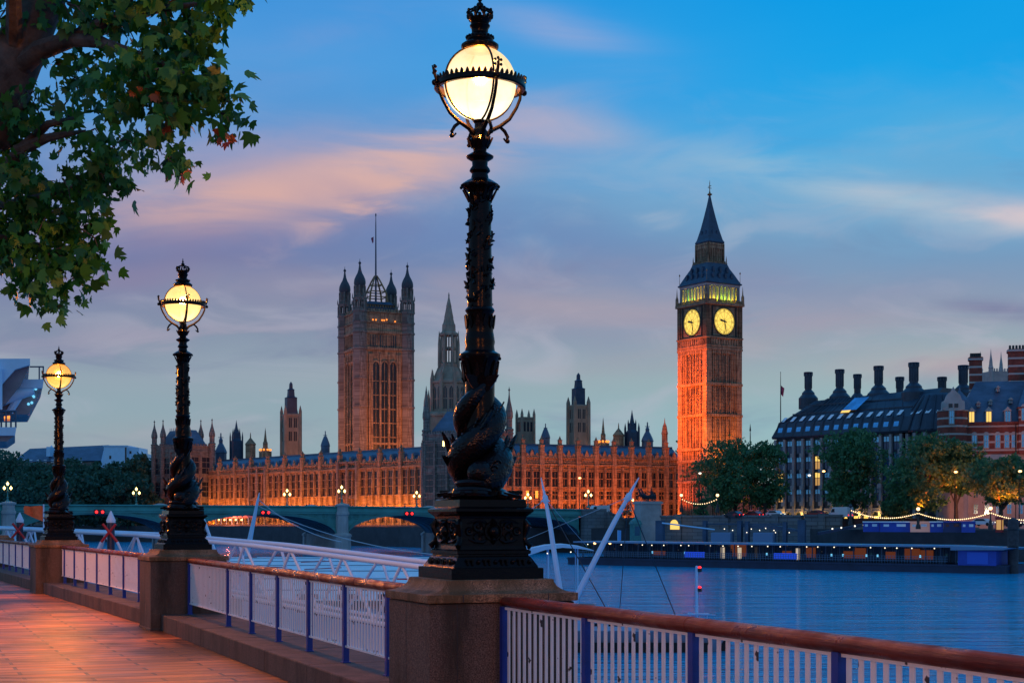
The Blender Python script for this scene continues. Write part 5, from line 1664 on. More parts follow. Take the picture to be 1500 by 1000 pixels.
for y in (-1.0, 1.0):
    s.torus((.95, y, zt + .7), .62, .09, 22, 6, Matrix.Rotation(PI / 2, 4, 'X'))
    for k in range(6):
        a = k * PI / 6; s.tube([(.95 + .6 * math.cos(a), y, zt + .7 + .6 * math.sin(a)), (.95 - .6 * math.cos(a), y, zt + .7 - .6 * math.sin(a))], .04, 5)
s.smooth = False
s.prism([(.3, zt + .55), (1.6, zt + .55), (1.75, zt + 1.5), (1.4, zt + 1.7), (.5, zt + 1.3), (.2, zt + 1.5)], -.8, .8)
s.build('chariot', 'bronze_statue', st)
s = mb(True)
s.lathe([(.42, .5), (.40, 1.1), (.27, 1.7), (.33, 2.1), (.28, 2.35), (.1, 2.45), (.1, 2.52), (.17, 2.65), (.16, 2.8), (.1, 3.0), (.02, 3.1)], 10, (.9, 0, zt))
s.tube([(.9, -.3, zt + 2.25), (.7, -.6, zt + 2.6), (.55, -.7, zt + 3.0)], [.1, .08, .06], 7)
s.tube([(.9, .3, zt + 2.25), (.5, .5, zt + 2.1), (.2, .55, zt + 2.35)], [.1, .08, .06], 7)
s.tube([(.56, -.7, zt + 1.4), (.55, -.7, zt + 3.5)], .035, 5)
for x in (1.3, 1.5):
    s.lathe([(.25, .6), (.24, 1.3), (.2, 1.7), (.08, 1.8), (.13, 1.95), (.1, 2.1), (.02, 2.15)], 8, (x, .3 if x > 1.4 else -.35, zt))
s.build('figure', 'bronze_statue', st)
kb = thing('copper_roofed_kiosk', 'small green copper kiosk below the chariot plinth', 'kiosk', (xof(931, 340), 340, 0), .3)
s = mb(); s.square([(1.0, -6), (1.0, .9), (1.2, 1.0), (.9, 1.8), (.3, 2.3), (.05, 2.8)]); s.build('wall', 'verdigris', kb)
s = mb(); s.box(-.6, .6, -1.04, -1.0, -1.6, .5); s.build('door', 'bridge_dark', kb)

# embankment wall on the far bank
ew = wall_run('embankment_wall', [(33, 345), (62, 322)], WATER - 1, zof(757, 340), 1.2, 'river_wall_stone', 'tall grey river wall between chariot statue and plane tree', .4, 3)
ew2 = wall_run('embankment_wall', [(62.5, 321), (69, 316)], WATER - 1, zof(756, 318), 1.2, 'river_wall_stone', 'short projecting length of grey river wall at the office block', .4, 1)
ew3 = wall_run('embankment_wall', [(69.3, 316), (112, 276), (220, 175)], WATER - 1, zof(776, 300), 1.2, 'river_wall_stone', 'low grey river wall below the blue kiosks and string lights', .35, 7)
tun = thing('river_wall_arch', 'small lit archway in the grey river wall', 'archway', (xof(989, 338), 337.2, 0), -.67)
s = mb(); a0 = zof(775, 338)
s.prism([(-1.1, a0), (1.1, a0), (1.1, a0 + 1.2)] + [(1.1 * math.cos(a), a0 + 1.2 + 1.0 * math.sin(a)) for a in np.linspace(.2, PI - .2, 7)] + [(-1.1, a0 + 1.2)], -.5, -.1)
s.build('lit_opening', 'pane_lit', tun)
s = mb()
for q in range(8):
    a_, b2 = PI * q / 8, PI * (q + 1) / 8
    s.prism([(1.15 * math.cos(a_), a0 + 1.2 + 1.05 * math.sin(a_)), (1.15 * math.cos(b2), a0 + 1.2 + 1.05 * math.sin(b2)), (1.6 * math.cos(b2), a0 + 1.2 + 1.5 * math.sin(b2)), (1.6 * math.cos(a_), a0 + 1.2 + 1.5 * math.sin(a_))], -.7, 0)
s.build('surround', 'river_wall_stone', tun)

# ---------------------------------------------------------------- office block with chimneys
o0 = Vector((xof(1134, 402), 402, 0)); o1 = Vector((xof(1318, 372), 372, 0))
oa = math.atan2((o1 - o0).y, (o1 - o0).x); OL = (o1 - o0).length
of = thing('office_block', 'dark bronze office block with tall round chimneys and stone piers behind the plane trees', 'building', o0, oa)
ez = zof(641, 395)
s = mb()
s.box(0, OL, 1.0, 34, -.05, ez)
turx, turR = OL + 6.0, 8.2
s.lathe([(turR - .5, -.05), (turR - .5, ez)], 16, (turx, 8, 0), PI / 16)
s.box(OL, turx + 26, 6.0, 34, -.05, ez)
s.build('wall', 'roof_bronze', of)
nb_ = 13
s = mb()
rows = [ez - .35 - 4.25 * k for k in range(5)]
for k in range(nb_ + 1):
    x = OL * k / nb_
    s.square([(.42, -.05), (.42, 4.2), (.34, 4.3), (.34, ez - .2)], (x, .65, 0))
    for z in rows[1:]:
        s.box(x - .6, x + .6, -.1, .05, z - .55, z + .55)
for k in range(9):
    a = -PI * .95 + k * PI * .95 / 8 + .1
    s.square([(.42, -.05), (.42, ez - .2)], (turx + (turR) * math.cos(a), 8 + turR * math.sin(a), 0))
s.box(-.3, OL + .3, .7, 1.02, 4.3, 5.0)
s.build('stone_pier', 'portcullis_stone', of)
s = mb()
for k in range(nb_):
    x = OL * (k + .5) / nb_; w = OL / nb_ / 2 - .5
    for q in range(7):
        a_, b2 = PI * q / 7, PI * (q + 1) / 7
        s.prism([(x + w * math.cos(a_), 2.9 + 1.2 * math.sin(a_)), (x + w * math.cos(b2), 2.9 + 1.2 * math.sin(b2)), (x + w * math.cos(b2), 4.35), (x + w * math.cos(a_), 4.35)], .5, 1.01)
s.build('arcade', 'portcullis_stone', of)
wmat = {}
def owin(w, h, m):
    s = mb(); s.cur = 0; s.box(-w / 2, w / 2, -.06, .0, h * .62, h); s.cur = 1; s.box(-w / 2, w / 2, -.03, .0, 0, h * .58)
    s.cur = 2; s.box(-.06, .06, -.1, .0, 0, h); s.box(-w / 2 - .12, w / 2 + .12, -.12, .0, h * .58, h * .62); s.box(-w / 2 - .12, -w / 2, -.12, 0, 0, h); s.box(w / 2, w / 2 + .12, -.12, 0, 0, h)
    return s.build('window', [m, 'pane_mid' if m != 'pane_lit' else 'pane_lit_dim', 'roof_bronze'], of)
mat('pane_mid', (0.03, 0.08, 0.16), 0.1)
LITW = {(4, 1), (4, 2), (0, 2), (0, 3), (7, 2)}
for k in range(nb_):
    for r in range(4):
        m_ = 'pane_lit' if (k, r) in LITW else 'pane_blue'
        p = (OL * (k + .5) / nb_, .98, rows[r] - 3.7)
        if m_ not in wmat:
            wmat[m_] = owin(OL / nb_ - 1.5, 3.3, m_); wmat[m_].location = p
        else: copy_part(wmat[m_], p)
for k in range(7):
    a = -PI * .83 + k * PI * .95 / 8 + .1
    for r in range(4):
        copy_part(wmat['pane_blue'], (turx + (turR - .46) * math.cos(a), 8 + (turR - .46) * math.sin(a), rows[r] - 3.7), a + PI / 2)
for k in range(nb_):
    x = OL * (k + .5) / nb_
    s = mb(); s.box(-.7, .7, .90, .95, 2.2, 3.0); s.build('arcade_lamp', 'pane_lit', of, (x, 0, 0))
    if k % 2 == 0: light('arcade_light', 'POINT', (x + 1.3, -.4, 3.4), (1, .55, .10), 170, .2, of)
# roof
rzt = zof(579, 378)
rz1, rz2, rz3 = zof(618, 395), zof(606, 395), zof(584, 408)
s = mb()
s.loft([[(-.8, .2, ez), (turx, .2, ez), (turx, 34, ez), (-.8, 34, ez)], [(-.9, .0, ez + .5), (turx, 0, ez + .5), (turx, 34, ez + .5), (-.9, 34, ez + .5)],
        [(.6, 1.4, rz1), (turx, 1.4, rz1), (turx, 32.6, rz1), (.6, 32.6, rz1)], [(6.2, 9.5, rz3 - .9), (turx, 9.5, rz3), (turx, 24, rz3), (6.2, 24, rz3 - .9)]])
s.lathe([(turR + .6, ez), (turR + .7, ez + .5), (turR - .6, rz1), (4.4, rzt - .6), (3.6, rzt)], 16, (turx, 8, 0), PI / 16)
s.box(turx, turx + 26, 6, 34, ez, rz3 - 2)
for k in range(nb_ * 2 + 1):      # standing ribs up the slope
    x = OL * k / nb_ / 2
    if k % 2 == 0:
        s.tube([(x, .0, ez + .4), (max(x, .6), 1.3, rz1 + .1), (max(x, 7.2) * .72 + OL * .14, 9.4, rz3 - .6)], .26, 4)
    else:
        s.tube([(x, 1.35, rz1 + .15), (max(x, 7.2) * .72 + OL * .14, 9.4, rz3 - .6)], .12, 4)
for k in range(16):
    a = 2 * PI * k / 16
    s.tube([(turx + (turR + .7) * math.cos(a), 8 + (turR + .7) * math.sin(a), ez + .5), (turx + (turR - .5) * math.cos(a), 8 + (turR - .5) * math.sin(a), rz1 + .1), (turx + 4.4 * math.cos(a), 8 + 4.4 * math.sin(a), rzt - .6)], .24, 4)
for q in (.33, .66): s.box(3, turx - 5, 1.4 + 8.1 * q - .1, 1.4 + 8.1 * q + .1, rz1 + (rz3 - rz1) * q, rz1 + (rz3 - rz1) * q + .3)
s.build('roof', 'roof_bronze', of)
g = g2 = None
for k in range(nb_):
    x = OL * (k + .5) / nb_
    w = mb(); w.add([(-.72, 0, 0), (.72, 0, 0), (.72, .75, 2.2), (-.72, .75, 2.2)], [(0, 1, 2, 3)])
    p = (x, .14, ez + .75)
    g = w.build('roof_window', 'pane_sky', of, p) if g and 0 else (w.build('roof_window', 'pane_blue', of, p) if g is None else copy_part(g, p))
    w = mb(); w.add([(-.55, 0, 0), (.55, 0, 0), (.95, 1.15, 1.25), (-.15, 1.15, 1.25)], [(0, 1, 2, 3)])
    p = (x, 1.30 + .25, rz1 + .45)
    g2 = w.build('skylight', 'white_roof', of, p) if g2 is None else copy_part(g2, p)
for k in range(7):
    a = -PI * .83 + k * PI * .95 / 8 + .1
    copy_part(g, (turx + (turR + .35) * math.cos(a), 8 + (turR + .35) * math.sin(a), ez + .75), a + PI / 2)
    copy_part(g2, (turx + (turR - .75) * math.cos(a), 8 + (turR - .75) * math.sin(a), rz1 + .4), a + PI / 2)
w = mb(); w.cur = 0; w.add([(0, 0, 0), (4.6, 0, 0), (6.4, 3.0, 3.3), (1.9, 3.0, 3.3)], [(0, 1, 2, 3)]); w.cur = 1; w.add([(-.3, -.15, -.6), (2.4, -.15, -.6), (2.9, -.02, 0), (.1, -.02, 0)], [(0, 1, 2, 3)])
w.build('roof_glazing', ['pane_blue', 'pane_lit'], of, (OL * .50, 3.0, rz1 + 2.6))
ich = None
for px, yt, yb, rr, dy, big in ((1184, 545, 588, 1.75, 12, 1), (1230, 541, 586, 1.85, 12, 1), (1256, 548, 586, 1.7, 26, .6), (1287, 536, 582, 1.95, 12, 1), (1318, 552, 582, 1.75, 28, .5), (1338.5, 531, 580, 2.05, 9, 1), (1380, 552, 590, 1.8, 22, .4), (1411, 535, 582, 2.0, 20, 1)):
    # position: along the view ray at the chosen depth behind the front
    rr *= .54
    c, sn = math.cos(oa), math.sin(oa); kx = (px - 750) / F
    tx = (kx * (o0.y + c * dy) - o0.x + sn * dy) / (c - kx * sn)
    dd = o0.y + sn * tx + c * dy
    zt_, zb_ = zof(yt, dd), zof(yb, dd)
    h = zt_ - zb_
    s = mb()
    if big == 1:
        s.lathe([(rr * 2.8, zb_ - 2), (rr * 2.8, zb_ + h * .10), (rr * 2.7, zb_ + h * .125), (rr * 1.85, zb_ + h * .235), (rr * 1.85, zb_ + h * .28), (rr * 1.75, zb_ + h * .30), (rr * 1.15, zb_ + h * .375), (rr, zb_ + h * .39), (rr, zt_ - h * .06)], 14)
    elif big == .6:
        s.lathe([(rr * 2.3, zb_ - 3), (rr * 2.2, zb_ + h * .08), (rr * 1.5, zb_ + h * .2), (rr, zb_ + h * .27), (rr, zt_ - h * .06)], 14)
    else:
        s.lathe([(rr * 1.05, zb_ - 6), (rr, zt_ - h * .06)], 14)
    for k in range(14):
        a = 2 * PI * k / 14; s.box(rr * math.cos(a) - .08, rr * math.cos(a) + .08, rr * math.sin(a) - .08, rr * math.sin(a) + .08, zb_ + h * .45, zt_ - .8)
    for q in (.55, .65, .75, .85): s.lathe([(rr * 1.03, zb_ + h * q), (rr * 1.03, zb_ + h * q + .12)], 14)
    for k in range(10):
        a = 2 * PI * k / 10; s.box(rr * math.cos(a) - .2, rr * math.cos(a) + .2, rr * math.sin(a) - .2, rr * math.sin(a) + .2, zt_ - 1.0, zt_ - .2)
    s.lathe([(rr * 1.2, zt_ - 1.15), (rr * 1.2, zt_ - .95)], 14)
    s.torus((0, 0, zt_ - .15), rr * 1.15, .18, 16, 5)
    s.build('chimney', 'roof_bronze', of, (tx, dy, 0))
fp = thing('flagpole', 'thin flagpole with half furled flag at the left end of the office block', 'flagpole', (xof(1143.5, 404), 404, 0), 0)
s = mb(True); s.lathe([(.16, 0), (.14, zof(600, 404)), (.06, zof(546, 404)), (.12, zof(545.5, 404)), (.02, zof(544, 404))], 8); s.build('pole', 'iron_plain', fp)
s = mb(); zz = zof(564, 404)
s.loft([[(.1 + .3 * k, .22 * math.sin(k * 1.3), zz - .28 * k) for k in range(4)], [(.1 + .18 * k, .22 * math.sin(k * 1.3 + .4), zz - 2.4 - .25 * k) for k in range(4)]], cap=False, closed=False); s.build('flag', 'flag_cloth', fp)
lg = thing('flagpole', 'slender mast with fine finial just right of the clock tower', 'flagpole', (xof(1099, 480), 480, 0), 0)
s = mb(True); s.lathe([(.2, 0), (.16, zof(640, 480)), (.05, zof(622, 480)), (.3, zof(631, 480) + 0), (.02, zof(620, 480))], 8); s.build('pole', 'iron_plain', lg)

# ---------------------------------------------------------------- banded brick building
q0 = Vector((xof(1376, 330), 330, 0)); qa = R(-13)
nb2 = thing('banded_brick_building', 'red brick building with white stone bands, steep slate roof and striped chimneys', 'building', q0, qa)
k_ = 330 / F
zz = lambda y, d=330: zof(y, d)
s = mb(); s.box(4.5, 60, 3, 25, zz(665), zz(619)); s.box(3.4, 61, 2.5, 2.98, zz(621), zz(617.5))
s.lathe([(3.3, zz(665)), (3.3, zz(602)), (3.5, zz(601)), (3.5, zz(600))], 14, (3.0, 3.4, 0))
s.box(16.8, 40, 1.2, 2.99, zz(665), zz(598)); s.box(16.5, 40, 1.0, 2.99, zz(599), zz(597))
s.build('wall', 'banded_brick', nb2)
s = mb(); s.box(4.5, 60, 2.8, 25, -.05, zz(665) - .01); s.lathe([(3.4, -.05), (3.4, zz(665) - .01)], 14, (3.0, 3.4, 0)); s.build('base_storey', 'stone_pale', nb2)
s = mb()
s.prism([(.6, zz(600)), (5.4, zz(600)), (5.4, zz(588)), (4.8, zz(586)), (4.4, zz(578)), (3.4, zz(572)), (3.0, zz(566)), (2.6, zz(572)), (1.6, zz(578)), (1.2, zz(586)), (.6, zz(588))], 0.4, 5)
s.build('gable', 'stone_pale', nb2)
s = mb(); 
for x in (-.6, .6): s.box(3 + x - .42, 3 + x + .42, .3, .39, zz(597), zz(591))
s.build('gable_window', 'pane_dark', nb2)
s = mb()
s.loft([[(3.5, 2.9, zz(619)), (60, 2.9, zz(619)), (60, 25, zz(619)), (3.5, 25, zz(619))], [(8.5, 12, zz(553)), (60, 12, zz(553)), (60, 16, zz(553)), (8.5, 16, zz(553))]])
s.loft([[(16.6, 1.1, zz(597)), (40, 1.1, zz(597)), (40, 24, zz(597)), (16.6, 24, zz(597))], [(20, 11, zz(540)), (38, 11, zz(540)), (38, 13, zz(540)), (20, 13, zz(540))]])
s.lathe([(3.6, zz(600)), (2.2, zz(584)), (.3, zz(571)), (.1, zz(565))], 12, (4.6, 5.2, 0))
s.build('roof', 'slate', nb2)
def dormer(x, y, zb, w, h, m):
    s = mb(); s.cur = 0; s.prism([(-w / 2, 0), (w / 2, 0), (w / 2, h), (0, h + w * .55), (-w / 2, h)], 0, 3.0)
    s.cur = 1; s.box(-w / 2 + .18, -.06, -.06, -.005, .2, h - .15); s.box(.06, w / 2 - .18, -.06, -.005, .2, h - .15)
    s.cur = 2; s.prism([(-w / 2 - .2, h - .05), (w / 2 + .2, h - .05), (0, h + w * .7)], -.25, 3.2)
    return s.build('dormer', ['stone_pale', m, 'stone_pale'], nb2, (x, y, zb))
d1 = dormer(7.0, 2.6, zz(619), 1.35, 2.6, 'pane_lit'); copy_part(d1, (10.6, 2.6, zz(619))); d2 = dormer(14.6, 2.6, zz(619), 1.35, 2.6, 'pane_blue')
for x, y in ((8.6, 594), (11.2, 591), (15.5, 589), (13, 570)):
    o = dormer(x, 5.0 + (zz(y) - zz(594)) * .8, zz(y), .7, .8, 'pane_mid')
def swin(w, h, arch=True):
    s = mb(); s.cur = 0; s.box(-w / 2 - .2, w / 2 + .2, -.12, 0, -.2, h + .25)
    if arch: s.prism([(-w / 2 - .2, h + .25)] + [((w / 2 + .2) * math.cos(a), h + .25 + .5 * math.sin(a)) for a in np.linspace(PI, 0, 7)] + [(w / 2 + .2, h + .25)], -.12, 0)
    s.cur = 1; s.box(-w / 2, w / 2, -.16, -.121, 0, h)
    s.cur = 0
    s.box(-.05, .05, -.19, -.161, 0, h); s.box(-w / 2, w / 2, -.19, -.161, h * .5 - .05, h * .5 + .05)
    return s.build('window', ['stone_pale', 'pane_blue'], nb2)
w0 = swin(.8, 2.7); w0.location = (5.2, 3, zz(655))
for x in (7.6, 10.1, 12.5, 14.4, 15.9): copy_part(w0, (x, 3, zz(655)))
for x in (17.8, 20.0, 22.4): copy_part(w0, (x, 1.2, zz(655))); copy_part(w0, (x, 1.2, zz(616)))
copy_part(w0, (2.6, .02, zz(620)), -.06)
w1 = swin(.85, 2.1, False); w1.location = (5.5, 2.8, zz(700))
for k in range(1, 8): copy_part(w1, (5.5 + 2.35 * k, 2.8, zz(700)))
for k in range(8): copy_part(w1, (5.5 + 2.35 * k, 2.8, zz(728)))
for k in range(8): copy_part(w1, (5.5 + 2.35 * k, 2.8, zz(752)))
for px, yt, yb, w in ((1429, 526, 566, 2.75), (1489, 516, 560, 3.6)):
    s = mb(); kx = (px - 750) / F; x = (kx * (q0.y + math.cos(qa) * 13) - q0.x + math.sin(qa) * 13) / (math.cos(qa) - kx * math.sin(qa))
    s.square([(w / 2, zof(yb + 10, 345)), (w / 2, zof(yt + 6, 345)), (w / 2 + .25, zof(yt + 5, 345)), (w / 2 + .25, zof(yt + 1, 345)), (w / 2, zof(yt, 345))], ay=.6)
    ch = s.build('chimney', 'banded_brick', nb2, (x, 13, 0))
    s = mb()
    for k in range(5): s.lathe([(.28, 0), (.24, .9)], 8, (-w / 2 + .4 + k * (w - .8) / 4, 0, zof(yt, 345)))
    s.build('chimney_pot', 'iron_plain', ch)
s = mb(); s.tube([(16.2, 2.5, zz(665)), (16.2, 2.5, zz(622))], .09, 6); s.tube([(4.9, 2.7, zz(665)), (4.9, 2.7, zz(622))], .09, 6); s.tube([(16.2, 2.5, 0), (16.2, 2.5, zz(666))], .09, 6); s.build('drainpipe', 'iron_plain', nb2)

# abbey towers far behind
ab2 = thing('abbey_tower', 'pale pinnacled church tower peeping between striped chimneys', 'tower', (xof(1459, 700), 700, 0), R(10))
s = mb(); z7 = lambda y: zof(y, 700)
s.box(-5.2, 5.2, -5, 5, 0, z7(545))
for k in range(8): s.box(-5 + k * 1.3, -4.4 + k * 1.3, -5.1, -4.7, z7(545), z7(541))
for x in (-5.2, 5.2):
    for y in (-5, 5):
        s.lathe([(1.1, 0), (1.1, z7(541)), (1.3, z7(540.5)), (.9, z7(538)), (.75, z7(531)), (.3, z7(522)), (.05, z7(513))], 8, (x, y, 0))
        for k in range(6): s.lathe([(.2, 0), (.02, 1.4)], 4, (x + .9 * math.cos(k), y + .9 * math.sin(k), z7(540)))
s.build('wall', 'stone_pale', ab2)

# ---------------------------------------------------------------- foliage
def palmate():
    """plane-tree leaf outline, unit size, stalk at the origin"""
    pts = []
    for a, r in ((-112, .22), (-84, .46), (-74, .64), (-58, .50), (-44, .62), (-34, .86), (-22, .58), (-10, .78), (0, 1.0), (10, .78), (22, .58), (34, .86), (44, .62), (58, .50), (74, .64), (84, .46), (112, .22)):
        pts.append((r * math.sin(R(a)), r * math.cos(R(a)), .22 * abs(math.sin(R(a))) * r - .30 * r * r))
    return np.array(pts)
def leaves_mesh(name, centers, sizes, outline, rng, droop=0.0, mats=('leaf_near',), midx=None):
    n = len(centers); k = len(outline)
    nrm = rng.normal(size=(n, 3)); nrm[:, 2] = np.abs(nrm[:, 2]) * .6
    nrm /= np.linalg.norm(nrm, axis=1)[:, None]
    d = rng.normal(size=(n, 3)); d[:, 2] -= droop
    d -= nrm * (d * nrm).sum(1)[:, None]; d /= np.linalg.norm(d, axis=1)[:, None]
    s = np.cross(d, nrm)
    v = centers[:, None, :] + sizes[:, None, None] * (s[:, None, :] * outline[None, :, 0:1] + d[:, None, :] * outline[None, :, 1:2] + nrm[:, None, :] * outline[None, :, 2:3])
    me = bpy.data.meshes.new(name)
    me.vertices.add(n * k); me.vertices.foreach_set('co', v.reshape(-1))
    me.loops.add(n * k); me.loops.foreach_set('vertex_index', np.arange(n * k))
    me.polygons.add(n); me.polygons.foreach_set('loop_start', np.arange(n) * k); me.polygons.foreach_set('loop_total', np.full(n, k))
    for m in mats: me.materials.append(M[m])
    if midx is not None: me.polygons.foreach_set('material_index', midx)
    me.update(calc_edges=True); me.validate()
    return me
QUAD = np.array([(-.28, 0, 0), (.0, -.1, .03), (.3, .05, 0), (.42, .5, -.06), (.1, 1, -.1), (-.25, .6, -.02)])
def crown_points(rng, lobes, n):
    vol = np.array([l[3] * l[4] * l[5] for l in lobes]) ** .8
    pick = rng.choice(len(lobes), n, p=vol / vol.sum())
    u = rng.normal(size=(n, 3)); u /= np.linalg.norm(u, axis=1)[:, None]
    r = rng.uniform(.45, 1.0, n) ** .5 * rng.uniform(.9, 1.08, n)
    L_ = np.array(lobes)
    return L_[pick, :3] + u * r[:, None] * L_[pick, 3:6]
def make_tree(label, group, loc, h, w, seed, n=5200, leaf=.62, m='leaf_far', base=.28, trunk_r=.45, name='plane_tree', nl=26):
    rng = np.random.default_rng(seed); rg = random.Random(seed)
    t = thing(name, label, 'tree', loc, 0, group)
    lobes = []
    cz = h * (1 + base) / 2
    for k in range(nl):
        a = rg.uniform(0, 2 * PI); q = rg.uniform(-1, 1)
        rad = w / 2 * math.sqrt(max(.08, 1 - q * q * .85)) * rg.uniform(.4, 1.0)
        sz = rg.uniform(.17, .30) * w * (1 - .25 * abs(q))
        zc_ = cz + q * (h * (1 - base) / 2 - sz * .62)
        lobes.append((rad * math.cos(a), rad * math.sin(a), zc_, sz, sz, sz * rg.uniform(.6, .85)))
    lobes.append((0, 0, cz, w * .27, w * .27, h * (1 - base) * .36))
    per = 13; nc = n // per      # leaves sit in sprays, with gaps between
    cc = crown_points(rng, lobes, nc)
    c = np.repeat(cc, per, axis=0) + rng.normal(size=(nc * per, 3)) * np.array([.042, .042, .026]) * w
    n = nc * per
    me = leaves_mesh('crown', c, rng.uniform(.6, 1.35, n) * leaf, QUAD, rng, .5, (m,))
    o = bpy.data.objects.new('crown', me); C.objects.link(o); o.parent = t
    s = mb(True)
    lean = Vector((rg.uniform(-.04, .04) * h, rg.uniform(-.04, .04) * h, 0))
    s.tube([(0, 0, -.3), lean * .2 + Vector((0, 0, h * .15)), lean * .5 + Vector((0, 0, h * .35)), lean + Vector((0, 0, h * .62)), lean * 1.3 + Vector((0, 0, h * .85))], [trunk_r * 1.3, trunk_r, trunk_r * .8, trunk_r * .45, trunk_r * .1], 9)
    for l in lobes[:14]:
        st_ = lean * .4 + Vector((0, 0, h * rg.uniform(.22, .5)))
        en = Vector(l[:3])
        md = st_.lerp(en, .5) + Vector((0, 0, -h * .03))
        s.tube([st_, md, en], [trunk_r * .42, trunk_r * .26, trunk_r * .07], 6)
    s.build('trunk', 'bark', t)
    return t
tg = 'plane trees along the far embankment'
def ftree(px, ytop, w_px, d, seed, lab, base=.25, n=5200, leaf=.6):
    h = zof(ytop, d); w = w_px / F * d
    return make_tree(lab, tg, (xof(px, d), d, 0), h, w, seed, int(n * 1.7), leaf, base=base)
ftree(1078, 641, 112, 372, 1, 'broad plane tree in front of the clock tower foot', .20, 5600)
ftree(1122, 648, 60, 366, 11, 'narrower plane tree filling the gap at the office block corner', .22, 3000)
ftree(1247, 626, 96, 345, 2, 'tall plane tree in front of the office block middle', .18, 6000)
ftree(1352, 634, 104, 318, 3, 'plane tree covering the join of office block and brick building', .20, 6000)
ftree(1401, 640, 70, 322, 4, 'plane tree leaning before the brick turret, lit orange below', .36, 3800)
ftree(1466, 668, 96, 300, 5, 'low spreading plane tree lit orange from below at the right edge', .38, 5000)
ftree(1318, 716, 40, 330, 6, 'small young tree before the office arcade', .2, 1500, .45)
ftree(1030, 712, 22, 352, 7, 'small round bush like tree behind the river wall at the clock tower', .08, 900, .4)
ftree(1306, 712, 34, 345, 16, 'small tree in the office forecourt left of the young tree', .2, 1200, .45)
ftree(994, 640, 18, 520, 8, 'tiny treetop showing above the roof beside the clock tower', .3, 700, .6)
lg_ = 'trees beyond the bridge at the left'
for k, (px, yt, w_px, d, sd) in enumerate(((-20, 656, 90, 600, 21), (22, 657, 70, 585, 22), (66, 676, 70, 575, 23), (100, 668, 66, 610, 24), (128, 672, 62, 580, 25), (150, 680, 60, 560, 26), (176, 668, 56, 590, 27), (197, 663, 58, 575, 28), (215, 668, 46, 600, 29), (40, 690, 80, 545, 30), (108, 694, 70, 545, 31), (180, 690, 60, 550, 32))):
    h = zof(yt, d); w = w_px / F * d
    labs = ['tree at the far left edge beyond the bridge', 'tallest tree left of the farthest lamp, beyond the bridge', 'dark tree just left of the farthest lamp, beyond the bridge', 'tree just right of the farthest lamp below the slate roof', 'tree under the middle of the slate roof', 'rounded tree in front of the white house end',
            'tree below the pale flat roofed block', 'tree left of the end pavilion below the pale block', 'tree touching the left side of the end pavilion', 'low front tree above the bridge lamp at left', 'low front tree right of the farthest lamp', 'low front tree behind the bridge lamp by the pavilion']
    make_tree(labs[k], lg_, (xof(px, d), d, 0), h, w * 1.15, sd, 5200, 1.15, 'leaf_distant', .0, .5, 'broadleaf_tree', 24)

# ---------------------------------------------------------------- near plane tree overhead
rng = np.random.default_rng(77); rg = random.Random(77)
nt_loc = Vector((-8.6, 16.2, 0))
nt = thing('plane_tree', 'near overhanging plane tree with dark lobed leaves, upper left corner', 'tree', nt_loc, 0)
def NP(px, py, d): return P(px, py, d) - nt_loc
s = mb(True)
trunk = [Vector((0, 0, -.3)), Vector((.15, 0, 2)), Vector((.7, -.1, 4.2)), Vector((1.7, -.2, 5.4)), NP(-10, 180, 15.9), NP(22, 90, 15.8), NP(60, 0, 15.7), NP(120, -140, 15.6), NP(170, -330, 15.9), NP(180, -520, 16.2)]
s.tube(trunk, [.52, .42, .38, .34, .31, .27, .24, .18, .11, .04], 14)
def limb(pts, r0, r1, n=7):
    m_ = len(pts); s.tube(pts, [r0 + (r1 - r0) * (k / (m_ - 1)) ** .8 for k in range(m_)], n)
limb([NP(15, 110, 15.8), NP(60, 72, 15.5), NP(100, 58, 15.2), NP(150, 62, 14.9), NP(190, 80, 14.6), NP(215, 130, 14.3)], .13, .02, 9)
limb([NP(100, 58, 15.2), NP(180, 20, 14.9), NP(260, 10, 14.6), NP(320, 2, 14.4)], .07, .015)
limb([NP(150, 62, 14.9), NP(230, 90, 14.5), NP(290, 120, 14.3), NP(335, 150, 14.2)], .05, .012)
limb([NP(-60, 300, 16), NP(0, 256, 15.9), NP(35, 215, 15.8), NP(70, 182, 15.6), NP(120, 172, 15.4)], .12, .02, 9)
limb([NP(25, 222, 15.8), NP(70, 202, 15.6), NP(100, 196, 15.5), NP(125, 192, 15.4)], .07, .015)
limb([NP(-60, 300, 16), NP(10, 300, 15.6), NP(70, 285, 15.4), NP(120, 270, 15.2)], .08, .012)
limb([NP(-80, 330, 16.2), NP(0, 350, 15.8), NP(60, 360, 15.6), NP(100, 390, 15.4)], .08, .012)
limb([Vector((.15, 0, 2.4)), Vector((-.2, .1, 4.0)), NP(-120, 330, 16.2), NP(-60, 300, 16)], .2, .13, 9)
for k in range(8):
    a = rg.uniform(0, 2 * PI); z0 = trunk[5 + k % 4]
    limb([z0, z0 + Vector((1.6 * math.cos(a), 1.6 * math.sin(a), .9)), z0 + Vector((3.4 * math.cos(a), 3.4 * math.sin(a), 1.6))], .1, .015)
s.build('trunk', 'bark', nt)
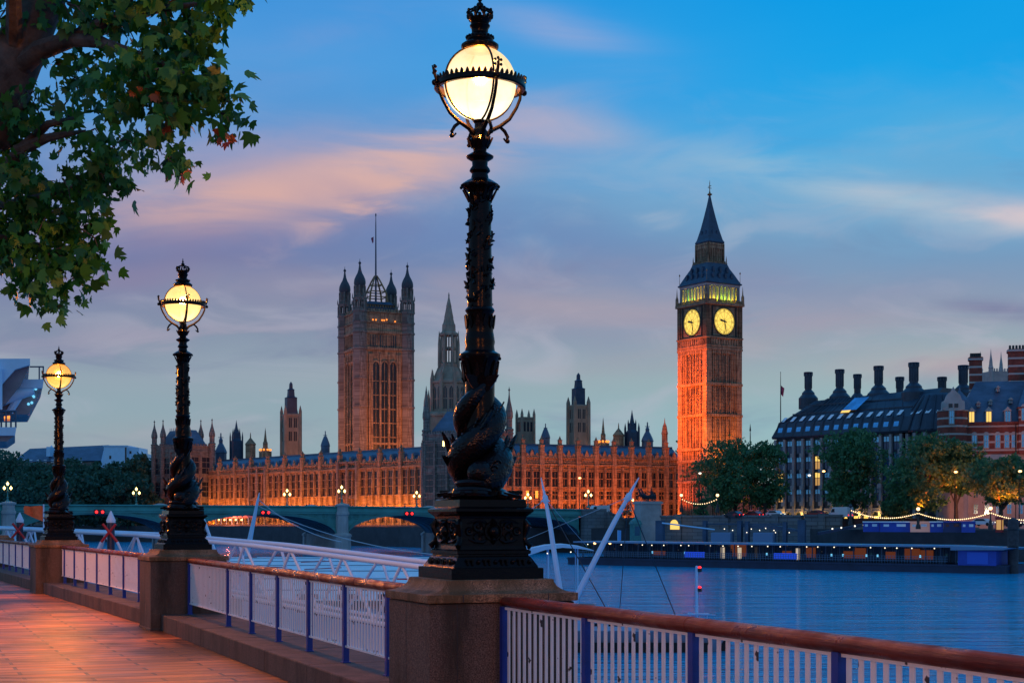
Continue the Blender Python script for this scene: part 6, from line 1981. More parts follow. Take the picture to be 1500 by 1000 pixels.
clumps = [  # photo column, row, half width, half height, depth, leaves
    (30, 20, 60, 50, 15.6, 260), (110, 15, 60, 45, 15.2, 330), (190, 25, 60, 50, 14.9, 420), (260, 20, 60, 42, 14.6, 420), (320, 5, 46, 28, 14.4, 260), (345, -5, 26, 22, 14.3, 120),
    (235, 70, 60, 40, 14.6, 420), (290, 62, 28, 28, 14.4, 150), (200, 110, 55, 40, 14.5, 330), (250, 125, 50, 40, 14.3, 330), (305, 130, 34, 30, 14.2, 260), (325, 150, 24, 22, 14.2, 150), (265, 165, 50, 26, 14.2, 240),
    (235, 195, 26, 26, 14.2, 120), (236, 225, 24, 14, 14.2, 80), (262, 240, 26, 14, 14.1, 90), (340, 178, 16, 16, 14.2, 50), (195, 165, 26, 20, 14.4, 80),
    (40, 80, 40, 40, 16.2, 130), (100, 110, 60, 30, 15.6, 260), (140, 140, 50, 30, 15.4, 240), (60, 150, 60, 36, 15.7, 330), (20, 190, 60, 40, 15.9, 330), (110, 175, 50, 20, 15.4, 190),
    (150, 205, 40, 18, 15.2, 110), (185, 225, 14, 22, 15.0, 60), (30, 240, 50, 24, 15.7, 200), (160, 230, 26, 16, 15.1, 70),
    (40, 285, 60, 34, 15.6, 420), (110, 270, 50, 30, 15.3, 330), (150, 262, 32, 22, 15.1, 150), (175, 265, 14, 14, 15, 40), (20, 330, 60, 40, 15.7, 420), (90, 325, 56, 40, 15.4, 430), (135, 345, 26, 30, 15.3, 160),
    (30, 375, 55, 24, 15.6, 260), (90, 380, 50, 30, 15.4, 340), (130, 380, 22, 24, 15.3, 110), (55, 415, 36, 26, 15.4, 210), (78, 432, 30, 16, 15.4, 120), (-40, 380, 40, 40, 15.9, 150),
    (-60, 100, 90, 110, 16.5, 500), (-60, 260, 80, 90, 16.5, 420), (60, -90, 150, 90, 15.6, 900), (230, -90, 120, 70, 14.9, 620), (60, -260, 190, 120, 16, 1000), (230, -250, 150, 110, 15.6, 700), (120, -440, 200, 130, 16.2, 900), (-150, -150, 130, 150, 17, 700)]
pts = []
tw = mb()
for px, py, hw, hh, d, n in clumps:
    inframe = px > -30 and py > -30
    n = int(n * (.47 if inframe else .5))
    if px > 215: n = int(n * .72); hw *= .9
    if px > 300: n = int(n * .8); hw *= .85
    if 40 < px < 200 and 70 < py < 235: n = int(n * .7)
    k = d / F; c = np.array(NP(px, py, d))
    m_ = max(3, n // 9)
    u = rng.normal(size=(m_, 3)); u /= np.linalg.norm(u, axis=1)[:, None]
    r = rng.uniform(0, 1, m_) ** .5 * rng.uniform(.75, 1.2, m_)
    sub_ = u * r[:, None] * np.array([hw * k, min(hw, 60) * k * 1.5, hh * k]) + c
    for q in range(m_):
        cnt = rng.integers(5, 13)
        p = sub_[q] + rng.normal(size=(cnt, 3)) * np.array([.10, .10, .085])
        pts.append(p)
        if inframe and q % 2 == 0:
            st_ = Vector(c) + (Vector(sub_[q]) - Vector(c)) * .25 + Vector((-.1, 0, .08))
            en = Vector(sub_[q]); tw.tube([st_, st_.lerp(en, .55) + Vector((rg.uniform(-.05, .05), 0, rg.uniform(0, .06))), en], [.011, .007, .003], 5)
tw.build('twigs', 'bark', nt)['kind'] = 'stuff'
pts = np.concatenate(pts)
sz = rng.uniform(.05, .145, len(pts)) * 1.0
near = pts[:, 1] + nt_loc.y < 14.9
sz[near] *= 1.12
mi = np.zeros(len(pts), dtype=np.int32)
me = leaves_mesh('crown', pts, sz, palmate(), rng, 1.0, ('leaf_near', 'leaf_dead'), mi)
o = bpy.data.objects.new('crown', me); C.objects.link(o); o.parent = nt
dead = []
for px, py, n in ((200, 132, 3), (229, 142, 4), (246, 162, 3), (244, 185, 4), (338, 205, 3), (270, 255, 4), (262, 246, 3), (250, 262, 2), (318, 196, 2)):
    for _ in range(n):
        dead.append(np.array(NP(px + rg.uniform(-5, 5), py + rg.uniform(-8, 8), 14.05 + rg.uniform(0, .15))))
me = leaves_mesh('withered_leaves', np.array(dead), rng.uniform(.055, .1, len(dead)), palmate(), rng, 2.0, ('leaf_dead',))
o = bpy.data.objects.new('withered_leaves', me); C.objects.link(o); o.parent = nt

# ---------------------------------------------------------------- buildings beyond the left trees
hb = thing('slate_roofed_block', 'long slate roofed building with pale gable end above the trees at left', 'building', (xof(20, 760), 760, 0), 0)
k = 760 / F
Lh = (163 - 20) * k
s = mb(); z7 = lambda y: zof(y, 760)
s.box(0, Lh, 2, 26, 0, z7(676)); s.build('wall', 'stone_grey', hb)
s = mb(); s.loft([[(-1, 1, z7(676)), (Lh + 1, 1, z7(674)), (Lh + 1, 27, z7(674)), (-1, 27, z7(676))], [(4, 13, z7(655)), (Lh - 5, 13, z7(649.5)), (Lh - 5, 14, z7(649.5)), (4, 14, z7(655))]]); s.build('roof', 'slate', hb)
s = mb(); s.prism([(Lh - 6, z7(684)), (Lh + 4, z7(684)), (Lh + 4, z7(664)), (Lh - 1, z7(653)), (Lh - 4, z7(660))], .2, 1.9); s.build('gable', 'white_steel', hb)
s = mb(); s.box(50 * k - .9, 50 * k + .9, .5, 12, z7(668), z7(654)); s.lathe([(.9, z7(654)), (.1, z7(651))], 6, (50 * k, 6, 0)); s.build('dormer', 'white_steel', hb)
g = None
for j in range(9):
    w = mb(); w.box(-.7, .7, 0, .1, 0, 1.5); p = (Lh - 16 - j * 3.6, .9 + .9, z7(677))
    g = w.build('window', 'white_roof', hb, p) if g is None else copy_part(g, p)
fb = thing('flat_roofed_block', 'pale flat roofed block above the trees beside the end pavilion', 'building', (xof(152, 740), 740, 0), 0)
z7 = lambda y: zof(y, 740); k = 740 / F
s = mb(); s.box(0, 34 * k, 0, 20, 0, z7(653.5)); s.box(-.4, 34 * k + .4, -.4, 20, z7(653.5), z7(652)); s.box(34 * k, 50 * k, 2, 20, 0, z7(655)); s.box(50 * k, 62 * k, 1, 18, 0, z7(664)); s.build('wall', 'white_steel', fb)
for a in ((31 * k, 33.5 * k, -.05, .0, 0, z7(655)), (36 * k, 39 * k, 1.9, 2, z7(664), z7(660)), (8 * k, 11 * k, -.05, .0, z7(672), z7(667))):
    s = mb(); s.box(*a); s.build('window', 'pane_dark', fb)

# ---------------------------------------------------------------- steel observation gantry at the left edge
gy = 78.0
gt_ = thing('steel_gantry', 'white steel viewing platform with angular underside at the left edge', 'gantry', (xof(0, gy), gy, 0), 0)
def G(px, py, dy=0): return (xof(px, gy) - xof(0, gy) - .33 * dy, dy, zof(py, gy))
def gpoly(s, pts, y0, y1):      # the platform runs back and to the left
    q = [(G(px, py)[0], G(px, py)[2]) for px, py in pts]; n = len(q)
    s.add([(x - .33 * y0, y0, z) for x, z in q] + [(x - .33 * y1, y1, z) for x, z in q],
          [tuple(range(n)), tuple(range(2 * n - 1, n - 1, -1))] + [(i, n + i, n + (i + 1) % n, (i + 1) % n) for i in range(n)])
s = mb(); gpoly(s, [(-260, 526), (44, 525), (44, 534), (22, 541), (0, 566), (-30, 590), (-260, 600)], 0, .5); s.build('upper_fascia', 'white_steel', gt_)
s = mb(); gpoly(s, [(-260, 531), (43, 529), (43, 536), (30, 562), (8, 590), (-60, 608), (-260, 620)], .52, 9); s.build('upper_box', 'steel_grey', gt_)
s = mb(); gpoly(s, [(-40, 553), (65, 552), (63, 565), (-40, 566)], 1.2, 1.6); s.build('lower_fascia', 'white_steel', gt_)
s = mb(); gpoly(s, [(-40, 562), (63, 563), (42, 603), (-40, 604)], 1.7, 8); s.build('lower_box', 'steel_grey', gt_)
for px, py in ((48, 574), (53, 565.5), (42, 588), (47, 586), (50, 577)):
    s = mb(); s.ball((0, 0, 0), .075, 8, 5); s.build('downlight', 'cyan_glow', gt_, G(px, py, 1.62))
s = mb(True)
s.tube([G(-60, 600, 1), G(8, 578, 1.2), G(50, 569, 1.4)], [.55, .42, .2], 10); s.tube([G(-5, 540, -.2), G(-5, 600, -.2)], .3, 8)
s.tube([G(14, 600, 1.4), G(28, 578, 1.4)], .2, 8)
s.build('strut', 'white_steel', gt_)
s = mb(); gpoly(s, [(-260, 628), (24, 627), (22, 639), (-260, 641)], -1, -.6); s.build('deck_fascia', 'white_steel', gt_)
s = mb(); gpoly(s, [(-260, 636), (22, 638), (9, 647), (-260, 650)], -.5, 7); s.build('deck_box', 'steel_grey', gt_)
s = mb()
for px in (58, 64): s.tube([G(px, 553, 1.4), G(px, 533, 1.4)], .04, 5)
s.tube([G(44, 533, 1.4), G(65, 533, 1.4)], .04, 5)
s.build('guard_rail', 'pier_blue', gt_)
s = mb()
for px in (2, 9, 16, 23): s.tube([G(px, 628, -.9), G(px, 604, -.9)], .05, 5)
s.tube([G(-60, 604, -.9), G(24, 604, -.9)], .06, 5); s.tube([G(-60, 616, -.9), G(24, 616, -.9)], .03, 5)
s.build('guard_rail', 'pier_blue', gt_)
s = mb(); gpoly(s, [(6, 610), (15, 609), (15, 616), (6, 616)], -.3, -.1); s.build('sign_panel', 'amber_glow', gt_)
s = mb(True); s.tube([(G(-200, 600)[0], 4, WATER - 1), (G(-200, 600)[0], 4, zof(590, gy))], 1.2, 14); s.build('column', 'white_steel', gt_)

# ---------------------------------------------------------------- pier in the near water
gp = [Vector((-1.0, 33.0, .53)), Vector((-2.4, 35, .63)), Vector((-7.2, 41.6, .99)), Vector((-12.2, 48.8, 1.216)), Vector((-20.4, 60.4, 1.36)), Vector((-25.0, 67.0, 1.42))]
gw = thing('truss_gangway', 'long white tubular steel gangway truss running along behind the railings', 'gangway', gp[0], 0)
cum = [0]
for a, c in zip(gp, gp[1:]): cum.append(cum[-1] + (c - a).length)
def gpt(x):
    for k in range(len(gp) - 1):
        if x <= cum[k + 1] or k == len(gp) - 2:
            return gp[k].lerp(gp[k + 1], (x - cum[k]) / (cum[k + 1] - cum[k])) - gp[0]
side = Vector((.81, .58, 0)) * 1.1
TL = cum[-1]; n = 15
for nm, o_ in (('near_chord', Vector()), ('far_chord', side)):
    s = mb(True); s.tube([gpt(TL * k / 40) + o_ for k in range(41)], .068, 12); s.tube([gpt(TL * k / 40) + o_ - Vector((0, 0, 1.5)) - o_ * .2 + side * (.1 if nm == 'near_chord' else 0) for k in range(41)], .06, 10); s.build('chord', 'white_steel', gw)
    s = mb(True)
    for k in range(n):
        x = k * TL / n; h = TL / n / 2
        lo = gpt(x + h) + o_ - Vector((0, 0, 1.5)) - o_ * .2 + side * (.1 if nm == 'near_chord' else 0)
        s.tube([gpt(x) + o_, lo], .04, 7); s.tube([lo, gpt(x + 2 * h) + o_], .04, 7)
    s.build('bracing', 'white_steel', gw)
s = mb()
s.loft([[tuple(gpt(TL * k / 40) + side * .14 - Vector((0, 0, 1.52))), tuple(gpt(TL * k / 40) + side * .78 - Vector((0, 0, 1.52))), tuple(gpt(TL * k / 40) + side * .78 - Vector((0, 0, 1.60))), tuple(gpt(TL * k / 40) + side * .14 - Vector((0, 0, 1.60)))] for k in range(41)])
s.build('walkway', 'pier_blue', gw)
for k in (4, 14, 26, 40):
    s = mb(True); p = gpt(TL * k / 45) + side * .5; s.tube([(p.x, p.y, WATER - 1 - gp[0].z), (p.x, p.y, p.z - 1.62)], .22, 10); s.build('support_pile', 'pier_blue', gw)
def crossed_pile(px, d, ztop, lab, first=[None], sc=1.0):
    loc = (xof(px, d), d, 0)
    if first[0]: dup(first[0], loc, 0, lab); return
    t = thing('mooring_pile', lab, 'pile', loc, 0, 'mooring piles with white cone tops')
    s = mb(True); s.lathe([(.125, WATER - 1), (.125, ztop - .38)], 12); s.build('pile', 'dark_blue', t)
    s = mb(True); s.lathe([(.14, ztop - .38), (.155, ztop - .30), (.02, ztop)], 12); s.build('cone_cap', 'white_steel', t)
    for sg in (-1, 1):
        s = mb(True)
        s.cur = 0; s.tube([(sg * .21, -.2, ztop - .42), (-sg * .26, -.2, ztop - 1.0)], .045, 8)
        s.cur = 1; s.tube([(-sg * .26, -.2, ztop - 1.0), (-sg * .80, -.2, ztop - 2.2)], .045, 8)
        s.build('cross_brace', ['red_paint', 'white_steel'], t)
    first[0] = t
crossed_pile(162.5, 48.6, zof(748, 48.6), 'mooring pile with red cross brace, right of the farthest lamp')
crossed_pile(29, 57.5, zof(757, 57.5), 'mooring pile with red cross brace, left of the farthest lamp')
fl = thing('signal_flag', 'orange red flag streaming beside the farthest lamp', 'flag', (xof(64, 60), 60, 0), 0)
s = mb(True); s.lathe([(.04, WATER), (.03, zof(738, 60))], 8); s.build('pole', 'white_steel', fl)
s = mb(True); zz = zof(741, 60)
rows_ = []
for k in range(9):
    u = k / 8
    rows_.append([(-.05 - .72 * u + .02 * math.sin(q * 2 + k), .08 * math.sin(k * 1.2 + q * .6), zz - .62 * q / 4 * (1 - .55 * u) + .02 * math.sin(k * .9) - .0 * u) for q in range(5)])
s.loft(rows_, cap=False, closed=False); s.build('cloth', 'orange_cloth', fl)

# roofed pontoon seen through the truss
pv = thing('white_roofed_pontoon', 'moored pontoon with broad white roof and red seams behind the railing', 'pontoon', (0, 0, 0), 0)
zr = -.6
c = [(-7.6, 47), (.2, 47), (.7, 103), (-20, 103)]
s = mb(True)
nx, ny = 10, 14
rows_ = []
for j in range(ny + 1):
    v = j / ny; row = []
    for i in range(nx + 1):
        u = i / nx
        a = Vector((*c[0], 0)).lerp(Vector((*c[3], 0)), v); b2 = Vector((*c[1], 0)).lerp(Vector((*c[2], 0)), v)
        p = a.lerp(b2, u); row.append((p.x, p.y, zr - .22 + .25 * math.sin(PI * v) ** .5))
    rows_.append(row)
s.loft(rows_, cap=False, closed=False); s.build('roof', 'white_roof', pv)
rg = random.Random(9)
s = mb(); sr = mb()
for j in range(1, ny):
    v = j / ny
    a = Vector((*c[0], 0)).lerp(Vector((*c[3], 0)), v); b2 = Vector((*c[1], 0)).lerp(Vector((*c[2], 0)), v); z = rows_[j][0][2] + .03
    if j % 2: s.tube([(a.x, a.y, z), (b2.x, b2.y, z)], .016, 5)
for q in range(22):
    j = rg.randrange(1, ny); v = (j + rg.random() * .5) / ny; u = rg.random()
    a = Vector((*c[0], 0)).lerp(Vector((*c[3], 0)), v); b2 = Vector((*c[1], 0)).lerp(Vector((*c[2], 0)), v); p = a.lerp(b2, u)
    sr.tube([(p.x, p.y, zr + .1), (p.x + rg.uniform(.4, 1.6), p.y + rg.uniform(-.5, 3), zr + .1)], .022, 4)
s.build('seam', 'pier_blue', pv); sr.build('red_trim', 'red_paint', pv)['kind'] = 'stuff'
s = mb(); s.slab([(x * .96, y + (1 if y < 60 else -1)) for x, y in c], WATER - .5, WATER + 1.0); s.build('hull', 'hull', pv)
s = mb(); s.slab([(c[0][0] + 1.2, 49), (c[1][0] - 1, 49), (c[2][0] - 1.5, 101), (c[3][0] + 2, 101)], WATER + 1.0, zr - .6); s.build('cabin', 'white_steel', pv)
for q in range(6):
    s = mb(); s.lathe([(.35, zr - .62), (.35, zr - .05)], 10); s.build('vent_cowl', 'dark_blue', pv, (-6.5 + q * 1.3, 47.6, 0))

# arched canopy on the pier end
ca = thing('arched_canopy', 'thin white arched canopy over the pier end right of the nearest lamp', 'canopy', (xof(800, 122), 122, 0), 0)
s = mb(True); k = 122 / F
up = [(-40 * k, zof(808, 122)), (-24 * k, zof(803.5, 122)), (0, zof(798.5, 122)), (25 * k, zof(797, 122)), (50 * k, zof(800, 122)), (70 * k, zof(805.5, 122))]
th = [.5, .5, .34, .26, .2, .05]
s.loft([[(x, 0, z), (x, 6, z), (x, 6, z - t_), (x, 0, z - t_)] for (x, z), t_ in zip(up, th)]); s.build('roof', 'white_steel', ca)
s = mb(True)
for x in (-1.6, .2, 2.6):
    for y in (.8, 5.2): s.tube([(x, y, WATER), (x, y, zof(800, 122))], .06, 6)
s.build('post', 'white_steel', ca)
s = mb(); s.box(-3.2, 4.2, -.5, 6.5, WATER - .5, WATER + .5); s.build('float', 'hull', ca)
for x, y in ((.1, 810), (2.0, 808)):
    s = mb(); s.ball((x, -.1, zof(y, 122)), .05, 6, 4); s.build('lamp', 'spark_white', ca)

# leaning white masts
def mast(lab, pts, d, r, collar=None):
    p = [P(x, y, d) for x, y in pts]
    base = p[-1].copy(); t = thing('pier_mast', lab, 'mast', base, 0, 'leaning white masts of the pier')
    s = mb(True); q = [v - base for v in p]; m_ = len(q)
    s.tube(q, r, 14); s.build('spar', 'white_steel', t)
    if collar is not None:
        c = q[collar]; dr = (q[collar + 1] - q[collar - 1]).normalized()
        s = mb(True); s.tube([c - dr * .18, c - dr * .1, c + dr * .1, c + dr * .18], [r[collar] * 1.05, r[collar] * 1.6, r[collar] * 1.6, r[collar] * 1.05], 12)
        for a in (-1, 1): s.tube([c, c + Vector((a * r[collar] * 2.6, 0, -.08))], .035, 6)
        s.build('collar', 'white_steel', t)
    return t, base
kd = 62 / F
mA, bA = mast('white mast leaning left, just right of the nearest lamp', [(792.5, 699), (796, 716), (799, 731), (806, 770), (818, 850), (847, 1030)], 62, [.02, .045, .07, .10, .118, .125], 2)
mB, bB = mast('longest white mast leaning right, crossing the stone abutment', [(936, 699), (928, 713), (920, 728), (900, 764), (845, 872), (768, 1023)], 62, [.02, .055, .078, .108, .125, .13], 2)
mC, bC = mast('slender white mast before the bridge arch left of the flag tower', [(380, 721), (377, 735), (366, 790), (352, 862)], 112, [.03, .10, .19, .21])
mD, bD = mast('short white spar leaning right behind the middle lamp base', [(296, 752), (302, 770), (312, 800), (330, 850)], 70, [.03, .07, .08, .08])
def stay(t, base, a, b2, d0, d1, r, m='cable', sag=0):
    p0, p1 = P(*a, d0) - base, P(*b2, d1) - base
    s = mb(); s.tube([p0.lerp(p1, k / 10) - Vector((0, 0, sag * 4 * (k / 10) * (1 - k / 10))) for k in range(11)], r, 5); s.build('stay_cable', m, t)
stay(mA, bA, (799, 731), (889, 893), 62, 62, .022)
stay(mB, bB, (920, 728), (908, 890), 62, 70, .018)
stay(mB, bB, (920, 728), (989, 900), 62, 70, .022)
stay(mB, bB, (920, 728), (770, 790), 62, 95, .015, 'cable_pale')
stay(mA, bA, (799, 731), (860, 800), 62, 110, .015, 'cable_pale')
stay(mA, bA, (799, 731), (640, 800), 62, 80, .018, 'cable_pale', .4)
stay(mC, bC, (378, 731), (500, 793), 112, 100, .03, 'cable_pale', .5)
stay(mC, bC, (377, 740), (640, 812), 112, 90, .028, 'cable_pale', .6)

# small work boat and signal pole behind the right railing
wb = thing('work_boat', 'low grey work boat on the water seen between the right railing slats', 'boat', (xof(950, 88), 88, 0), 0)
k = 88 / F
s = mb(True)
x0, x1 = -115 * k, 102 * k
s.smooth = False
z0, z1, z2 = WATER - .3, WATER + .45, zof(921, 88)
s.loft([[(x0, y * .9 * w, z) for y, w, z in ((-1.6, .9, z0), (1.6, .9, z0), (1.9, 1, z2), (-1.9, 1, z2))], [(x1 - .8, y * w, z) for y, w, z in ((-1.6, .9, z0), (1.6, .9, z0), (1.9, 1, z2), (-1.9, 1, z2))], [(x1 + .25, y * w * .7, z) for y, w, z in ((-1.2, .5, z0 + .3), (1.2, .5, z0 + .3), (1.7, 1, z2 + .1), (-1.7, 1, z2 + .1))]])
s.build('hull', 'hull_grey', wb)
s = mb(); s.box(x0 - .02, x1 - .6, -1.95, 1.95, WATER - .2, WATER + .55); s.box(x1 + .1, x1 + .4, -.8, .8, WATER - .2, z2); s.build('fender', 'rubber', wb)
s = mb(); s.box(x0 + .4, x0 + 3.6, -1.1, 1.1, z2, z2 + .75); s.box(x0 + 4.2, x0 + 5.6, -.9, .9, z2, z2 + .5); s.build('cabin', 'white_steel', wb)
s = mb(); s.box(x0 + .7, x0 + 1.6, -1.13, -1.1, z2 + .25, z2 + .6); s.box(x0 + 1.9, x0 + 3.0, -1.13, -1.1, z2 + .25, z2 + .6); s.build('window', 'pane_dark', wb)
s = mb()
for q in range(9): s.tube([(x0 + .2 + q * .95, -1.8, z2), (x0 + .2 + q * .95, -1.8, z2 + .95)], .03, 5)
s.tube([(x0 + .2, -1.8, z2 + .95), (x1 - .4, -1.8, z2 + .95)], .03, 5); s.tube([(x0 + .2, -1.8, z2 + .5), (x1 - .4, -1.8, z2 + .5)], .02, 5)
s.build('guard_rail', 'white_steel', wb)
sp_ = thing('signal_pole', 'white pole carrying two red lights above the right railing', 'signal light', (xof(1020.5, 86), 86, 0), 0)
s = mb(True); s.lathe([(.09, WATER + 1.5), (.09, zof(888, 86)), (.12, zof(887.5, 86)), (.12, zof(886.5, 86)), (.08, zof(886, 86)), (.08, zof(829, 86)), (.02, zof(828, 86))], 10); s.box(-.5, .7, -.3, .3, zof(899.5, 86), zof(898, 86)); s.build('pole', 'white_steel', sp_)
for y in (831.5, 860.5):
    s = mb(); s.lathe([(.10, -.12), (.13, -.08), (.13, .08), (.05, .12)], 10); s.tube([(-.16, 0, 0), (0, 0, 0)], .04, 6); o = s.build('lamp_housing', 'iron_plain', sp_, (4.4 * 86 / F, -.02, zof(y + 2.6, 86)))
    s = mb(); s.ball((0, 0, .12), .095, 10, 6); s.build('lens', 'red_glow', o)

# ---------------------------------------------------------------- landing pier on the far side
fa, fb_ = Vector((xof(832, 262), 262, 0)), Vector((xof(1472, 214), 214, 0))
fang = math.atan2((fb_ - fa).y, (fb_ - fa).x); FL = (fb_ - fa).length
lp = thing('landing_pier', 'long low blue floating pier with glazed shelter and rows of small lamps', 'pier', fa, fang)
z_w, z_dk = WATER, WATER + 1.25
s = mb(); s.box(0, FL, 0, 9, z_w - 1, z_dk); s.box(-.1, FL + .1, -.15, 9.15, z_dk - .3, z_dk); s.build('hull', 'dark_blue', lp)
zr2 = zof(797, 240)
s = mb()
s.loft([[(FL * .02, -.6, zr2), (FL * .90, -.6, zr2 - .1), (FL * .90, 9.2, zr2 - .1), (FL * .02, 9.2, zr2)], [(FL * .02, -.6, zr2 + .25), (FL * .90, -.6, zr2 + .15), (FL * .90, 9.2, zr2 + .15), (FL * .02, 9.2, zr2 + .25)]])
s.prism([(FL * .90, zr2 - .5), (FL * 1.0, zr2 - .4), (FL * 1.015, zr2 - .1), (FL * .90, zr2 + .1)], -.8, 9)
s.build('roof', 'pier_roof', lp)
g = None
for q in range(30):
    w = mb(); w.box(-.07, .07, 1.2, 1.35, z_dk, zr2); p = (FL * (.03 + .87 * q / 29), 0, 0)
    g = w.build('post', 'pier_blue', lp) if g is None else copy_part(g, p)
    g.location = p if q == 0 else g.location
s = mb(); s.box(FL * .05, FL * .88, 5.5, 5.6, z_dk, zr2 - .1); s.build('rear_glazing', 'pane_mid', lp)
s = mb(); rg = random.Random(5)
for q in range(150):
    x = FL * (.02 + .87 * q / 150); s.box(x - .03, x + .03, .15, .2, z_dk, z_dk + 1.1)
for zz in (.4, .75, 1.1): s.box(FL * .02, FL * .89, .14, .21, z_dk + zz - .03, z_dk + zz + .03)
s.build('balustrade', 'rail_blue', lp)
g = None
for q in range(24):
    w = mb(); w.ball((0, 0, 0), .095, 7, 5); p = (FL * (.035 + .86 * (q + rg.uniform(-.25, .25)) / 24), rg.uniform(.2, 2.5), zr2 - .3)
    g = w.build('ceiling_lamp', 'spark_white', lp, p) if g is None else copy_part(g, p)
for px in (1153, 1167, 1190, 974, 1027, 1246, 1262, 1294, 1309, 1365):
    u = (px - 832) / 640; s = mb(); s.box(-.12, .12, .5, .6, z_dk + .9, z_dk + 1.25); s.build('marker_light', 'cyan_glow', lp, (FL * u, 0, 0))
for u, wd in ((.33, 1.9), (.545, 2.0)):
    s = mb(); s.box(FL * u - wd, FL * u + wd, .35, .5, z_dk + .3, z_dk + 1.25); s.build('lit_panel', 'blue_glow', lp)
s = mb()
for u, wd, hh in ((.20, 1.2, .7), (.40, 1.4, 2.3), (.515, .8, 1.0), (.57, .8, 1.6), (.655, .9, 1.1), (.68, .9, 1.6), (.745, .8, 1.1), (.79, 1.2, 1.6), (.82, 1.0, 1.4)):
    s = mb(); s.box(FL * u - wd, FL * u + wd, 5.2, 5.4, z_dk + .5, z_dk + .5 + hh); s.build('lit_display', 'display_dim', lp)
for px in (1076, 1102, 1189):
    u = (px - 832) / 640; s = mb(); s.box(FL * u - .25, FL * u + .25, 2.5, 2.9, z_dk + .2, z_dk + 2.0); s.build('notice_board', 'spark_dim', lp)
s = mb(); s.box(FL * .912, FL * .985, -.3, 7, z_dk - .1, zr2 - .55); s.build('end_cabin', 'kiosk_blue', lp)
s = mb(); s.box(FL * .93, FL * .97, -.36, -.31, z_dk + .1, zr2 - .75); s.build('cabin_panel', 'blue_panel', lp)
pl = thing('mooring_dolphin_pile', 'tall dark timber mooring pile at the right end of the far pier', 'pile', (xof(1484, 216), 216, 0), 0)
s = mb(True); s.lathe([(.75, WATER - 1), (.78, zof(770, 216)), (.7, zof(761, 216)), (.2, zof(758, 216))], 12); s.build('pile', 'timber_pile', pl)
s = mb(True); s.torus((0, 0, zof(800, 216)), .8, .08, 16, 5); s.torus((0, 0, zof(775, 216)), .82, .08, 16, 5); s.build('band', 'iron_plain', pl)
# gate frames, tents and gangway behind the pier
gf = thing('pier_gate', 'blue steel pier entrance with four posts and a canvas tent each side', 'pier', (xof(965, 318), 318, 0), -.35)
k = 318 / F
s = mb(); z3 = lambda y: zof(y, 318)
for px, w, yt in ((967, 11, 762), (1029, 5, 762), (1076, 6, 762), (1086, 5, 763), (1136, 5, 764), (1158, 10, 761)):
    s = mb(); s.box(-w / 2 * k, w / 2 * k, -1, 1, WATER - 1, z3(yt)); s.build('post', 'pier_blue', gf, ((px - 965) * k * 1.08, 0, 0))
s = mb(); s.box((1029 - 965) * k * 1.08, (1136 - 965) * k * 1.08, -.3, .3, z3(768), z3(766)); s.prism([((1075 - 965) * k * 1.08, z3(768)), ((1122 - 965) * k * 1.08, z3(769)), ((1156 - 965) * k * 1.08, z3(776)), ((1156 - 965) * k * 1.08, z3(778)), ((1075 - 965) * k * 1.08, z3(771))], -.3, 3); s.build('beam', 'pier_blue', gf)
s = mb(); s.tube([((972 - 965) * k * 1.08, -1.5, z3(765.5)), ((1044 - 965) * k * 1.08, -1.5, z3(775))], .16, 6); s.build('brow', 'white_steel', gf)
t1 = mb(); t1.square([(2.1, WATER), (2.0, z3(780)), (1.9, z3(779))]); o = t1.build('tent', 'tent_blue', gf, ((1054 - 965) * k * 1.08, -1, 0)); copy_part(o, ((1110 - 965) * k * 1.08, -1, 0))
g = None
for px, y in ((1057, 774), (1068, 776), (1093, 774), (1104, 776), (1112, 773), (1123, 776), (1143, 779), (1087, 779), (1125, 779)):
    w = mb(); w.ball((0, 0, 0), .11, 6, 4); p = ((px - 965) * k * 1.08, -1.4, z3(y))
    g = w.build('lamp', 'spark_white', gf, p) if g is None else copy_part(g, p)
s = mb(); s.box(-.2, .2, -.02, .02, 0, 5); bn = thing('banner', 'pale blue upright banner on the foreshore left of the chariot plinth', 'banner', (xof(907.5, 300), 300, 0), 0)
s = mb(); z3 = lambda y: zof(y, 300); s.loft([[(-.3, 0, z3(792)), (.3, 0, z3(791)), (.3, .05, z3(791)), (-.3, .05, z3(792))], [(-.33, 0, z3(776)), (.33, 0, z3(776.5)), (.33, .05, z3(776.5)), (-.33, .05, z3(776))]]); s.build('cloth', 'banner_blue', bn)
s = mb(True); s.lathe([(.05, WATER), (.05, z3(776))], 6, (-.36, 0, 0)); s.build('pole', 'white_steel', bn)
rl = thing('mooring_light', 'pair of warm mooring lights at the left end of the far pier', 'lamp', (xof(884, 258), 258, 0), 0)
s = mb(); s.tube([(-1.5, 0, WATER), (-1.5, 0, zof(795, 258))], .07, 6); s.tube([(1.4, 0, WATER), (1.4, 0, zof(795, 258))], .07, 6); s.build('pole', 'iron_plain', rl)
s = mb(); s.ball((-1.5, -.1, zof(795, 258)), .22, 8, 5); o = s.build('lamp', 'lamp_glow_warm', rl); copy_part(o, (2.6, 0, 0))
# sloping gangway at right
sg = thing('sloping_gangway', 'dark gangway with small lamps rising from the far pier to the low river wall', 'gangway', (xof(1200, 300), 300, 0), 0)
k = 300 / F; z3 = lambda y: zof(y, 300)
s = mb(); s.loft([[(0, 0, z3(783)), (0, 2, z3(783)), (0, 2, z3(779)), (0, 0, z3(779))], [(68 * k, 0, z3(770)), (68 * k, 2, z3(770)), (68 * k, 2, z3(766)), (68 * k, 0, z3(766))]]); s.build('deck', 'dark_blue', sg)
s = mb()
for px, y in ((1219, 774), (1232, 772.5), (1252, 770), (1265, 768.5)):
    s = mb(); s.ball((0, 0, 0), .16, 6, 5); s.build('lamp', 'spark_white', sg, ((px - 1200) * k, -.2, z3(y)))
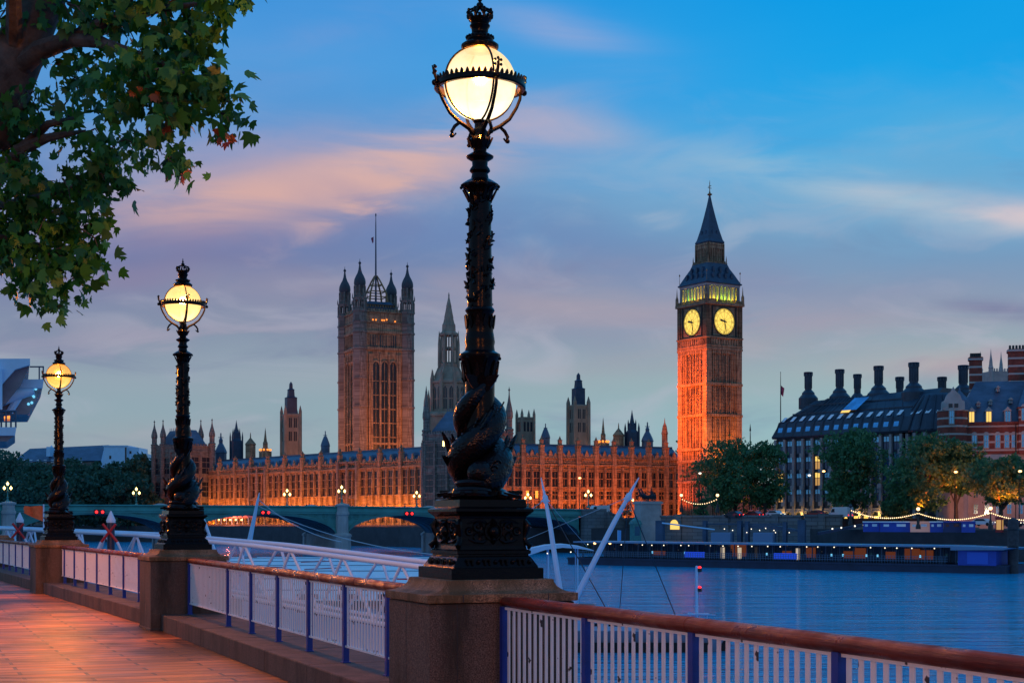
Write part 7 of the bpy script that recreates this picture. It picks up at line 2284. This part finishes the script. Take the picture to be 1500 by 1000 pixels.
# kiosks
for i, (x0, x1, col, lab) in enumerate(((1264, 1288, 'kiosk_blue', 'pale roofed blue kiosk at the left end of the kiosk row'), (1289, 1332, 'kiosk_blue', 'longest blue kiosk with white hatches on the river wall'), (1333, 1361, 'kiosk_cream', 'cream lit kiosk in the kiosk row, beside a lamp post'), (1362, 1381, 'kiosk_blue', 'white topped blue kiosk right of the cream one'), (1382, 1408, 'kiosk_dark', 'dark blue kiosk without white roof'), (1408, 1428, 'kiosk_blue', 'bright blue kiosk at the right end of the kiosk row'))):
    d = 292 - i * 3; k = d / F
    if 'kiosk_cream' not in M:
        mat('kiosk_cream', (0.6, 0.42, 0.33), 0.6, emit=(1, .45, .3), estr=.12); mat('kiosk_dark', (0.015, 0.035, 0.12), 0.5)
    t = thing('kiosk', lab, 'kiosk', (xof(x0, d), d, 0), -.3, 'kiosks on the far river wall')
    w = (x1 - x0) * k; zt_ = zof(764, d)
    s = mb(); s.box(0.05, w - .05, 0, 2.5, -.4, zt_ - .1); s.build('body', col, t)
    s = mb(); s.box(-.05, w + .05, -.3, 2.7, zt_ - .1, zt_ + .12); s.build('roof', 'white_roof' if i in (0, 1, 3) else ('kiosk_cream' if i == 2 else 'kiosk_blue'), t)
    s = mb(); s.box(w * .12, w * .3, -.05, 0, zt_ - .9, zt_ - .45); s.box(w * .55, w * .85, -.05, 0, zt_ - .9, zt_ - .4); s.build('hatch', 'white_roof' if i != 4 else 'pane_dark', t)

# embankment lamp posts and string lights
fest = []
def make_emb_lamp(lab):
    t = thing('embankment_lamp', lab, 'street lamp', (0, 0, 0), 0, 'round lamps on the far river wall')
    s = mb(True); s.lathe([(.5, -.4), (.45, .3), (.25, .6), (.3, 1.0), (.14, 1.4), (.09, 2.6), (.16, 2.7), (.06, 2.85), (.05, 3.1)], 10); s.build('post', 'iron_plain', t)
    s = mb(); s.ball((0, 0, 3.4), .34, 12, 8); s.build('globe', 'globe_far', t)
    s = mb(); s.lathe([(.2, 3.68), (.1, 3.8), (.02, 4.0)], 8); s.build('crown', 'iron_plain', t)
    return t
mat('globe_far', (0.9, 0.7, 0.4), 0.4, emit=(1.0, 0.56, 0.24), estr=3.2)
el_ = None
for px, py, d, lab in ((998, 725, 342, 'round embankment lamp left of the bush at the clock tower'), (1051, 725, 329, 'round embankment lamp in the orange glow before the broad plane tree'), (1246, 741, 298, 'unlit embankment lamp post at the start of the long string lights'),
                       (1345, 745, 284, 'round embankment lamp above the cream kiosk'), (1451, 744, 268, 'round embankment lamp beside the parked pale car at right'), (1560, 746, 255, 'round embankment lamp beyond the right edge')):
    p = P(px, py, d); loc = p - Vector((0, 0, 3.4))
    if el_ is None: el_ = make_emb_lamp(lab); el_.location = loc; cur = el_
    else: cur = dup(el_, loc, 0, lab)
    fest.append(p)
    if px == 1246:
        for o in C.objects:
            if o.parent == cur and o.name.startswith('globe'): o.data = o.data.copy(); o.data.materials[0] = M['pane_dark']
for (a, b2, sag, n, lab) in ((0, 1, 1.9, 16, 'short string of bulbs slung past the bush at the clock tower'), (2, 3, 2.0, 34, 'string of bulbs slung over the pale kiosks'), (3, 4, 2.0, 36, 'string of bulbs slung between the two lit lamps at right'), (4, 5, 1.9, 34, 'string of bulbs running off the right edge')):
    p0, p1 = fest[a] - Vector((0, 0, .7)), fest[b2] - Vector((0, 0, .7))
    t = thing('string_lights', lab, 'string lights', p0, 0, 'string lights along the far embankment')
    f = lambda u: (p1 - p0) * u - Vector((0, 0, sag * .62 * 4 * u * (1 - u)))
    s = mb(); s.tube([f(k / 20) for k in range(21)], .03, 4); s.build('wire', 'cable', t)
    g = None
    for q in range(n):
        w = mb(); w.ball((0, 0, -.1), .105, 6, 4); p = f((q + .5) / n)
        g = w.build('bulb', 'bulb_glow', t, p) if g is None else copy_part(g, p)
# street lights seen among the trees
for px, py, d, lab, m_ in ((1025, 693, 368, 'white street light on a tall pole against the clock tower foot', 'spark_white'), (1206, 690, 352, 'orange street light left of the tall plane tree', 'lamp_glow_warm'), (1185, 696, 352, 'small white street light before the office windows', 'spark_white'), (1399, 691, 306, 'orange street light glowing in the leaves of the leaning plane tree', 'lamp_glow_warm'), (1493, 690, 292, 'orange street light glowing at the right edge', 'lamp_glow_warm'), (849, 700, 372, 'street light on a tall pole at the bridge end', 'lamp_glow_warm')):
    p = P(px, py, d)
    t = thing('street_light', lab, 'street lamp', (p.x, p.y, 0), 0, 'tall street lights on the far bank')
    s = mb(True); s.tube([(0, 0, -.1), (0, 0, p.z - .2)], [.12, .06], 8); s.tube([(0, 0, p.z - .2), (0, -.1, p.z + .1), (.0, -.5, p.z + .15)], .05, 6); s.build('pole', 'iron_plain', t)
    s = mb(); s.ball((0, -.5, p.z), .36, 10, 6, .6); s.build('lantern', m_, t)

# cars on the embankment road
base_car = {}
def road_car(px, py, d, paint, lab, rz, van=False):
    key = (paint, van)
    loc = (xof(px, d), d, zof(py, d))
    if key in base_car: dup(base_car[key], loc, rz, lab)
    else:
        c = make_car(lab, paint, cars, van=van); c.location = loc; c.rotation_euler = (0, 0, rz); base_car[key] = c
g2_ = 324
for px, py, d, paint, lab, rz in ((1136, 757, 330, 'car_white', 'white car above the river wall at the left corner of the office block', -.9), (1195, 757, 326, 'car_red', 'red car with tail lights before the office arcade', 2.2), (1104, 758, 332, 'car_red', 'red car under the broad plane tree', 2.3), (1440, 770, 285, 'car_white', 'pale car lit orange right of the blue kiosks', -.8), (1482, 771, 282, 'car_dark', 'dark car at the right edge behind the timber pile', -.8), (1075, 758, 332, 'car_dark', 'dark car behind the second short string lamp', 2.3)):
    road_car(px, py, d, paint, lab, rz)
    t = thing('forecourt_plinth', 'low stone kerb under a parked car', 'kerb', (0, 0, 0)) if False else None
road_car(1232, 759, 324, 'car_white', 'white van lit pink by tail lights before the tall plane tree', 2.2, True)
rb = thing('phone_box', 'red box kiosk beside the right hand embankment lamp', 'kiosk', (xof(1464, 280), 280, -.4), -.5)
s = mb(); s.square([(.6, 0), (.6, 2.6), (.7, 2.65), (.65, 2.85), (.2, 2.95)]); s.build('body', 'bus_red', rb)
s = mb()
for rz in range(4):
    s.T = Matrix.Rotation(rz * PI / 2, 4, 'Z'); s.box(-.42, .42, -.63, -.6, .5, 2.3)
s.build('window', 'pane_lit_dim', rb)

# raised road behind the tall river wall
b_ = mb(); b_.slab([(18, 372), (34, 346.6), (62.2, 323.6), (69.3, 317.4), (76, 345), (130, 345), (130, 400), (60, 430), (30, 430)], -.01, 2.3)
struct(b_.build('road', 'asphalt'))

# ---------------------------------------------------------------- floodlights
def strip(parent_o, x0, x1, y, z, power_per_m, col, up, w=.6, label=None):
    """a run of floodlights in the building's frame, x along the front"""
    Lx = x1 - x0
    o = light('floodlight', 'AREA', (0, 0, 0), col, power_per_m * Lx, Lx, parent_o, None, w)
    o.location = ((x0 + x1) / 2, y, z)
    d = Vector((0, math.cos(up), math.sin(up)))
    zax = -d; xax = Vector((1, 0, 0)); yax = zax.cross(xax)
    o.rotation_euler = Matrix((xax, yax, zax)).transposed().to_euler()
    return o
ORANGE = (1, .28, .014); RED = (1, .185, .012)
bw = Lr / 12
for a, c in ((0, 3), (4, 8), (9, 12)):
    strip(rf, a * bw, c * bw, -3.4, 4.2, 110, ORANGE, R(48))
strip(rf, 0, Lr, -22, 3.0, 120, RED, R(28))
strip(rf, 0, Lr, -5.5, .4, 70, (1, .38, .04), R(20))
strip(nf, 2, Ln_, -16, 2.6, 220, RED, R(25))
strip(nf, 2, Ln_, -3.5, .5, 9, ORANGE, R(45))
# pavilion side face
o = light('floodlight', 'AREA', (0, 0, 0), ORANGE, 1100, 7, ps, None, .6)
o.location = (5.5, 5.5, .6); o.rotation_euler = Vector((-1, 0, 1.1)).to_track_quat('-Z', 'Y').to_euler()
# flag tower, lit from the roofs below
for rz, pw in ((0, 5200), (-PI / 2, 4200)):
    p = Matrix.Rotation(rz, 3, 'Z') @ Vector((0, -H - 27, 31)); dv = Matrix.Rotation(rz, 3, 'Z') @ Vector((0, 27, 9))
    light('floodlight', 'SPOT', p, (1, .26, .05), pw * 6.2, .5, vt, dv, None, 92)
    for cx in (-3.36, 0, 3.36):
        p = Matrix.Rotation(rz, 3, 'Z') @ Vector((cx, -H - .35, zv(543)))
# clock tower
p = Matrix.Rotation(-PI / 2, 3, 'Z') @ Vector((2, -32, 33)); light('floodlight', 'SPOT', p, (1, .15, .006), 150000, .6, ctr, Matrix.Rotation(-PI / 2, 3, 'Z') @ Vector((-1, 32, 4)), None, 86)
p = Matrix.Rotation(-PI / 2, 3, 'Z') @ Vector((-2, -14, 8)); light('floodlight', 'SPOT', p, (1, .12, .01), 7000, .6, ctr, Matrix.Rotation(-PI / 2, 3, 'Z') @ Vector((0, 14, 8)), None, 110)
light('floodlight', 'SPOT', (-2, -Hs - 9, 15), (1, .25, .008), 22000, .5, ctr, (0.1, 9, 11), None, 95)
light('floodlight', 'SPOT', (2, -40, 6), (1, .16, .03), 12000, .6, ctr, (0, 40, 34), None, 70)
# upward spots added to give the crowns an orange street-lamp glow
for px, py, d, pw in ((1050, 741, 383, 22000), (1092, 744, 376, 5000), (1394, 740, 316, 6500), (1474, 744, 296, 12000), (1350, 744, 314, 3500), (1416, 744, 306, 4000)):
    light('added_uplight', 'SPOT', P(px, py, d), (1, .125, .01), pw, .4, None, (0, -.12, 1), None, 125)
light('added_wall_spot', 'SPOT', P(1432, 752, 308), (1, .26, .09), 6500, .4, None, (.1, 1, .75), None, 120)  # warm spots added to brighten the brick building
light('added_wall_spot', 'SPOT', P(1480, 752, 300), (1, .26, .09), 5000, .4, None, (.1, 1, .75), None, 120)
# under-bridge glow of the lit terrace

# low government block glowing red between the clock tower and the offices
gb = thing('government_block', 'low stone block glowing red between clock tower and offices, behind plane trees', 'building', (xof(1080, 455), 455, 0), .25)
s = mb(); s.box(0, 14, 0, 12, -.05, 12.5); s.box(-.3, 14.3, -.3, 12, 12.5, 13.2); s.box(-.2, 14.2, -.2, 0, 4.2, 4.6); s.build('wall', 'stone', gb)
g = None
for r in range(3):
    for k in range(5):
        w = mb(); w.cur = 0; w.box(-.6, .6, -.06, 0, 0, 2.2); w.cur = 1; w.box(-.8, .8, -.15, 0, -.3, -.01); w.box(-.06, .06, -.1, -.061, 0, 2.2); p = (1.6 + 2.7 * k, 0, 1.2 + 3.9 * r)
        g = w.build('window', ['pane_dark', 'stone_pale'], gb, p) if g is None else copy_part(g, p)
light('floodlight', 'POINT', gb.location + Vector((9, -9, 4)), (1, .13, .02), 1300, .4)

# people waiting on the far pier
src = pr['clothes_dark']
for px, lab in ((905, 'person in dark clothes standing at the left end of the far pier'), (1011, 'person in dark clothes on the far pier below the signal pole'), (1095, 'person in dark clothes by a lit notice board on the far pier'), (1228, 'person in dark clothes on the far pier right of the blue lit panel'), (1330, 'person in dark clothes near the right end of the far pier')):
    u = (px - 832) / 640
    p = fa.lerp(fb_, u) + Vector((-math.sin(fang), math.cos(fang), 0)) * 1.6
    c = dup(src, (p.x, p.y, z_dk), px * 1.0, lab); c['group'] = 'people waiting on the far pier'
g = None
for q in range(64):
    w = mb(); w.box(-.05, .05, 5.38, 5.49, z_dk, zr2 - .1); p = (FL * (.05 + .83 * q / 63), 0, 0)
    g = w.build('mullion', 'rail_blue', lp) if g is None else copy_part(g, p)
    g.location = p
